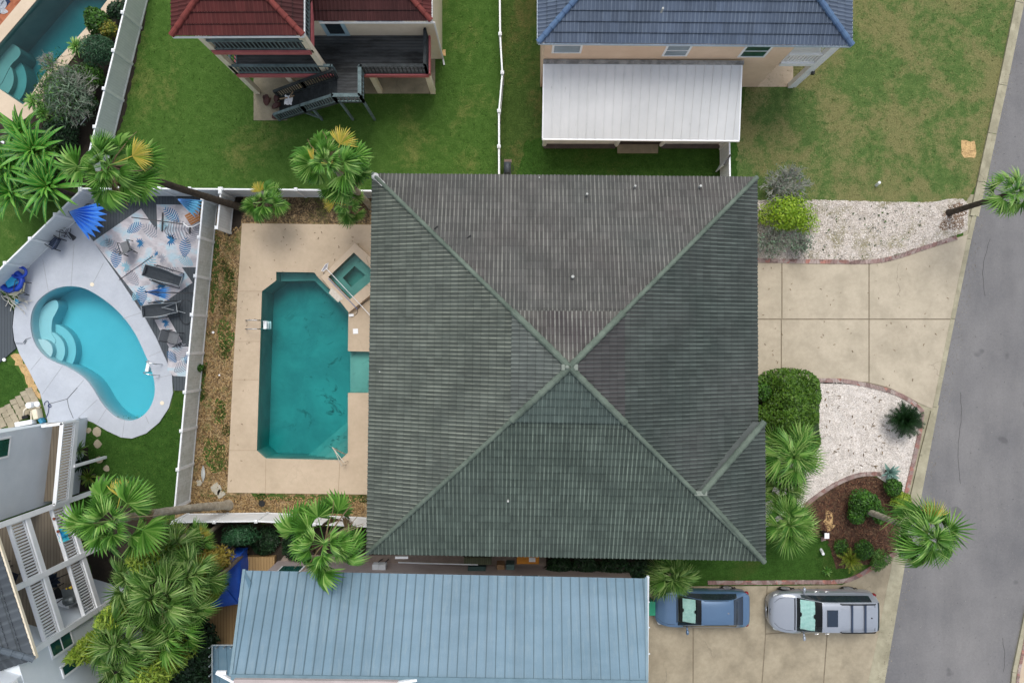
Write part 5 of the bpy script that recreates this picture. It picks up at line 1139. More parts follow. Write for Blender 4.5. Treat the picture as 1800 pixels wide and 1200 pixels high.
for px, py, r_, lb in FS:
    p = W(px, py); s = r_*.028; m = MB(); m.prism([(p.x+s*math.cos(a)*rg.uniform(.7, 1.15), p.y+s*1.1*math.sin(a)*rg.uniform(.7, 1.15)) for a in [q*.785 for q in range(8)]], 0, .04); m.build('stepping_stone', M_FLAG, label=lb, cat='stepping stone', group='stepping stones across the lower lawn')
# ---------------------------------------------------------------- palms
palm('leaning_fan_palm', 'tall fan palm leaning left over the palm-print terrace with one yellow frond', W(428, 366), W(196, 292, 8.6), 2.0, L_PALM, 11, 34, yellow=((18, 10, .8),), tr=.17, Rf=1.0, Lp=1.0, elr=(-40, 80), trunk=M_TRUNKD, dry=3)
palm('fan_palm', 'tall fan palm by the corner of the grey roof with orange-yellow fronds', W(652, 362), W(583, 292, 8.0), 1.75, L_PALM, 12, 34, yellow=((62, 15, .78), (165, 5, .6)), tr=.15, Rf=.95, Lp=.9, trunk=M_TRUNK2)
palm('fan_palm', 'short fan palm against the white fence left of the tan deck', W(466, 372), W(466, 356, 2.4), 1.15, L_PALM, 13, 22, tr=.12, Rf=.75, Lp=.55, elr=(-15, 75), yellow=((110, 10, .7),), dry=0)
palm('fan_palm', 'low yellow-green fan palm under the tall one beside the grey roof', W(612, 372), W(612, 362, 3.0), 1.0, L_PALMB, 14, 22, tr=.10, Rf=.62, Lp=.5, yellow=((170, 20, .9),), dry=1)
palm('leaning_fan_palm', 'big fan palm with pale crooked trunk overhanging the white balconies', W(402, 887), W(205, 912, 8.2), 2.2, L_PALM, 15, 36, yellow=((75, 5, .7),), tr=.2, trunk=M_TRUNK2, Rf=1.08, Lp=1.05)
palm('fan_palm', 'fan palm hanging over the blue-grey metal roof', W(625, 925), W(572, 952, 6.8), 2.0, L_PALM, 16, 30, tr=.15, Rf=1.0, Lp=1.05, yellow=(), dry=4)
palm('leaning_fan_palm', 'fan palm leaning over the street from the mulch bed', W(1512, 893), W(1625, 938, 6.0), 1.7, L_PALM, 17, 40, seg=22, split=.3, thin=.7, tr=.15, Rf=1.0, Lp=.85, elr=(-45, 80), droop=.5, trunk=M_TRUNK2, dry=1, yellow=((80, 20, .8),))
palm('leaning_fan_palm', 'small fan palm leaning over the street near the bare trunk base', W(1668, 374), W(1772, 342, 4.6), 1.35, L_PALMB, 18, 26, seg=18, split=.3, thin=.75, tr=.14, Rf=.75, Lp=.65, trunk=M_TRUNKD, dry=0)
palm('fan_palm', 'bright shaggy fan palm between the clipped hedge and the grey roof', W(1388, 792), W(1385, 800, 3.2), 1.75, L_PALMB, 19, 34, seg=26, split=.28, thin=.7, tr=.12, Rf=1.05, Lp=.75, elr=(0, 78), dry=0)
palm('fan_palm', 'pale shaggy fan palm beside the red-brown mulch', W(1383, 905), W(1380, 915, 2.6), 1.5, L_PALMB, 20, 34, seg=26, split=.25, thin=.7, tr=.12, Rf=.95, Lp=.65, elr=(-5, 78), dry=0)
palm('fan_palm', 'thin blue-green fan palm behind the shaggy palm along the roof edge', W(1380, 850), W(1372, 858, 2.2), 1.3, L_PALMD, 21, 22, seg=26, split=.25, thin=.7, tr=.1, Rf=.9, Lp=.6, elr=(0, 75), dry=0)
palm('fan_palm', 'dark fan palm overhanging the front of the blue sedan', W(1178, 1012), W(1180, 1010, 2.5), 1.2, L_PALMD, 22, 26, seg=24, split=.3, thin=.7, tr=.1, Rf=.95, Lp=.6, elr=(-5, 75), dry=0)
cl = [('green fan palm crown nearest the closed fronds at the top of the jungle clump', 305, 955, 5.0, 1.3), ('dark fan palm in the middle of the jungle clump left of the blue cover', 340, 1005, 5.6, 1.35), ('fan palm spreading over the tan timber terrace', 325, 1068, 5.2, 1.15), ('fan palm at the heart of the jungle clump', 285, 1040, 6.4, 1.6), ('fan palm near the pale grey house wall', 222, 1120, 6.0, 1.5), ('lowest fan palm of the jungle clump at the frame edge', 222, 1165, 5.6, 1.4), ('fan palm over the dark gap beside the jungle clump', 305, 1105, 5.0, 1.4), ('fan palm just below the big crooked palm by the balconies', 238, 1010, 5.8, 1.35), ('small fan palm in front of the blue cover', 380, 1018, 4.6, .62), ('orange-tipped small fan palm under the white fence', 352, 948, 3.4, .85)]
for i, (lb, px, py, z, r_) in enumerate(cl):
    b = W(px, py, z)*1.0; base = Vector((b.x*(1.02), b.y*1.0, 0)); 
    palm('fan_palm', lb, base, b, r_, (L_PALMD, L_PALM, L_PALMB)[(0, 0, 2, 0, 0, 0, 1, 0, 1, 1)[i]], 30+i, 26, seg=24, split=.3, thin=.7, tr=.11, Rf=r_*.68, Lp=r_*.5, elr=(-10, 80), dry=1 if i in (0, 3) else 0, group='fan palms of the jungle clump', yellow=((60, 25, .8), (30, 20, .7)) if i == 9 else ())
# lime and olive seed clusters and shrubs in the clump
for lb, px, py, rp_, z, mt, n in (('lime green bush at the top of the jungle clump', 296, 952, 34, 5.7, L_LIME2, 2600), ('lime green bush beside the pale grey house', 184, 1112, 22, 6.0, L_LIME2, 1800), ('lime green bush by the dark gap', 308, 1142, 28, 5.2, L_LIME2, 1700), ('lime green bush at the bottom frame edge', 262, 1192, 34, 5.4, L_LIME2, 1600), ('lime green bush in the middle of the jungle clump', 243, 1062, 26, 6.6, L_LIME2, 1700), ('olive brown flowering palm plume over the blue cover', 380, 983, 24, 4.9, L_OLIVE, 2600), ('yellow-green plume below the small palm on the blue cover', 374, 1038, 18, 4.2, L_LIME2, 1700)):
    bush('jungle_shrub', lb, px, py, rp_, z+.9, mt, int(n*1.5), .13, seed=px, asp=.24, lump=.7, hollow=.1)
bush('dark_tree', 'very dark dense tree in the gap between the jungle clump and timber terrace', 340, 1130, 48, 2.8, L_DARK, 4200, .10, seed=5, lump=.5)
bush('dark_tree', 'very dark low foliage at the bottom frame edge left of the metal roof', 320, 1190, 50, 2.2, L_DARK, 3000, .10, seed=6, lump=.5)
bush('pine_shrub', 'blue-green feathery shrub under the white fence above the blue cover', 420, 944, 28, 2.2, leafmat('pine_leaf', ['#1c3f26', '#2a5534', '#3b6a42']), 2200, .11, seed=8, asp=.18, lump=.8, sy=.7)
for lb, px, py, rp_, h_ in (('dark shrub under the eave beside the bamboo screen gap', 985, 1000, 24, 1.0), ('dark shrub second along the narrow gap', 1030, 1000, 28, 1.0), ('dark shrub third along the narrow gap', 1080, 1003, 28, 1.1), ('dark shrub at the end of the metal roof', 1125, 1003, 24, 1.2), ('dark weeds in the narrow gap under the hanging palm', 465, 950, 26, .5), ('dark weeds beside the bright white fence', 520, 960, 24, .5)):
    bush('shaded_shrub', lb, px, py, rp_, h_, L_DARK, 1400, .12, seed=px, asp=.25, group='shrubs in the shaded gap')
# hedge by the driveway
hp = [(1330, 668), (1352, 660), (1366, 652), (1396, 648), (1422, 652), (1440, 668), (1448, 700), (1446, 740), (1449, 775), (1438, 806), (1418, 820), (1395, 812), (1365, 770), (1333, 748), (1329, 722), (1352, 712), (1358, 690), (1345, 684)]
hz = 2.2; P = [((p[0]-900)*(39-hz*.7)/1400, (600-p[1])*(39-hz*.7)/1400) for p in smooth_loop(hp, 2)]
t = thing('clipped_hedge', 'large rounded clipped green hedge below the driveway', 'hedge', (P[0][0], P[0][1], 0))
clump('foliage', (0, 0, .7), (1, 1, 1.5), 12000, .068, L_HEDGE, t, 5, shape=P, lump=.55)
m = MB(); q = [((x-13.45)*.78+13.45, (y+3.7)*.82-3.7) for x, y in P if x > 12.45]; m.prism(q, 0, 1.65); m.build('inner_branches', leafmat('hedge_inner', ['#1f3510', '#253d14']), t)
bush('dark_shrub', 'dark shrub with yellow-green leaves tucked under the roof edge', 1340, 688, 17, 1.6, L_BUSH, 1000, .07, seed=3)
# front garden
rosette('cycad', 'dark round cycad on white gravel by the kerb', 'cycad', W(1588, 737, .55), 1.0, 60, L_CYCAD, 'pinnate', 4, (5, 70), n_=0) if False else rosette('cycad', 'dark round cycad on white gravel by the kerb', 'cycad', W(1588, 737, .6), 1.0, 120, L_CYCAD, 'pinnate', 4, (0, 80), arch=.45, wl=.2)
rosette('agave', 'blue-green agave at the tip of the brick arc', 'agave', W(1563, 830, .25), .62, 30, L_AGAVE, 'blade', 5, (15, 75), wd=.055, arch=.15)
bush('round_shrub', 'round green clipped shrub in mulch left of the leaning palm trunk', 1518, 882, 26, 1.3, L_BUSH, 2600, .06, seed=9, lump=.4)
bush('round_shrub', 'lower half of the curled green shrub beside the palm trunk', 1505, 905, 16, 1.1, L_BUSH, 1300, .06, seed=10, lump=.4)
bush('round_shrub', 'green shrub just below the blue-green agave', 1570, 855, 16, 1.1, L_BUSH, 1200, .055, seed=11, lump=.2)
bush('round_shrub', 'small tight dark green shrub at the lower tip of the mulch bed', 1518, 966, 18, 1.0, L_BUSH, 1600, .05, seed=12, lump=.15)
rosette('cycad', 'yellow-green spreading cycad at the driveway corner', 'cycad', W(1494, 982, .3), .72, 34, leafmat('yellow_green_leaf', ['#4b6a1c', '#7d8f2b', '#a3a436', '#35561a']), 'pinnate', 14, (0, 65), arch=.4)
rosette('garden_plant', 'small spiky plant at the lawn edge above the driveway', 'plant', W(1452, 1003, .1), .35, 20, L_GRASSB, 'blade', 15, (5, 60), wd=.03)
bush('lime_shrub', 'vivid lime green shrub at the corner of the grey roof', 1386, 378, 37, 1.9, L_LIME, 3300, .07, seed=13, lump=1.1, asp=.4, hollow=.1)
bush('lime_shrub', 'loose lime green side shoots next to the vivid lime shrub', 1412, 392, 24, 1.2, L_LIME, 700, .06, seed=18, lump=1.0, asp=.4, hollow=.1)
bush('lime_shrub', 'thin yellow-green shrub tight against the roof edge', 1345, 380, 22, 1.3, L_LIME2, 700, .06, seed=19, lump=.7, asp=.35, hollow=.1)
for lb, px, py, r_, n_ in (('bare grey twiggy shrub above the lime shrub', 1378, 330, 1.5, 46), ('bare grey twiggy shrub left of the white gravel', 1352, 425, 1.2, 30), ('bare grey twiggy shrub below the lime shrub', 1402, 430, .9, 22)):
    c = W(px, py, .4); t = thing('bare_shrub', lb, 'shrub', (c.x, c.y, 0), 0, 'bare grey shrubs'); twigs('twigs', c, r_, n_, L_TWIG, t, seed=px, zf=.7); clump('foliage', c+Vector((0, 0, .5)), (r_*.8, r_*.8, .5), 260, .05, L_GREY, t, px)
bush('round_shrub', 'leafy green shrub beside the leaning palm base in the mulch', 1545, 905, 15, .9, L_BUSH, 900, .06, seed=71, lump=.6)
bush('round_shrub', 'pale green shrub squeezed between the kerb and the leaning palm', 1585, 880, 17, 1.0, L_LIME2, 1000, .07, seed=72, lump=.7)
bush('round_shrub', 'ragged green groundcover at the driveway tip', 1545, 985, 16, .5, L_GRASSB, 800, .08, seed=73, lump=.8, asp=.2)
bush('round_shrub', 'ragged dark groundcover at the lower edge of the mulch', 1478, 960, 15, .5, L_BUSH, 600, .07, seed=74, lump=.8, asp=.2)
# upper left garden
bush('round_shrub', 'glossy green shrub nearest the upper left pool', 172, 38, 22, 1.9, L_BUSH, 1800, .08, seed=21, lump=.5)
bush('flowering_shrub', 'yellow-flecked shrub by the upper left fence', 190, 52, 16, 1.6, leafmat('yellow_fleck', ['#33521c', '#6d7d2a', '#a0923a', '#3d5c20']), 1100, .07, seed=22, lump=.5)
bush('dark_shrub', 'thin dark shrub between the pool coping and upper fence', 205, 20, 18, 1.3, L_DARK, 900, .07, seed=23, lump=.5, hollow=.1)
bush('dark_shrub', 'dark green feathery shrub against the upper left fence', 178, 92, 28, 2.2, leafmat('dark_feather', ['#21402a', '#31573a', '#47704d']), 2600, .09, seed=24, asp=.2, lump=.5)
t = rosette('strap_plant', 'bright strappy green plant leaning over the pool coping', 'plant', W(137, 84, .5), .62, 60, L_PALMB, 'blade', 25, (0, 80), wd=.035, arch=.4)
rosette('strap_plant', 'large strappy green plant at the pool corner', 'plant', W(62, 180, .7), .62, 60, L_PALMB, 'blade', 26, (0, 80), wd=.045, arch=.5)
rosette('strap_plant', 'lower strappy green plant at the pool corner', 'plant', W(78, 200, .7), .55, 50, L_PALM, 'blade', 27, (0, 80), wd=.045, arch=.5)
c = W(118, 158, 1.2); t = thing('feathery_shrub', 'large grey-green feathery shrub spilling over the pool coping', 'shrub', (c.x, c.y, 0))
clump('foliage', c, (1.5, 1.3, 1.3), 4200, .13, L_GREY, t, 28, asp=.13, lump=1.1, hollow=.15); clump('green_foliage', c+Vector((-.1, -.2, .1)), (1.35, 1.2, 1.2), 2600, .10, L_BUSH, t, 128, asp=.2, lump=1.2, hollow=.1); twigs('twigs', c+Vector((.3, -.3, 0)), 1.9, 60, L_TWIG, t, 29, zf=.9, th=.009); clump('inner_leaves', c-Vector((0, 0, .3)), (1.2, 1.1, .9), 1600, .10, L_BUSH, t, 30, asp=.3)
c = W(92, 118, 1.0); t = thing('bare_shrub', 'pale bare twigs reaching over the deep green pool', 'shrub', (c.x, c.y, 0)); twigs('twigs', c, .8, 26, L_TWIG, t, 31, zf=.8, th=.007)
# broad leaved tropical plants at the left
for i, (lb, px, py, z, r_, n_) in enumerate((('broad leaved tropical plant at the left edge by the cut rail', 22, 296, 2.4, 2.1, 40), ('broad leaved tropical plant beside the leaning palm', 68, 268, 2.8, 2.0, 40), ('broad leaved tropical plant above the slanting fence', 92, 330, 2.8, 2.0, 44), ('broad leaved tropical plant nearest the green lawn at left', 30, 340, 2.2, 1.9, 36), ('broad leaved tropical plant in the shade by the pool corner', 45, 235, 1.8, 1.6, 30))):
    rosette('tropical_plant', lb, 'plant', W(px, py, z), r_, n_, L_BANANA, 'rib', 40+i, (0, 72), wd=.088, arch=.5, group='tropical plants at the left edge')
bush('dark_shrub', 'very dark undergrowth behind the tropical plants', 55, 290, 66, 1.9, L_BUSH, 6000, .12, seed=45, lump=.6, asp=.3)
bush('dark_shrub', 'very dark shrub in the shade below the feathery shrub', 108, 235, 34, 1.0, L_DARK, 2400, .10, seed=46, lump=.6, asp=.3)
bush('dark_shrub', 'mid green shrub between the feathery shrub and the grey-white fence', 165, 135, 22, 1.5, L_BUSH, 1600, .09, seed=47, lump=.6, asp=.25)
bush('dark_shrub', 'mid green shrub at the foot of the grey-white fence', 150, 180, 20, 1.1, L_BUSH, 1400, .09, seed=48, lump=.6, asp=.25)
for i, (px, py, lb) in enumerate(((145, 815, 'strappy shrub under the balcony posts'), (158, 838, 'yellow-tipped strappy shrub beside the long white post'), (140, 790, 'thin strappy shrub at the balcony edge'))):
    rosette('strap_plant', lb, 'plant', W(px, py, .4), .62, 46, (L_DARK, leafmat('yellow_strap', ['#3b5c1e', '#6c8a2e', '#9aa548']), L_PALMD)[i], 'blade', 50+i, (0, 75), wd=.028, arch=.4)
c = W(352, 646, .3); bush('creeping_shrub', 'small green weed sprouting through the foot of the long fence', 352, 646, 7, .7, L_BUSH, 300, .05, seed=60)
# lawn blades where the grass is roughest
# ---------------------------------------------------------------- cars
def crom(xs, n):
    P = [np.array(x, float) for x in xs]; P = [P[0]]+P+[P[-1]]; out = []
    for i in range(1, len(P)-2):
        p0, p1, p2, p3 = P[i-1:i+3]
        for j in range(n):
            t = j/n; out.append(0.5*((2*p1)+(-p0+p2)*t+(2*p0-5*p1+4*p2-p3)*t*t+(-p0+3*p1-3*p2+p3)*t**3))
    out.append(P[-2]); return out
def car(name, label, st, paint, loc, rz, wb, wr, hw, zglass, spec):
    """st: stations (x, halfwidth, z_belt, hw_roof, z_top) front (+x) to back"""
    t = thing(name, label, 'car', (0, 0, 0))
    NS = 6; S = crom(st, NS); J = 4
    def ring(s):
        x, w_, zb, wt, zt = s; x = float(x); f = (zt-zb)
        pts = [(w_*.90, .22), (w_*.985, .40), (w_, zb*.72), (w_*.985, zb*.93), (w_*.955, zb), (wt*1.0+(w_*.95-wt)*.12, zb+f*.84), (wt*.93, zb+f*.955), (wt*.55, zt+.012), (0, zt+.02)]
        c = crom(pts, J); return [(x, float(p[0]), float(p[1])) for p in c]
    G = [ring(s) for s in S]; nj = len(G[0]); X = [g[0][0] for g in G]
    ws0, ws1, rw0, rw1 = spec['ws'][0], spec['ws'][1], spec['rw'][0], spec['rw'][1]
    jb, jr = 4*J, 5*J      # belt ring index, roof edge index
    jt = 6*J-1
    faces = {'body': [], 'windscreen': [], 'rear_window': [], 'side_window': []}
    for i in range(len(G)-1):
        xm = (X[i]+X[i+1])/2
        for j in range(nj-1):
            k = 'body'
            if spec['sw'][1] < xm < spec['sw'][0] and jb < j < jr: k = 'side_window'
            if ws1 < xm < ws0 and j >= jr+1: k = 'windscreen'
            if rw1 < xm < rw0 and j >= jr+1: k = 'rear_window'
            faces[k].append((i, j))
    for k, fl in faces.items():
        mt = paint if k == 'body' else (spec['wsm'] if k == 'windscreen' else (spec['rwm'] if k == 'rear_window' else M_GLASSD))
        sides = (-1, 1) if k == 'side_window' else (0,)
        for sd in sides:
            m = MB(); idx = {}
            for (i, j) in fl:
                for sg in ((-1, 1) if sd == 0 else (sd,)):
                    q = []
                    for (a, b) in ((i, j), (i+1, j), (i+1, j+1), (i, j+1)):
                        key = (a, b, sg if b != nj-1 else 0)
                        if key not in idx: idx[key] = len(m.v); p = G[a][b]; m.v.append((p[0], p[1]*sg, p[2]))
                        q.append(idx[key])
                    m.f.append(tuple(q if sg < 0 else q[::-1]))
            if k == 'body':
                for e in (0, len(G)-1):
                    lo = []
                    for b in range(nj): lo.append(idx.setdefault((e, b, 1 if b != nj-1 else 0), len(m.v))); 
                    l2 = [idx[(e, b, -1)] for b in range(nj-1)]
                    m.f.append(tuple(lo+l2[::-1]) if e == 0 else tuple((lo+l2[::-1])[::-1]))
            m.build(k, mt, t, smooth=True)
    # inner cabin and sun shade
    def top(x, y, dz):
        i = min(range(len(X)), key=lambda q: abs(X[q]-x)); g_ = G[i]; best = min(g_[jr:], key=lambda p: abs(p[1]-abs(y))); return Vector((x, y, best[2]+dz))
    m = MB(); x0, x1 = spec['sw'][0], spec['sw'][1]; m.box(((ws0+rw1)/2, 0, .62), (ws0-rw1-.3, hw*1.5, .3)); m.build('interior', M_BLACKP, t)
    if 'shade' in spec:
        sa, sb, sw_ = spec['shade']; rows = []
        for i in range(13):
            x = sa+(sb-sa)*i/12; r_ = []
            for j in range(25):
                y = -sw_+2*sw_*j/24; i_ = i/12
                zi = np.interp(-x, [-v for v in X], [g_[-1][2] for g_ in G]); xx = x
                if i in (0, 12) and 11 <= j <= 13: xx = x+(-.07 if i == 0 else .07)
                r_.append((xx, y, zi-.09-.10*(y/sw_)**2*.6+.012*math.sin(j*1.7+i*.6)+.008*math.sin(i*2.3)))
            rows.append(r_)
        m = MB(); m.grid(rows); m.build('sun_shade', mat('silver_green_shade', '#e9f5f0', '#c5e0d9', 5, .35, .2, .3, fine=12), t, smooth=True)
    # wheels
    for x in wb:
        for sg in (-1, 1):
            yc = sg*(hw-.12); ty = MB(); pr = [(wr*.62, -.11), (wr*.93, -.115), (wr, -.08), (wr, .08), (wr*.93, .115), (wr*.62, .11)]
            rows = [[(x+r_*math.cos(a), yc+y_*1.0, wr+r_*math.sin(a)) for a in [2*math.pi*q/28 for q in range(29)]] for r_, y_ in pr]; ty.grid(rows)
            w_ = ty.build('wheel', M_BLACKP, t, smooth=True); rm = MB(); yo = yc+sg*.095
            for q in range(10): a = 2*math.pi*q/10; rm.bar((x, yo, wr), (x+wr*.62*math.cos(a), yo, wr+wr*.62*math.sin(a)), .035, .05, up=(0, 1, 0))
            rm.tube([(x+wr*.62*math.cos(a), yo, wr+wr*.62*math.sin(a)) for a in [2*math.pi*q/24 for q in range(24)]], .022, 6, closed=True); rm.sphere((x, yo, wr), .05, 5); rm.build('rim', M_RIM, w_)
            ar = MB(); rows = [[(x+r_*math.cos(a), sg*(hw+y_), wr+r_*math.sin(a)) for a in [math.pi*q/16-.15 for q in range(19)]] for r_, y_ in ((wr*1.0, -.03), (wr*1.22, -.0), (wr*1.22, -.02))]; ar.grid(rows); ar.build('wheel_arch', M_BLACKP, t, smooth=True)
    for sg in (-1, 1):
        xm_, zm = spec['mir']; m = MB(); m.bar((xm_, sg*(hw-.06), zm), (xm_-.03, sg*(hw+.12), zm+.02), .07, .05); m.sphere((xm_-.02, sg*(hw+.17), zm+.03), .11, 7, (.7, 1.15, .75)); m.build('wing_mirror', paint, t, smooth=True)
        for nm, (xa_, ya_, za_, sx, sy, sz), mt in (('headlight', spec['hl'], mat('headlight_glass', '#c9ced0', '#8f979a', 9, .1, spec=.8)), ('tail_light', spec['tl'], mat('tail_light_red', '#8e1f26', '#5d1319', 6, .2))):
            m = MB(); m.sphere((xa_, sg*ya_, za_), 1, 8, (sx, sy, sz)); m.build(nm, mt, t, smooth=True)
    yh = spec['ws'][0]
    for sg in (-1, 1):
        m = MB(); m.tube([(x, sg*yy, top(x, yy, .004).z) for x, yy in ((yh+.12, hw*.80), (yh+.45, hw*.79), (yh+.75, hw*.70), (yh+.95, hw*.50))], .007, 4); m.build('bonnet_seam', M_BLACKP, t)
        m = MB(); zb_ = st[6][2]-.08
        for x in spec['doors']: m.bar((x, sg*(hw-.003), .35), (x, sg*(hw-.01), zb_), .012, .012, up=(0, 1, 0))
        m.build('door_seam', M_BLACKP, t)
    for fn in spec.get('extra', ()): fn(t, G, X, top)
    t.location = loc; t.rotation_euler = (0, 0, rz); return t
M_RIM = mat('light_alloy', '#9b9d9e', '#858788', 3, .35, 0, .2)
def wsmat(name, a):
    t = NT(name); t.t.nodes.remove(t.b); tr = t.n('ShaderNodeBsdfTransparent'); tr.inputs[0].default_value = a; gl = t.n('ShaderNodeBsdfGlossy'); gl.inputs['Roughness'].default_value = .05; fr = t.n('ShaderNodeFresnel'); fr.inputs['IOR'].default_value = 1.5
    mx = t.n('ShaderNodeMixShader'); t.l(fr.outputs[0], mx.inputs[0]); t.l(tr.outputs[0], mx.inputs[1]); t.l(gl.outputs[0], mx.inputs[2]); t.l(mx.outputs[0], t.out.inputs[0]); return t.m
M_WS = wsmat('windscreen_glass', (.74, .88, .86, 1)); M_RW = mat('rear_glass', '#14283c', '#0e1f30', 1, .06, spec=.9)
P_BLUE = mat('blue_metallic_paint', '#557393', '#4d6b8b', .6, .3, 0, .3, coat=1.0, spec=.5); P_SILV = mat('silver_metallic_paint', '#9aa1ab', '#939aa5', .6, .32, 0, .3, coat=1.0, spec=.5)
sed = [(2.27, .36, .55, .30, .60), (2.22, .56, .66, .46, .70), (2.08, .72, .76, .58, .78), (1.70, .845, .86, .70, .885), (1.35, .875, .89, .74, .925), (1.20, .88, .90, .73, .955), (.70, .885, .92, .66, 1.19), (.18, .885, .93, .585, 1.40), (-.35, .885, .94, .57, 1.445), (-.95, .885, .95, .565, 1.43), (-1.35, .88, .955, .58, 1.35), (-1.65, .87, .96, .64, 1.16), (-1.92, .85, .96, .68, 1.04), (-2.08, .79, .95, .64, 1.01), (-2.22, .66, .90, .52, .93), (-2.27, .50, .72, .48, .78)]
def sed_x(t, G, X, top):
    m = MB(); m.bar((-1.05, 0, 1.43), (-1.12, 0, 1.46), .06, .03); m.build('aerial', M_CHROME, t)
    m = MB()
    for sg in (-1, 1): m.tube([(x, sg*(.57), top(x, .55, .012).z) for x in (.05, -.3, -.7, -1.1)], .008, 4)
    m.build('roof_seam', M_BLACKP, t)
    m = MB(); m.tube([(1.24, y, top(1.24, y, -.01).z) for y in (-.6, -.3, 0, .3, .6)], .03, 5); m.build('wiper', M_BLACKP, t)
car('parked_car', 'dark blue sedan with folding silver sun shade parked nose to the metal roofed house', sed, P_BLUE, (9.12, -12.80, .035), math.pi, (1.38, -1.32), .32, .885, 0, dict(doors=(.80, -.15, -1.10), ws=(1.20, .18), rw=(-1.35, -1.90), sw=(.95, -1.55), wsm=M_WS, rwm=M_RW, shade=(.98, .42, .56), mir=(.78, .98), hl=(2.0, .66, .68, .16, .14, .07), tl=(-2.10, .74, .80, .12, .11, .09), extra=(sed_x,)))
van = [(2.56, .40, .60, .33, .66), (2.51, .62, .74, .50, .80), (2.34, .80, .88, .64, .93), (2.00, .925, .99, .76, 1.04), (1.60, .975, 1.05, .80, 1.13), (1.38, .98, 1.07, .80, 1.19), (.95, .985, 1.08, .76, 1.40), (.45, .99, 1.09, .70, 1.66), (.15, .99, 1.09, .69, 1.72), (-.60, .99, 1.09, .69, 1.745), (-1.40, .985, 1.09, .69, 1.73), (-1.95, .975, 1.09, .68, 1.69), (-2.28, .94, 1.07, .66, 1.60), (-2.44, .87, 1.02, .62, 1.42), (-2.52, .78, .90, .56, 1.0), (-2.53, .78, .70, .5, .75)]
def van_x(t, G, X, top):
    m = MB(); m.box((-.10, 0, 1.752), (.50, .78, .06)); m.build('sunroof', M_RW, t, bevel=.008)
    for sg in (-1, 1): m = MB(); m.tube([(x, sg*.66, z) for x, z in ((-.48, 1.71), (-.55, 1.80), (-1.3, 1.82), (-2.05, 1.79), (-2.15, 1.69))], [.02, .032, .03, .032, .02], 6); m.build('roof_rail', M_BLACKP, t)
    for x in (-1.0, -1.62): m = MB(); m.bar((x, -.66, 1.80), (x, .66, 1.80), .085, .03); m.build('cross_bar', mat('grey_bar', '#2f3d52', '#28354a', 3, .5), t)
    m = MB()
    for y in (-.42, -.21, 0, .21, .42): m.bar((-.5, y, 1.764), (-2.0, y, 1.715), .025, .012)
    m.build('roof_rib', P_SILV, t)
    m = MB(); m.bar((-2.12, -.62, 1.655), (-2.12, .62, 1.655), .02, .012); m.build('tailgate_seam', M_BLACKP, t); m = MB(); m.sphere((-1.95, .0, 1.72), .035, 5); m.build('aerial', M_BLACKP, t)
    m = MB(); m.tube([(1.45, y, top(1.45, y, -.005).z) for y in (-.75, -.4, 0, .4, .75)], .03, 5); m.build('wiper', M_BLACKP, t)
    for sg in (-1, 1):
        for x in (.35, -.15): m = MB(); m.tube([(x+.1, sg*1.0, .98), (x, sg*1.02, .98), (x-.1, sg*1.0, .98)], .015, 5); m.build('door_handle', M_CHROME, t)
    m = MB(); m.tube([(2.30, -.62, .80), (2.46, -.4, .80), (2.50, 0, .80), (2.46, .4, .80), (2.30, .62, .80)], .035, 6); m.build('grille', M_CHROME, t)
car('parked_car', 'silver minivan with roof rails and sunroof parked nearest the street', van, P_SILV, (14.88, -12.93, .035), math.pi, (1.62, -1.42), .34, .985, 0, dict(doors=(1.0, .1, -1.0), ws=(1.40, .35), rw=(-2.27, -2.44), sw=(1.15, -2.05), wsm=M_WS, rwm=M_RW, shade=(1.20, .62, .70), mir=(1.02, 1.12), hl=(2.18, .76, .82, .22, .13, .08), tl=(-2.36, .86, .98, .12, .08, .15), extra=(van_x,)))
# ---------------------------------------------------------------- terrace with palm-print rugs
M_RUG = NT('rug_weave'); _t = M_RUG; _co = _t.coord(); _a = _t.noise(_co, 1.4, 3, .5, .5); _c = _t.ramp(_a, [(.38, H('#a9bfca')), (.5, H('#bdb9bd')), (.62, H('#a5a3a8'))]); _c = _t.mix(.4, _c, _t.ramp(_t.noise(_t.mapping(_co, (1, 3, 1), (0, 0, .7)), 5, 5, .7), [(.35, (.75, .75, .78, 1)), (.65, (1.15, 1.15, 1.13, 1))]), 'MULTIPLY'); M_RUG = _t.done(_c, .95, 0, .1)
M_LEAFP = mat('blue_leaf_print', '#2f6f9a', '#235a84', 3, .95); M_LEAFG = mat('grey_leaf_print', '#8d8f99', '#80838d', 3, .95); M_LEAFL = mat('pale_leaf_print', '#86aebd', '#7aa2b2', 3, .95)
def leafprint(t, px, py, L, az, mt, z, kind='feather', wd=.34):
    c = W(px, py, 0); m = MB(); d = Vector((math.cos(az), math.sin(az), 0)); s = Vector((-d.y, d.x, 0)); z0 = Vector((0, 0, z)); n = 9
    if kind == 'feather':
        for i in range(n):
            u = (i/(n-1)-.5)*L; w_ = wd*L*math.sin(math.pi*(.14+.76*i/(n-1)))
            for sg in (-1, 1):
                p = c+d*u+z0; q = p+s*sg*w_+d*.12*L; m.add([p-d*.02*L, q-d*.02*L, q+d*.04*L, p+d*.055*L], [(0, 1, 2, 3) if sg < 0 else (3, 2, 1, 0)])
    else:
        for i in range(11):
            a = az+R(-130+26*i); e = Vector((math.cos(a), math.sin(a), 0)); f_ = Vector((-e.y, e.x, 0)); Lk = L*.5*(1 if i % 2 else .82); p = c+z0
            m.add([p, p+e*Lk*.5-f_*.05*L, p+e*Lk, p+e*Lk*.5+f_*.05*L], [(0, 1, 2, 3)])
    m.build('leaf_print', mt, t)
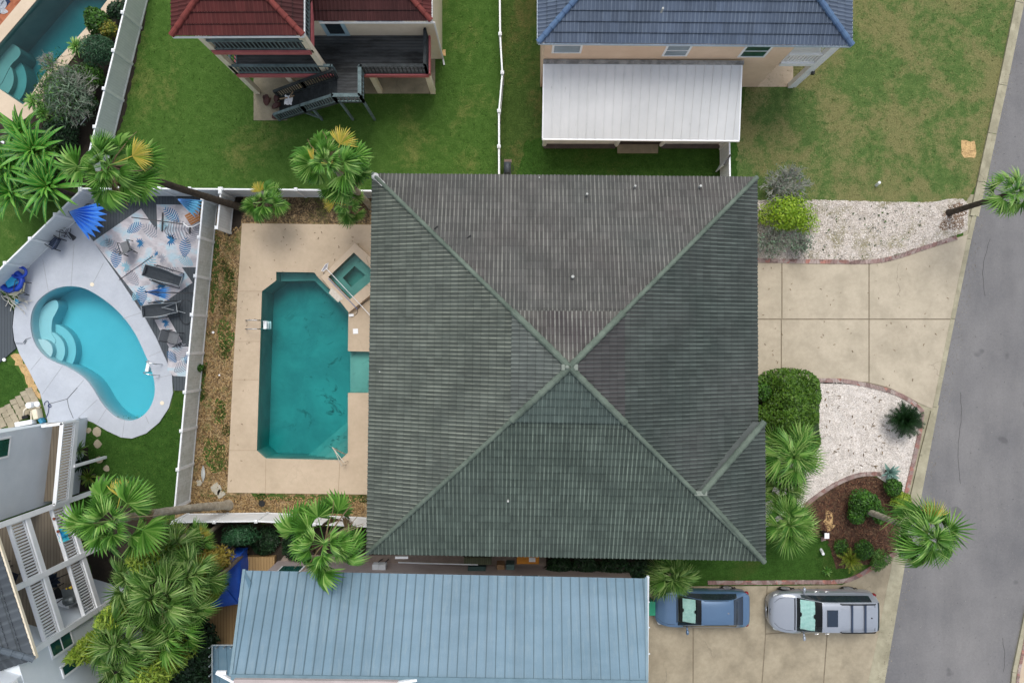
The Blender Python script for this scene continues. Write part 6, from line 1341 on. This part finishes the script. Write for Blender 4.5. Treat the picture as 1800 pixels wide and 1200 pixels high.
def rug(label, pts, z, prints):
    P = WP(pts, 0); t = thing('outdoor_rug', label, 'rug', (P[0].x, P[0].y, .1)); m = MB(); m.prism(xy(P), z-.004, z); m.build('weave', M_RUG, t)
    for a in prints: leafprint(t, *a[:5], z+.003, *a[5:])
rug('large palm-print rug turned diagonally beside the white pool deck', [(166, 425), (250, 367), (340, 497), (264, 550)], .112, [(237, 402, .72, .55, M_LEAFP), (247, 428, .6, .2, M_LEAFP, 'fan'), (206, 456, .82, 1.5, M_LEAFP), (279, 448, .5, 1.2, M_LEAFP, 'fan'), (203, 435, .9, 2.4, M_LEAFG, 'feather', .3), (262, 470, 1.0, 1.1, M_LEAFL), (236, 490, .8, 2.2, M_LEAFG), (285, 505, .6, 1.3, M_LEAFP, 'fan'), (270, 408, .9, 2.6, M_LEAFG), (222, 470, .7, .4, M_LEAFL, 'fan'), (300, 470, .8, .2, M_LEAFG), (243, 518, .7, .9, M_LEAFL), (188, 428, .6, .2, M_LEAFL), (318, 490, .5, .9, M_LEAFP)])
rug('upright palm-print rug against the long white fence', [(277, 360), (352, 361), (350, 470), (280, 470)], .118, [(305, 380, .85, 2.4, M_LEAFP), (327, 437, .85, 1.5, M_LEAFP), (301, 422, .75, .1, M_LEAFP, 'fan'), (310, 405, 1.1, .1, M_LEAFG, 'feather', .45), (338, 415, .8, 1.0, M_LEAFG, 'feather', .4), (330, 460, .7, 2.6, M_LEAFL), (290, 395, .7, 1.2, M_LEAFL), (285, 455, .6, .5, M_LEAFG, 'fan')])
rug('narrow palm-print rug strip below the closed blue umbrella', [(236, 506), (268, 552), (300, 612), (322, 600), (292, 548), (270, 500)], .124, [(251, 522, .82, 1.55, M_LEAFP), (278, 535, .6, 1.8, M_LEAFP, 'fan'), (292, 568, .55, .4, M_LEAFP, 'fan'), (262, 540, .6, 1.2, M_LEAFG), (296, 590, .6, 1.4, M_LEAFL), (286, 552, .5, .3, M_LEAFL)])
rug('small palm-print rug between the pool ladder and long fence', [(298, 611), (337, 609), (334, 662), (306, 660), (296, 650)], .118, [(305, 628, .6, 2.2, M_LEAFP), (331, 630, .5, 1.3, M_LEAFP), (318, 620, .8, 1.2, M_LEAFG, 'feather', .45), (320, 645, .8, .6, M_LEAFG)])
# rug up in the top left corner
P = WP([(-30, 22), (-8, -8), (10, -8), (20, 4), (0, 28), (-10, 40)], 0); t = thing('outdoor_rug', 'navy and white patterned rug in the top left corner', 'rug', (P[0].x, P[0].y, .05)); m = MB(); m.prism(xy(P), .055, .062); m.build('weave', mat('navy_rug', '#20304e', '#1a2842', 3, .95), t)
for i in range(4): leafprint(t, 0+(i % 2)*8, 6+i*5, .42, .6+i*.8, mat('white_rug_print', '#c6ccd2', '#b4bbc2', 3, .9), .066)
# umbrellas lying open/closed
def cant_umbrella(label, tip, base, r, mt, fan0, fan1, poleend, n=7):
    """a half folded parasol: pleated canopy spreading from its top point"""
    t = thing('garden_umbrella', label, 'umbrella', (base.x, base.y, base.z)); m = MB(); K = n*2; rows = [[], []]
    for k in range(K+1):
        a = fan0+(fan1-fan0)*k/K; rr = r*(1.0 if k % 2 == 0 else .76); zz = -.9*r*(.7 if k % 2 == 0 else .52)
        rows[0].append(tip+Vector((.03*math.cos(a), .03*math.sin(a), .0))); rows[1].append(tip+Vector((rr*math.cos(a), rr*math.sin(a), zz)))
    mid = [tip+(p-tip)*.5+Vector((0, 0, .10 if k % 2 == 0 else -.12)) for k, p in enumerate(rows[1])]
    m.grid([rows[0], mid, rows[1]])
    low = [p+Vector((0, 0, -.28)) for p in mid]; m.grid([rows[0], low, [p+Vector((0, 0, -.06)) for p in rows[1]]]); m.build('canopy', mt, t)
    m = MB(); m.tube([base, base.lerp(tip, .5)+Vector((0, 0, .1)), tip+Vector((0, 0, .06))], .025, 6)
    if poleend: m.tube([tip, poleend], .022, 6)
    m.build('pole', mat('dark_metal', '#3c3f43', '#2d3034', 4, .5), t)
    m = MB()
    for k in range(0, K+1, 2): m.tube([rows[0][k]+Vector((0, 0, .01)), mid[k]+Vector((0, 0, .012)), rows[1][k]+Vector((0, 0, .012))], .008, 4)
    m.build('rib', mat('pale_canvas_seam', '#6f9fe0', '#5c8fd6', 4, .7), t); return t
U_BLUE = mat('royal_blue_canvas', '#4189ea', '#357adb', 2.5, .75); U_LB = mat('sky_blue_canvas', '#6fb8d6', '#5aa6c8', 2.5, .75); U_MB = mat('mid_blue_canvas', '#4a97d8', '#3c86c9', 2.5, .75)
cant_umbrella('half folded royal blue parasol beside the slanting fence', W(122, 372, 2.3), W(130, 384, .1), 1.30, U_BLUE, R(-68), R(28), None, 7)
cant_umbrella('half folded sky blue parasol in the terrace corner by the fence', W(312, 350, 2.3), W(345, 372, .12), .95, U_LB, R(-52), R(2), None, 5)
cant_umbrella('half folded mid blue parasol with long dark pole over the terrace', W(256, 513, 2.0), W(340, 515, .12), .92, U_MB, R(-22), R(16), W(339, 516, 2.0), 5)
# terrace furniture
DKM = mat('dark_metal', '#3c3f43'); WICK = mat('charcoal_wicker', '#4c5157', '#373b40', 18, .8, .3); MESH = mat('dark_sling_fabric', '#343b42', '#2b3238', 10, .7, .2); CUSH = mat('grey_cushion', '#74777b', '#66696d', 5, .9)
c = W(172, 396, .1); t = thing('side_table', 'round grey drum side table beside the royal blue parasol', 'table', c); m = MB(); m.cyl(c, .20, .42, 20, .22); m.build('base', WICK, t); m = MB(); m.cyl(c+Vector((0, 0, .42)), .25, .03, 24); m.build('top', mat('grey_stone_top', '#85898b', '#777b7d', 4, .7), t)
c = W(165, 372, .1); t = thing('side_table', 'dark round wire table in the terrace corner under the parasol', 'table', c); m = MB()
for zz, rr in ((.45, .30), (.02, .24)): m.tube([c+Vector((rr*math.cos(q*.3142), rr*math.sin(q*.3142), zz)) for q in range(20)], .014, 5, closed=True)
for q in range(6): m.tube([c+Vector((.24*math.cos(q*1.047), .24*math.sin(q*1.047), .02)), c+Vector((.30*math.cos(q*1.047+.3), .30*math.sin(q*1.047+.3), .45))], .01, 4)
m.build('frame', DKM, t); m = MB(); m.cyl(c+Vector((0, 0, .44)), .28, .015, 20); m.build('top', M_DKBOARD, t)
chair_simple('wicker_chair', 'charcoal wicker armchair with grey cushion in the middle of the diagonal rug', W(229, 436, .12), R(200), CUSH, DKM, wd=.48)
chair_simple('wicker_chair', 'grey cushioned armchair near the foot of the long fence above the ladder', W(311, 593, .12), R(75), CUSH, DKM)
def sling_lounger(label, c, rz, L=1.75, wd=.62):
    t = thing('sling_lounger', label, 'lounger', (0, 0, 0)); rows = []
    for i in range(13):
        f = i/12; x = -L/2+L*f; z = .62+.28*(1-f)**2*1.2-.10*math.sin(f*3.14)+(.05 if f > .8 else 0); w_ = wd/2*(.80+.2*math.sin(math.pi*min(1, f*1.2+.1))); rows.append([(x, -w_, z), (x, -w_*.4, z-.05), (x, w_*.4, z-.05), (x, w_, z)])
    m = MB(); m.grid(rows); m.build('sling', MESH, t)
    edge = [r_[0] for r_ in rows]+[r_[-1] for r_ in rows[::-1]]; m = MB(); m.tube(edge, .022, 6, closed=True); m.build('frame', mat('light_metal', '#9aa0a4', '#868c90', 4, .4, 0, .4), t)
    for sg in (-1, 1):
        m = MB(); m.tube([(-L*.42, sg*wd*.62, .05), (-L*.1, sg*wd*.62, .38), (L*.2, sg*wd*.6, .66)], .018, 6); m.tube([(L*.36, sg*wd*.62, .05), (.0, sg*wd*.62, .4), (-L*.3, sg*wd*.6, .82)], .018, 6); m.tube([(-L*.3, sg*wd*.6, .84), (0, sg*wd*.66, .80), (L*.12, sg*wd*.64, .72)], .025, 6); m.build('side_frame', DKM, t)
    m = MB(); m.tube([(-L*.42, -wd*.62, .05), (-L*.42, wd*.62, .05)], .018, 6); m.tube([(L*.36, -wd*.62, .05), (L*.36, wd*.62, .05)], .018, 6); m.build('foot_bar', DKM, t)
    m = MB(); m.tube([(-L*.47, -wd*.28, .93), (-L*.47, wd*.28, .93)], .06, 8); m.build('head_pillow', MESH, t)
    t.location = c; t.rotation_euler = (0, 0, rz)
sling_lounger('black sling recliner angled over the lower edge of the diagonal rug', W(298, 487, .12), R(-18), 1.75)
sling_lounger('black sling recliner on bare boards below the mid blue parasol pole', W(293, 545, .12), R(8), 1.55)
c = W(325, 552, .1); t = thing('chair_frame', 'bare hoop frame leaning on the long fence beside the lower recliner', 'chair frame', c); m = MB(); m.tube([W(327+14*math.sin(a)*.9, 548-22*math.cos(a), .5+.35*math.cos(a)) for a in [q*.35 for q in range(18)]], .018, 5, closed=True); m.build('hoop', DKM, t); m = MB(); m.tube([W(284, 540, .9), W(326, 550, .5)], .02, 5); m.tube([W(285, 541, .9), W(318, 529, 1.0)], .018, 5); m.build('bar', mat('light_metal', '#9aa0a4'), t)
# umbrella/hammock stand bars
c = W(252, 385, .12); t = thing('hammock_stand', 'dark steel hammock stand with crossbars and an orange slatted seat on the upper rug', 'hammock', c); m = MB(); m.bar(W(231, 382, 1.1), W(322, 394, .45), .05, .05); m.build('beam', DKM, t)
for x0_, y0_, y1_ in ((286, 374, 407), (334, 399, 411)): m = MB(); m.bar(W(x0_, y0_, .16), W(x0_-1, y1_, .16), .06, .06); m.bar(W(x0_, (y0_+y1_)/2, .16), W(x0_, (y0_+y1_)/2-2, .6), .05, .05, up=(0, 1, 0)); m.build('crossbar', DKM, t)
c = W(340, 382, .7); m = MB(); M_ = Matrix.Rotation(.5, 3, 'Z') @ Matrix.Rotation(R(20), 3, 'X')
for q in range(5): m.box(c+M_ @ Vector((0, -.22+.11*q, 0)), (.62, .095, .025), M=M_)
m.build('slatted_seat', mat('orange_timber', '#a8703c', '#8b5a2e', 3, .6, stretch=(.3, 3, 1)), t); m = MB(); m.tube([W(322, 392, .5), W(330, 399, .5), W(340, 398, .55), W(353, 391, .7)], .025, 6); m.build('seat_rim', M_WHITE, t)
# hose/pole lying on rug
m = MB(); m.tube([W(209, 492, .14), W(240, 470, .14), W(268, 450, .16)], .014, 5); m.build('dark_pole', mat('rust_pole', '#5c4e55', '#4a3f45', 5, .6), label='long thin dark pole lying across the diagonal rug', cat='pole')
# striped chair near the fence
t = chair_simple('striped_chair', 'navy and white striped low chair beside the slanting fence', W(101, 426, .08), R(-120), m_boards('navy_stripes', '#27344d', '#2a3852', '#aab3c0', .07, 0, .9), DKM, h=.3)
c = W(118, 412, .1); t = thing('garden_junk', 'dark tangled metal stand beside the striped chair', 'stand', c); m = MB(); rg = random.Random(3)
for q in range(14): m.tube([c+Vector((rg.uniform(-.35, .3), rg.uniform(-.3, .3), rg.uniform(0, .5))), c+Vector((rg.uniform(-.3, .35), rg.uniform(-.3, .3), rg.uniform(.1, .7)))], .016, 4)
m.tube([W(120, 408, .1), W(131, 420, .12)], [.02, .12], 6); m.build('bars', DKM, t)
# blue pool float + net
c = W(20, 494, .5); t = thing('pool_float', 'royal blue inflatable pool lounger with aqua seat leaning by the slanting fence', 'pool float', c); m = MB(); m.tube([c+Vector((.52*math.cos(a)*(1), .46*math.sin(a), .0)) for a in [q*.3142 for q in range(20)]], .13, 10, closed=True); m.tube([c+Vector((.42+.36*math.cos(a), .42+.26*math.sin(a), .10)) for a in [q*.3142 for q in range(20)]], .07, 8, closed=True); m.build('tube', mat('royal_blue_vinyl', '#1c45b4', '#163a9c', 3, .35), t, smooth=True)
m = MB(); m.box(c+Vector((.02, -.02, .03)), (.56, .44, .10), .45); m.build('seat', mat('aqua_mesh', '#2f9fd0', '#2790c0', 12, .6), t, bevel=.03); m = MB(); m.box(c+Vector((0, 0, -.2)), (.7, .6, .4), .4); m.build('underside', mat('royal_blue_vinyl', '#1c45b4'), t, bevel=.08)
t = chair_simple('folding_chair', 'small beige folding chair beside the royal blue pool float', W(46, 506, .08), R(170), mat('beige_canvas', '#8f9080', '#7c7d70', 5, .9), DKM, h=.4, wd=.42)
c = W(22, 524, .1); t = thing('hose_pile', 'tangled pile of white pool hoses and poles at the terrace edge', 'hose', c); m = MB(); rg = random.Random(8)
for q in range(16):
    a = rg.uniform(-.9, -.3); pp = W(rg.uniform(2, 30), rg.uniform(512, 532), rg.uniform(.15, .35)); pts = [pp]
    for s_ in range(5): a += rg.uniform(-.6, .6); pts.append(pts[-1]+Vector((math.cos(a)*.16, math.sin(a)*.16, rg.uniform(-.03, .03))))
    m.tube(smooth_line(pts, 3), .017, 5)
m.build('hoses', mat('cream_hose', '#c9c8bf', '#9c9b92', 6, .6), t); m = MB(); m.cyl(W(31, 530, .15), .13, .12, 12); m.build('blue_reel', mat('teal_plastic', '#3d8fb0', '#2f7a99', 5, .5), t)
m = MB(); p_ = W(8, 632, .1); m.cyl(p_, .08, .06, 12); m.build('deck_lamp', M_WHITE, label='small round white deck lamp at the corner of the left board terrace', cat='lamp')
m = MB(); m.cyl(W(162, 500, .08), .10, .015, 16); m.build('drain_cap', M_CREAM, label='cream round drain cap above the kidney pool', cat='drain cap', group='drain caps'); m = MB(); m.cyl(W(285, 708, .08), .10, .015, 16); m.build('drain_cap', M_CREAM, label='cream round drain cap right of the kidney pool tip', cat='drain cap', group='drain caps')
m = MB(); m.tube([W(28, 603, .1), W(40, 603, .12), W(45, 596, .12), W(54, 593, .1)], .022, 6); m.tube([W(40, 603, .12), W(43, 604, .12), W(46, 598, .12)], .02, 5); m.build('hand_rail', M_CHROME, label='small steel pool rail lying at the left of the kidney pool', cat='rail')
def ladder(label, p, d, tread, zd=.08, out=.55, w_=.5, deep=-.9):
    t = thing('pool_ladder', label, 'pool ladder', (p.x, p.y, 0)); s = Vector((-d.y, d.x, 0))
    for sg in (-1, 1):
        b = p+s*sg*w_/2; m = MB(); m.tube(smooth_line([tuple(b-d*out+Vector((0, 0, zd))), tuple(b-d*out*.8+Vector((0, 0, zd+.55))), tuple(b-d*.05+Vector((0, 0, zd+.60))), tuple(b+d*.13+Vector((0, 0, zd+.1))), tuple(b+d*.12+Vector((0, 0, deep)))], 5), .024, 8); m.build('hand_rail', M_CHROME, t)
    for z in ((.02, -.26, -.52) if tread else ()):
        m = MB(); q = p+d*(.14+abs(z)*.12)+Vector((0, 0, z)); m.box(q, (.16, w_-.05, .035), math.atan2(d.y, d.x)); m.build('tread', M_VINYL, t)
ladder('steel ladder with white treads at the left edge of the teal pool', W(461, 571), Vector((1, 0, 0)), True, .06, .75, .42)
ladder('steel ladder at the right side of the kidney pool', W(265, 645), Vector((-.95, .22, 0)).normalized(), True, .08, .55, .55)
t = thing('stair_rail', 'pale slanted hand rail over the steps at the lower corner of the teal pool', 'hand rail', W(607, 812)); q0, q1 = W(612, 812, .06), W(606, 817, .06)
for i, (a, b) in enumerate(((W(612, 810, .1), W(584, 786, .75)), (W(608, 816, .1), W(586, 788, .75)))): m = MB(); m.tube([a, a+Vector((-.05, .05, .75)), b, b+Vector((.55, -.55, -1.1))], .02, 8); m.build('rail', mat('pale_steel', '#c2bcae', '#aaa497', 3, .4, 0, .3), t)
# pole, net, chlorinator near the spa
t = thing('skimmer_net', 'long white pool pole with skimmer net resting across the raised hot tub', 'pool net', W(575, 470, .45)); m = MB(); m.tube([W(573, 471, .47), W(700, 607, .47)], .017, 6); m.build('pole', M_WHITE, t); m = MB(); hd = [W(565, 476, .45), W(572, 465, .45), W(577, 462, .45), W(575, 471, .45), W(568, 477, .45)]; m.tube(hd, .016, 6, closed=True); m.build('net_hoop', M_WHITE, t); m = MB(); m.poly([p+Vector((0, 0, -.01)) for p in hd]); m.build('net', mat('grey_net', '#a5a3a8', '#8b8a90', 20, .9), t)
m = MB(); m.tube([W(577, 489, .44), W(628, 543, .44)], .017, 6); m.build('pool_pole', mat('blue_pole', '#3c5f9c', '#8d95b0', 2, .5), label='shorter blue pole lying along the lower edge of the hot tub', cat='pole')
m = MB(); m.tube([W(569, 478, .1), W(569, 492, .1)], .02, 6); m.tube([W(566, 487, .1), W(572, 487, .1)], .03, 6); m.build('pool_brush', mat('dull_steel', '#90867a', '#7a7166', 4, .6), label='small T-shaped brush on the deck corner by the hot tub', cat='brush')
t = thing('pool_alarm', 'small white box with a dark cable at the edge of the teal pool', 'box', W(617, 554)); m = MB(); p_ = W(618, 554, .06); m.box(p_+Vector((0, 0, .05)), (.24, .13, .10), .1); m.build('case', M_WHITE, t, bevel=.02); m = MB(); m.tube(smooth_line([tuple(W(623, 554, .09)), tuple(W(628, 550, .07)), tuple(W(629, 543, .08)), tuple(W(640, 532, .08)), tuple(W(660, 520, .07))], 4), .012, 5); m.build('cable', M_BLACKP, t)
m = MB(); p_ = W(625, 582, .06); m.box(p_+Vector((0, 0, .008)), (.25, .25, .016), .05); m.build('access_cover', M_WHITE, label='square white skimmer lid on the deck between teal pool and grey roof', cat='lid', bevel=.004)
# robot cleaner in the dark pool? no: leave only the water
# pool pump group by the grey house
t = thing('pool_pump', 'white pool pump and filter with pipes beside the small stone path', 'pool pump', W(50, 745)); m = MB(); m.box(W(45, 743, .35), (.85, .22, .4), .17); m.build('heater_box', M_WHITE, t, bevel=.03); m = MB(); m.cyl(W(65, 710, .02), .14, .7, 16); m.sphere(W(65, 710, .74), .14, 8, (1, 1, .5)); m.build('filter_tank', M_WHITE, t, smooth=False)
m = MB(); m.tube(smooth_line([tuple(W(42, 730, .2)), tuple(W(42, 722, .45)), tuple(W(48, 716, .5)), tuple(W(56, 717, .3)), tuple(W(64, 713, .3))], 5), .04, 8); m.tube([W(55, 740, .3), W(55, 722, .5)], .04, 8); m.tube([W(58, 716, .3), W(70, 716, .3)], .03, 8); m.build('pipes', M_CREAM, t); m = MB(); m.tube([W(40, 734, .25), W(50, 731, .25)], .09, 10); m.build('motor', M_BLACKP, t)
m = MB(); m.box(W(66, 727, .25), (.25, .5, .5), .2); m.build('cover', M_CREAM, t, bevel=.05)
m = MB(); p_ = W(74, 739, .2); m.box(p_, (.16, .26, .35), .6); m.build('chlorine_drum', mat('teal_plastic', '#3d8fb0'), label='small teal box beside the white pool pump', cat='box', bevel=.03)
m = MB(); m.tube(smooth_line([tuple(W(77, 739, .1)), tuple(W(84, 727, .1)), tuple(W(86, 712, .1)), tuple(W(84, 705, .1)), tuple(W(79, 707, .1)), tuple(W(78, 712, .1))], 5), .018, 6); m.tube([W(87+2.6*math.cos(q*.6), 713+2.6*math.sin(q*.6), .12) for q in range(11)], .016, 5, closed=True); m.build('garden_hose', mat('navy_hose', '#37466e', '#2c3a5e', 4, .6), label='thin navy hose curling on the white pool surround', cat='hose')
# blue cover on the tan terrace
c = W(400, 1010, .35); t = thing('covered_hot_tub', 'hot tub under a bright blue tarpaulin on the tan timber terrace', 'hot tub', c); m = MB(); base = smooth_loop([(-.95, -1.15), (.80, -1.15), (.92, -1.0), (.92, 1.0), (.75, 1.25), (-.7, 1.25), (-.95, 1.0)], 4); rows = []
for k, (f, z) in enumerate(((1.06, 0), (1.03, .35), (1.0, .8), (.95, .92), (.8, .96), (.4, 1.0), (0.02, 1.0))): rows.append([c+Vector((x*f*(1+(.03*math.sin(i*1.9) if k < 2 else 0)), y*f, z+(.02*math.sin(i*.9) if k > 2 else 0))) for i, (x, y) in enumerate(base+base[:1])])
m.grid(rows[::-1]); m.build('tarpaulin', mat('blue_tarpaulin', '#2860cc', '#1f50b4', 2.5, .5, .2, fine=8), t, smooth=True)
# gap between the houses
m = MB(); p_ = W(928, 985, 1.4); m.box((p_.x, -10.25+.55, .9), (.85, .45, .9)) if False else m.box((p_.x+.0, p_.y+.05, 1.15), (1.05, .42, .5)); t = thing('wall_cabinet', 'orange-yellow box with white label plate sticking out under the grey eave', 'box', (p_.x, p_.y, 0)); m.build('case', mat('orange_paint', '#c8862a', '#b5761f', 3, .6), t, bevel=.02); m = MB(); m.box((p_.x+.2, p_.y+.05, 1.41), (.3, .2, .01)); m.build('plate', M_WHITE, t); m = MB()
for q in (-.4, .4): m.box((p_.x+q, p_.y+.05, .45), (.08, .3, .9))
m.build('leg', M_BLACKP, t)
for i, (lb, px, py, sx, sy, h_, mt) in enumerate((('long dark green bin lid against the pink wall', 838, 1003, .85, .42, 1.1, mat('dark_green_plastic', '#2f4a4a', '#263e3e', 4, .6)), ('grey-green crate beside the cardboard box', 897, 998, .4, .35, .8, mat('grey_green_plastic', '#567070', '#456060', 4, .6)), ('brown cardboard box in the narrow gap', 880, 997, .38, .25, .8, mat('cardboard', '#93795c', '#82694e', 4, .9)))):
    p_ = W(px, py, h_); m = MB(); m.box((p_.x, p_.y, h_/2), (sx, sy, h_)); m.build('storage_box', mt, label=lb, cat='box', bevel=.02)
for i, (px, lb) in enumerate(((660, 'outdoor air unit on the pale wall nearest the hanging palm'), (672, 'second outdoor air unit with dark stand on the pale wall'))):
    p_ = W(px, 997, 1.2); t = thing('air_unit', lb, 'air unit', (p_.x, p_.y, 0), 0, 'air units in the gap'); m = MB(); m.box((p_.x, p_.y, 1.0), (.32, .30, .45)); m.build('case', M_GREYW, t, bevel=.02); m = MB(); m.bar((p_.x+.14, p_.y+.1, .1), (p_.x+.2, p_.y+.35, 1.5), .04, .04, up=(0, 1, 0)); m.bar((p_.x-.14, p_.y-.1, 0), (p_.x-.14, p_.y-.1, .8), .05, .05, up=(0, 1, 0)); m.build('stand', M_BLACKP, t)
m = MB(); m.tube([W(700, 988, 1.5), W(760, 990, 1.5), W(840, 992, 1.5)], .03, 6); m.build('wall_pipe', M_GREYW, label='long pale pipe running along the narrow gap', cat='pipe')
m = MB(); m.box(W(840, 983, 1.2), (1.3, .35, .5)); m.build('timber_screen', m_boards('mossy_screen_boards', '#59604a', '#474d3c', '#23261c', .1, 0), label='mossy timber screen poking out below the grey eave', cat='screen')
m = MB(); m.box(W(706, 979, 4.8), (.55, .10, .10)); m.build('eave_light', M_WHITE, label='small white light fitting under the lower eave', cat='light')
# bins, utility bits
p_ = W(1141, 1069, 1.05); t = thing('wheelie_bin', 'green wheeled bin between the metal roof and the blue sedan', 'bin', (p_.x, p_.y, 0)); m = MB(); m.add([(p_.x+a*s*.26, p_.y+b*s*.30, z) for z, s in ((.08, .82), (1.0, 1)) for a, b in ((-1, -1), (1, -1), (1, 1), (-1, 1))], [(3, 2, 1, 0), (4, 5, 6, 7), (0, 1, 5, 4), (1, 2, 6, 5), (2, 3, 7, 6), (3, 0, 4, 7)]); gm = mat('green_plastic', '#1f8a68', '#18775a', 3, .5); m.build('body', gm, t); m = MB(); m.box((p_.x, p_.y, 1.03), (.60, .68, .06)); m.box((p_.x-.28, p_.y, 1.03), (.05, .5, .08)); m.build('lid', gm, t, bevel=.02)
for sg in (-1, 1): m = MB(); m.tube([(p_.x-.22, p_.y+sg*.24, .1), (p_.x-.22, p_.y+sg*.30, .1)], .1, 12); m.build('wheel', M_BLACKP, t)
p_ = W(892, 293, 1.0); t = thing('barbecue', 'dark covered barbecue standing by the thin fence above the grey roof', 'barbecue', (p_.x, p_.y, 0)); m = MB(); m.box((p_.x, p_.y-.05, .55), (.34, .58, .9)); m.build('cart', mat('slate_plastic', '#454c52', '#383e44', 3, .6), t, bevel=.03); m = MB(); m.tube([(p_.x, p_.y-.3, 1.0), (p_.x, p_.y+.2, 1.0)], .15, 12); m.build('lid', mat('slate_plastic', '#454c52'), t, smooth=True); m = MB(); m.box((p_.x+.02, p_.y+.3, .85), (.36, .16, .04)); m.build('side_shelf', mat('brown_shelf', '#7c6a60', '#6a5a51', 3, .8), t); m = MB(); m.tube([(p_.x+.2, p_.y-.2, .9), (p_.x+.27, p_.y-.18, .9), (p_.x+.27, p_.y+.05, .9), (p_.x+.2, p_.y+.07, .9)], .018, 5); m.build('handle', M_BLACKP, t)
for (px, py, lb, dx, h_) in ((1545, 322, 'short white marker post on the dry lawn', .0, .45), (1446, 971, 'short white marker post on the lawn by the mulch bed', 0, .4)):
    a = W(px-5, py+4, 0) if px > 1500 else W(px-3, py-6, 0); b = W(px+1, py-1, h_) if px > 1500 else W(px+1, py+2, h_)
    m = MB(); m.tube([a, b], .07, 12); m.sphere(b, .072, 7, (1, 1, .5)); m.build('marker_post', M_VINYL, label=lb, cat='post')
p_ = W(1453, 941, .6); t = thing('garden_lantern', 'white topped lantern box on a little brick plinth in the mulch', 'lantern', (p_.x, p_.y, 0)); m = MB(); m.box((p_.x-.03, p_.y+.02, .35), (.20, .22, .5)); m.build('case', M_BLACKP, t); m = MB(); m.box((p_.x, p_.y, .62), (.22, .26, .05)); m.build('cap', M_WHITE, t)
for q in range(3): m = MB(); m.box((p_.x+.08+.07*q-.1, p_.y-.30+.02*q, .05), (.065, .2, .09)); m.build('brick', M_BRICK, t)
p_ = W(394, 488, 0); m = MB(); 
for i, (px, py, lb) in enumerate(((375, 584, 'white sprinkler cap in the wood chips beside the long fence'), (386, 659, 'tiny white cap in the wood chips lower down'))):
    p_ = W(px, py, .03); m = MB(); m.cyl(p_, .06 if i == 0 else .04, .05, 10); m.build('sprinkler_cap', M_WHITE, label=lb, cat='sprinkler cap')
p_ = W(357, 832, .1); m = MB(); rows = [[p_+Vector((.10*math.sin(math.pi*f)*s, -.42+.84*f, .05*(1-abs(s)))) for s in (-1, -.5, 0, .5, 1)] for f in [q/8 for q in range(9)]]; m.grid(rows); m.build('broken_dish', mat('pale_plastic', '#b9bdbc', '#a2a7a6', 3, .6), label='pale leaf-shaped plastic piece lying on the wood chips', cat='debris')
for px, py, s in ((381, 858, .28), (388, 868, .22), (350, 848, .14)):
    c_ = W(px, py, .03); rg = random.Random(px); m = MB(); m.prism([(c_.x+s*math.cos(a)*rg.uniform(.6, 1.2), c_.y+s*1.2*math.sin(a)*rg.uniform(.5, 1.2)) for a in [q*.5 for q in range(12)]], .0, .05); m.build('torn_sheeting', mat('pale_plastic2', '#b3aea3', '#96917f', 6, .9), label={381: 'large torn pale sheet lying by the deck corner', 388: 'pale torn sheet beside the palm base', 350: 'small torn pale scrap by the long fence'}[px], cat='debris')
# stump-like palm base at right of the fence
# red house yard things
c = W(478, 187, .1); t = thing('dried_fronds', 'rust brown curled dried fronds at the foot of the black stairs', 'fronds', (c.x, c.y, 0)); m = MB(); rg = random.Random(6); rb = leafmat('rust_frond', ['#3a2220', '#55332e', '#6b4238'])
for (px, py, az, L) in ((468, 186, 1.3, .55), (478, 190, .3, .6), (484, 180, 1.0, .5), (478, 206, .2, .5), (470, 178, 1.8, .4)):
    for k in range(4): blade_leaf(m, palm_tf(W(px, py, .12+.08*k), az+rg.uniform(-.4, .4), R(rg.uniform(0, 30))), L, .11, .5)
m.build('fronds', rb, t)
c = W(507, 176, 1.4); rows = [[c+Vector((-.18+.36*i/6+.03*math.sin(j), .22-.44*j/6+.03*math.sin(i*2), .04*math.sin(i*1.3+j))) for i in range(7)] for j in range(7)]; m = MB(); m.grid(rows); m.build('white_cloth', M_WHITE, label='crumpled white cloth dropped on the black stairs', cat='cloth')
m = MB(); 
for a, b in (((492, 174), (505, 172)), ((509, 172), (515, 161)), ((511, 171), (517, 168))): m.tube([W(a[0], a[1], 1.5), W(b[0], b[1], 1.7)], .035, 5)
m.build('driftwood', mat('tan_driftwood', '#8d7860', '#75624d', 5, .9), label='tan crooked driftwood on the black stairs beside the cloth', cat='driftwood')
# white tubular frame among the upper left shrubs
t = thing('folded_chairs', 'stack of white tubular chair frames in dark soil by the upper left fence', 'chair frame', W(133, 218)); m = MB()
for a, b, c_ in (((138, 196), (152, 207), (141, 220)), ((132, 212), (137, 217), (133, 224)), ((114, 219), (125, 222), (130, 228)), ((122, 240), (119, 247), (130, 253))): m.tube([W(*a, .6), W(*b, .7), W(*c_, .5)], .026, 6)
m.tube([W(118, 240, .3), W(126, 252, .3), W(134, 244, .3)], .024, 6); m.build('frame', M_WHITE, t)
m = MB(); m.tube([W(0, 247, .4), W(24, 262, .4)], .06, 8); m.build('white_rail', M_WHITE, label='white rail end poking in at the left edge among tropical plants', cat='rail')
m = MB(); m.tube(smooth_line([tuple(W(452, 884, 0)), tuple(W(460, 884, .04)), tuple(W(467, 885, 0))], 3), .01, 4); p_ = W(461, 884, .02); m.cyl(p_, .12, .08, 10, .16); m.build('dark_pot', M_BLACKP, label='dark squat pot sunk in the wood chips above the bright white fence', cat='pot')
# second gable hints at the far top left: wrought fences are out of frame
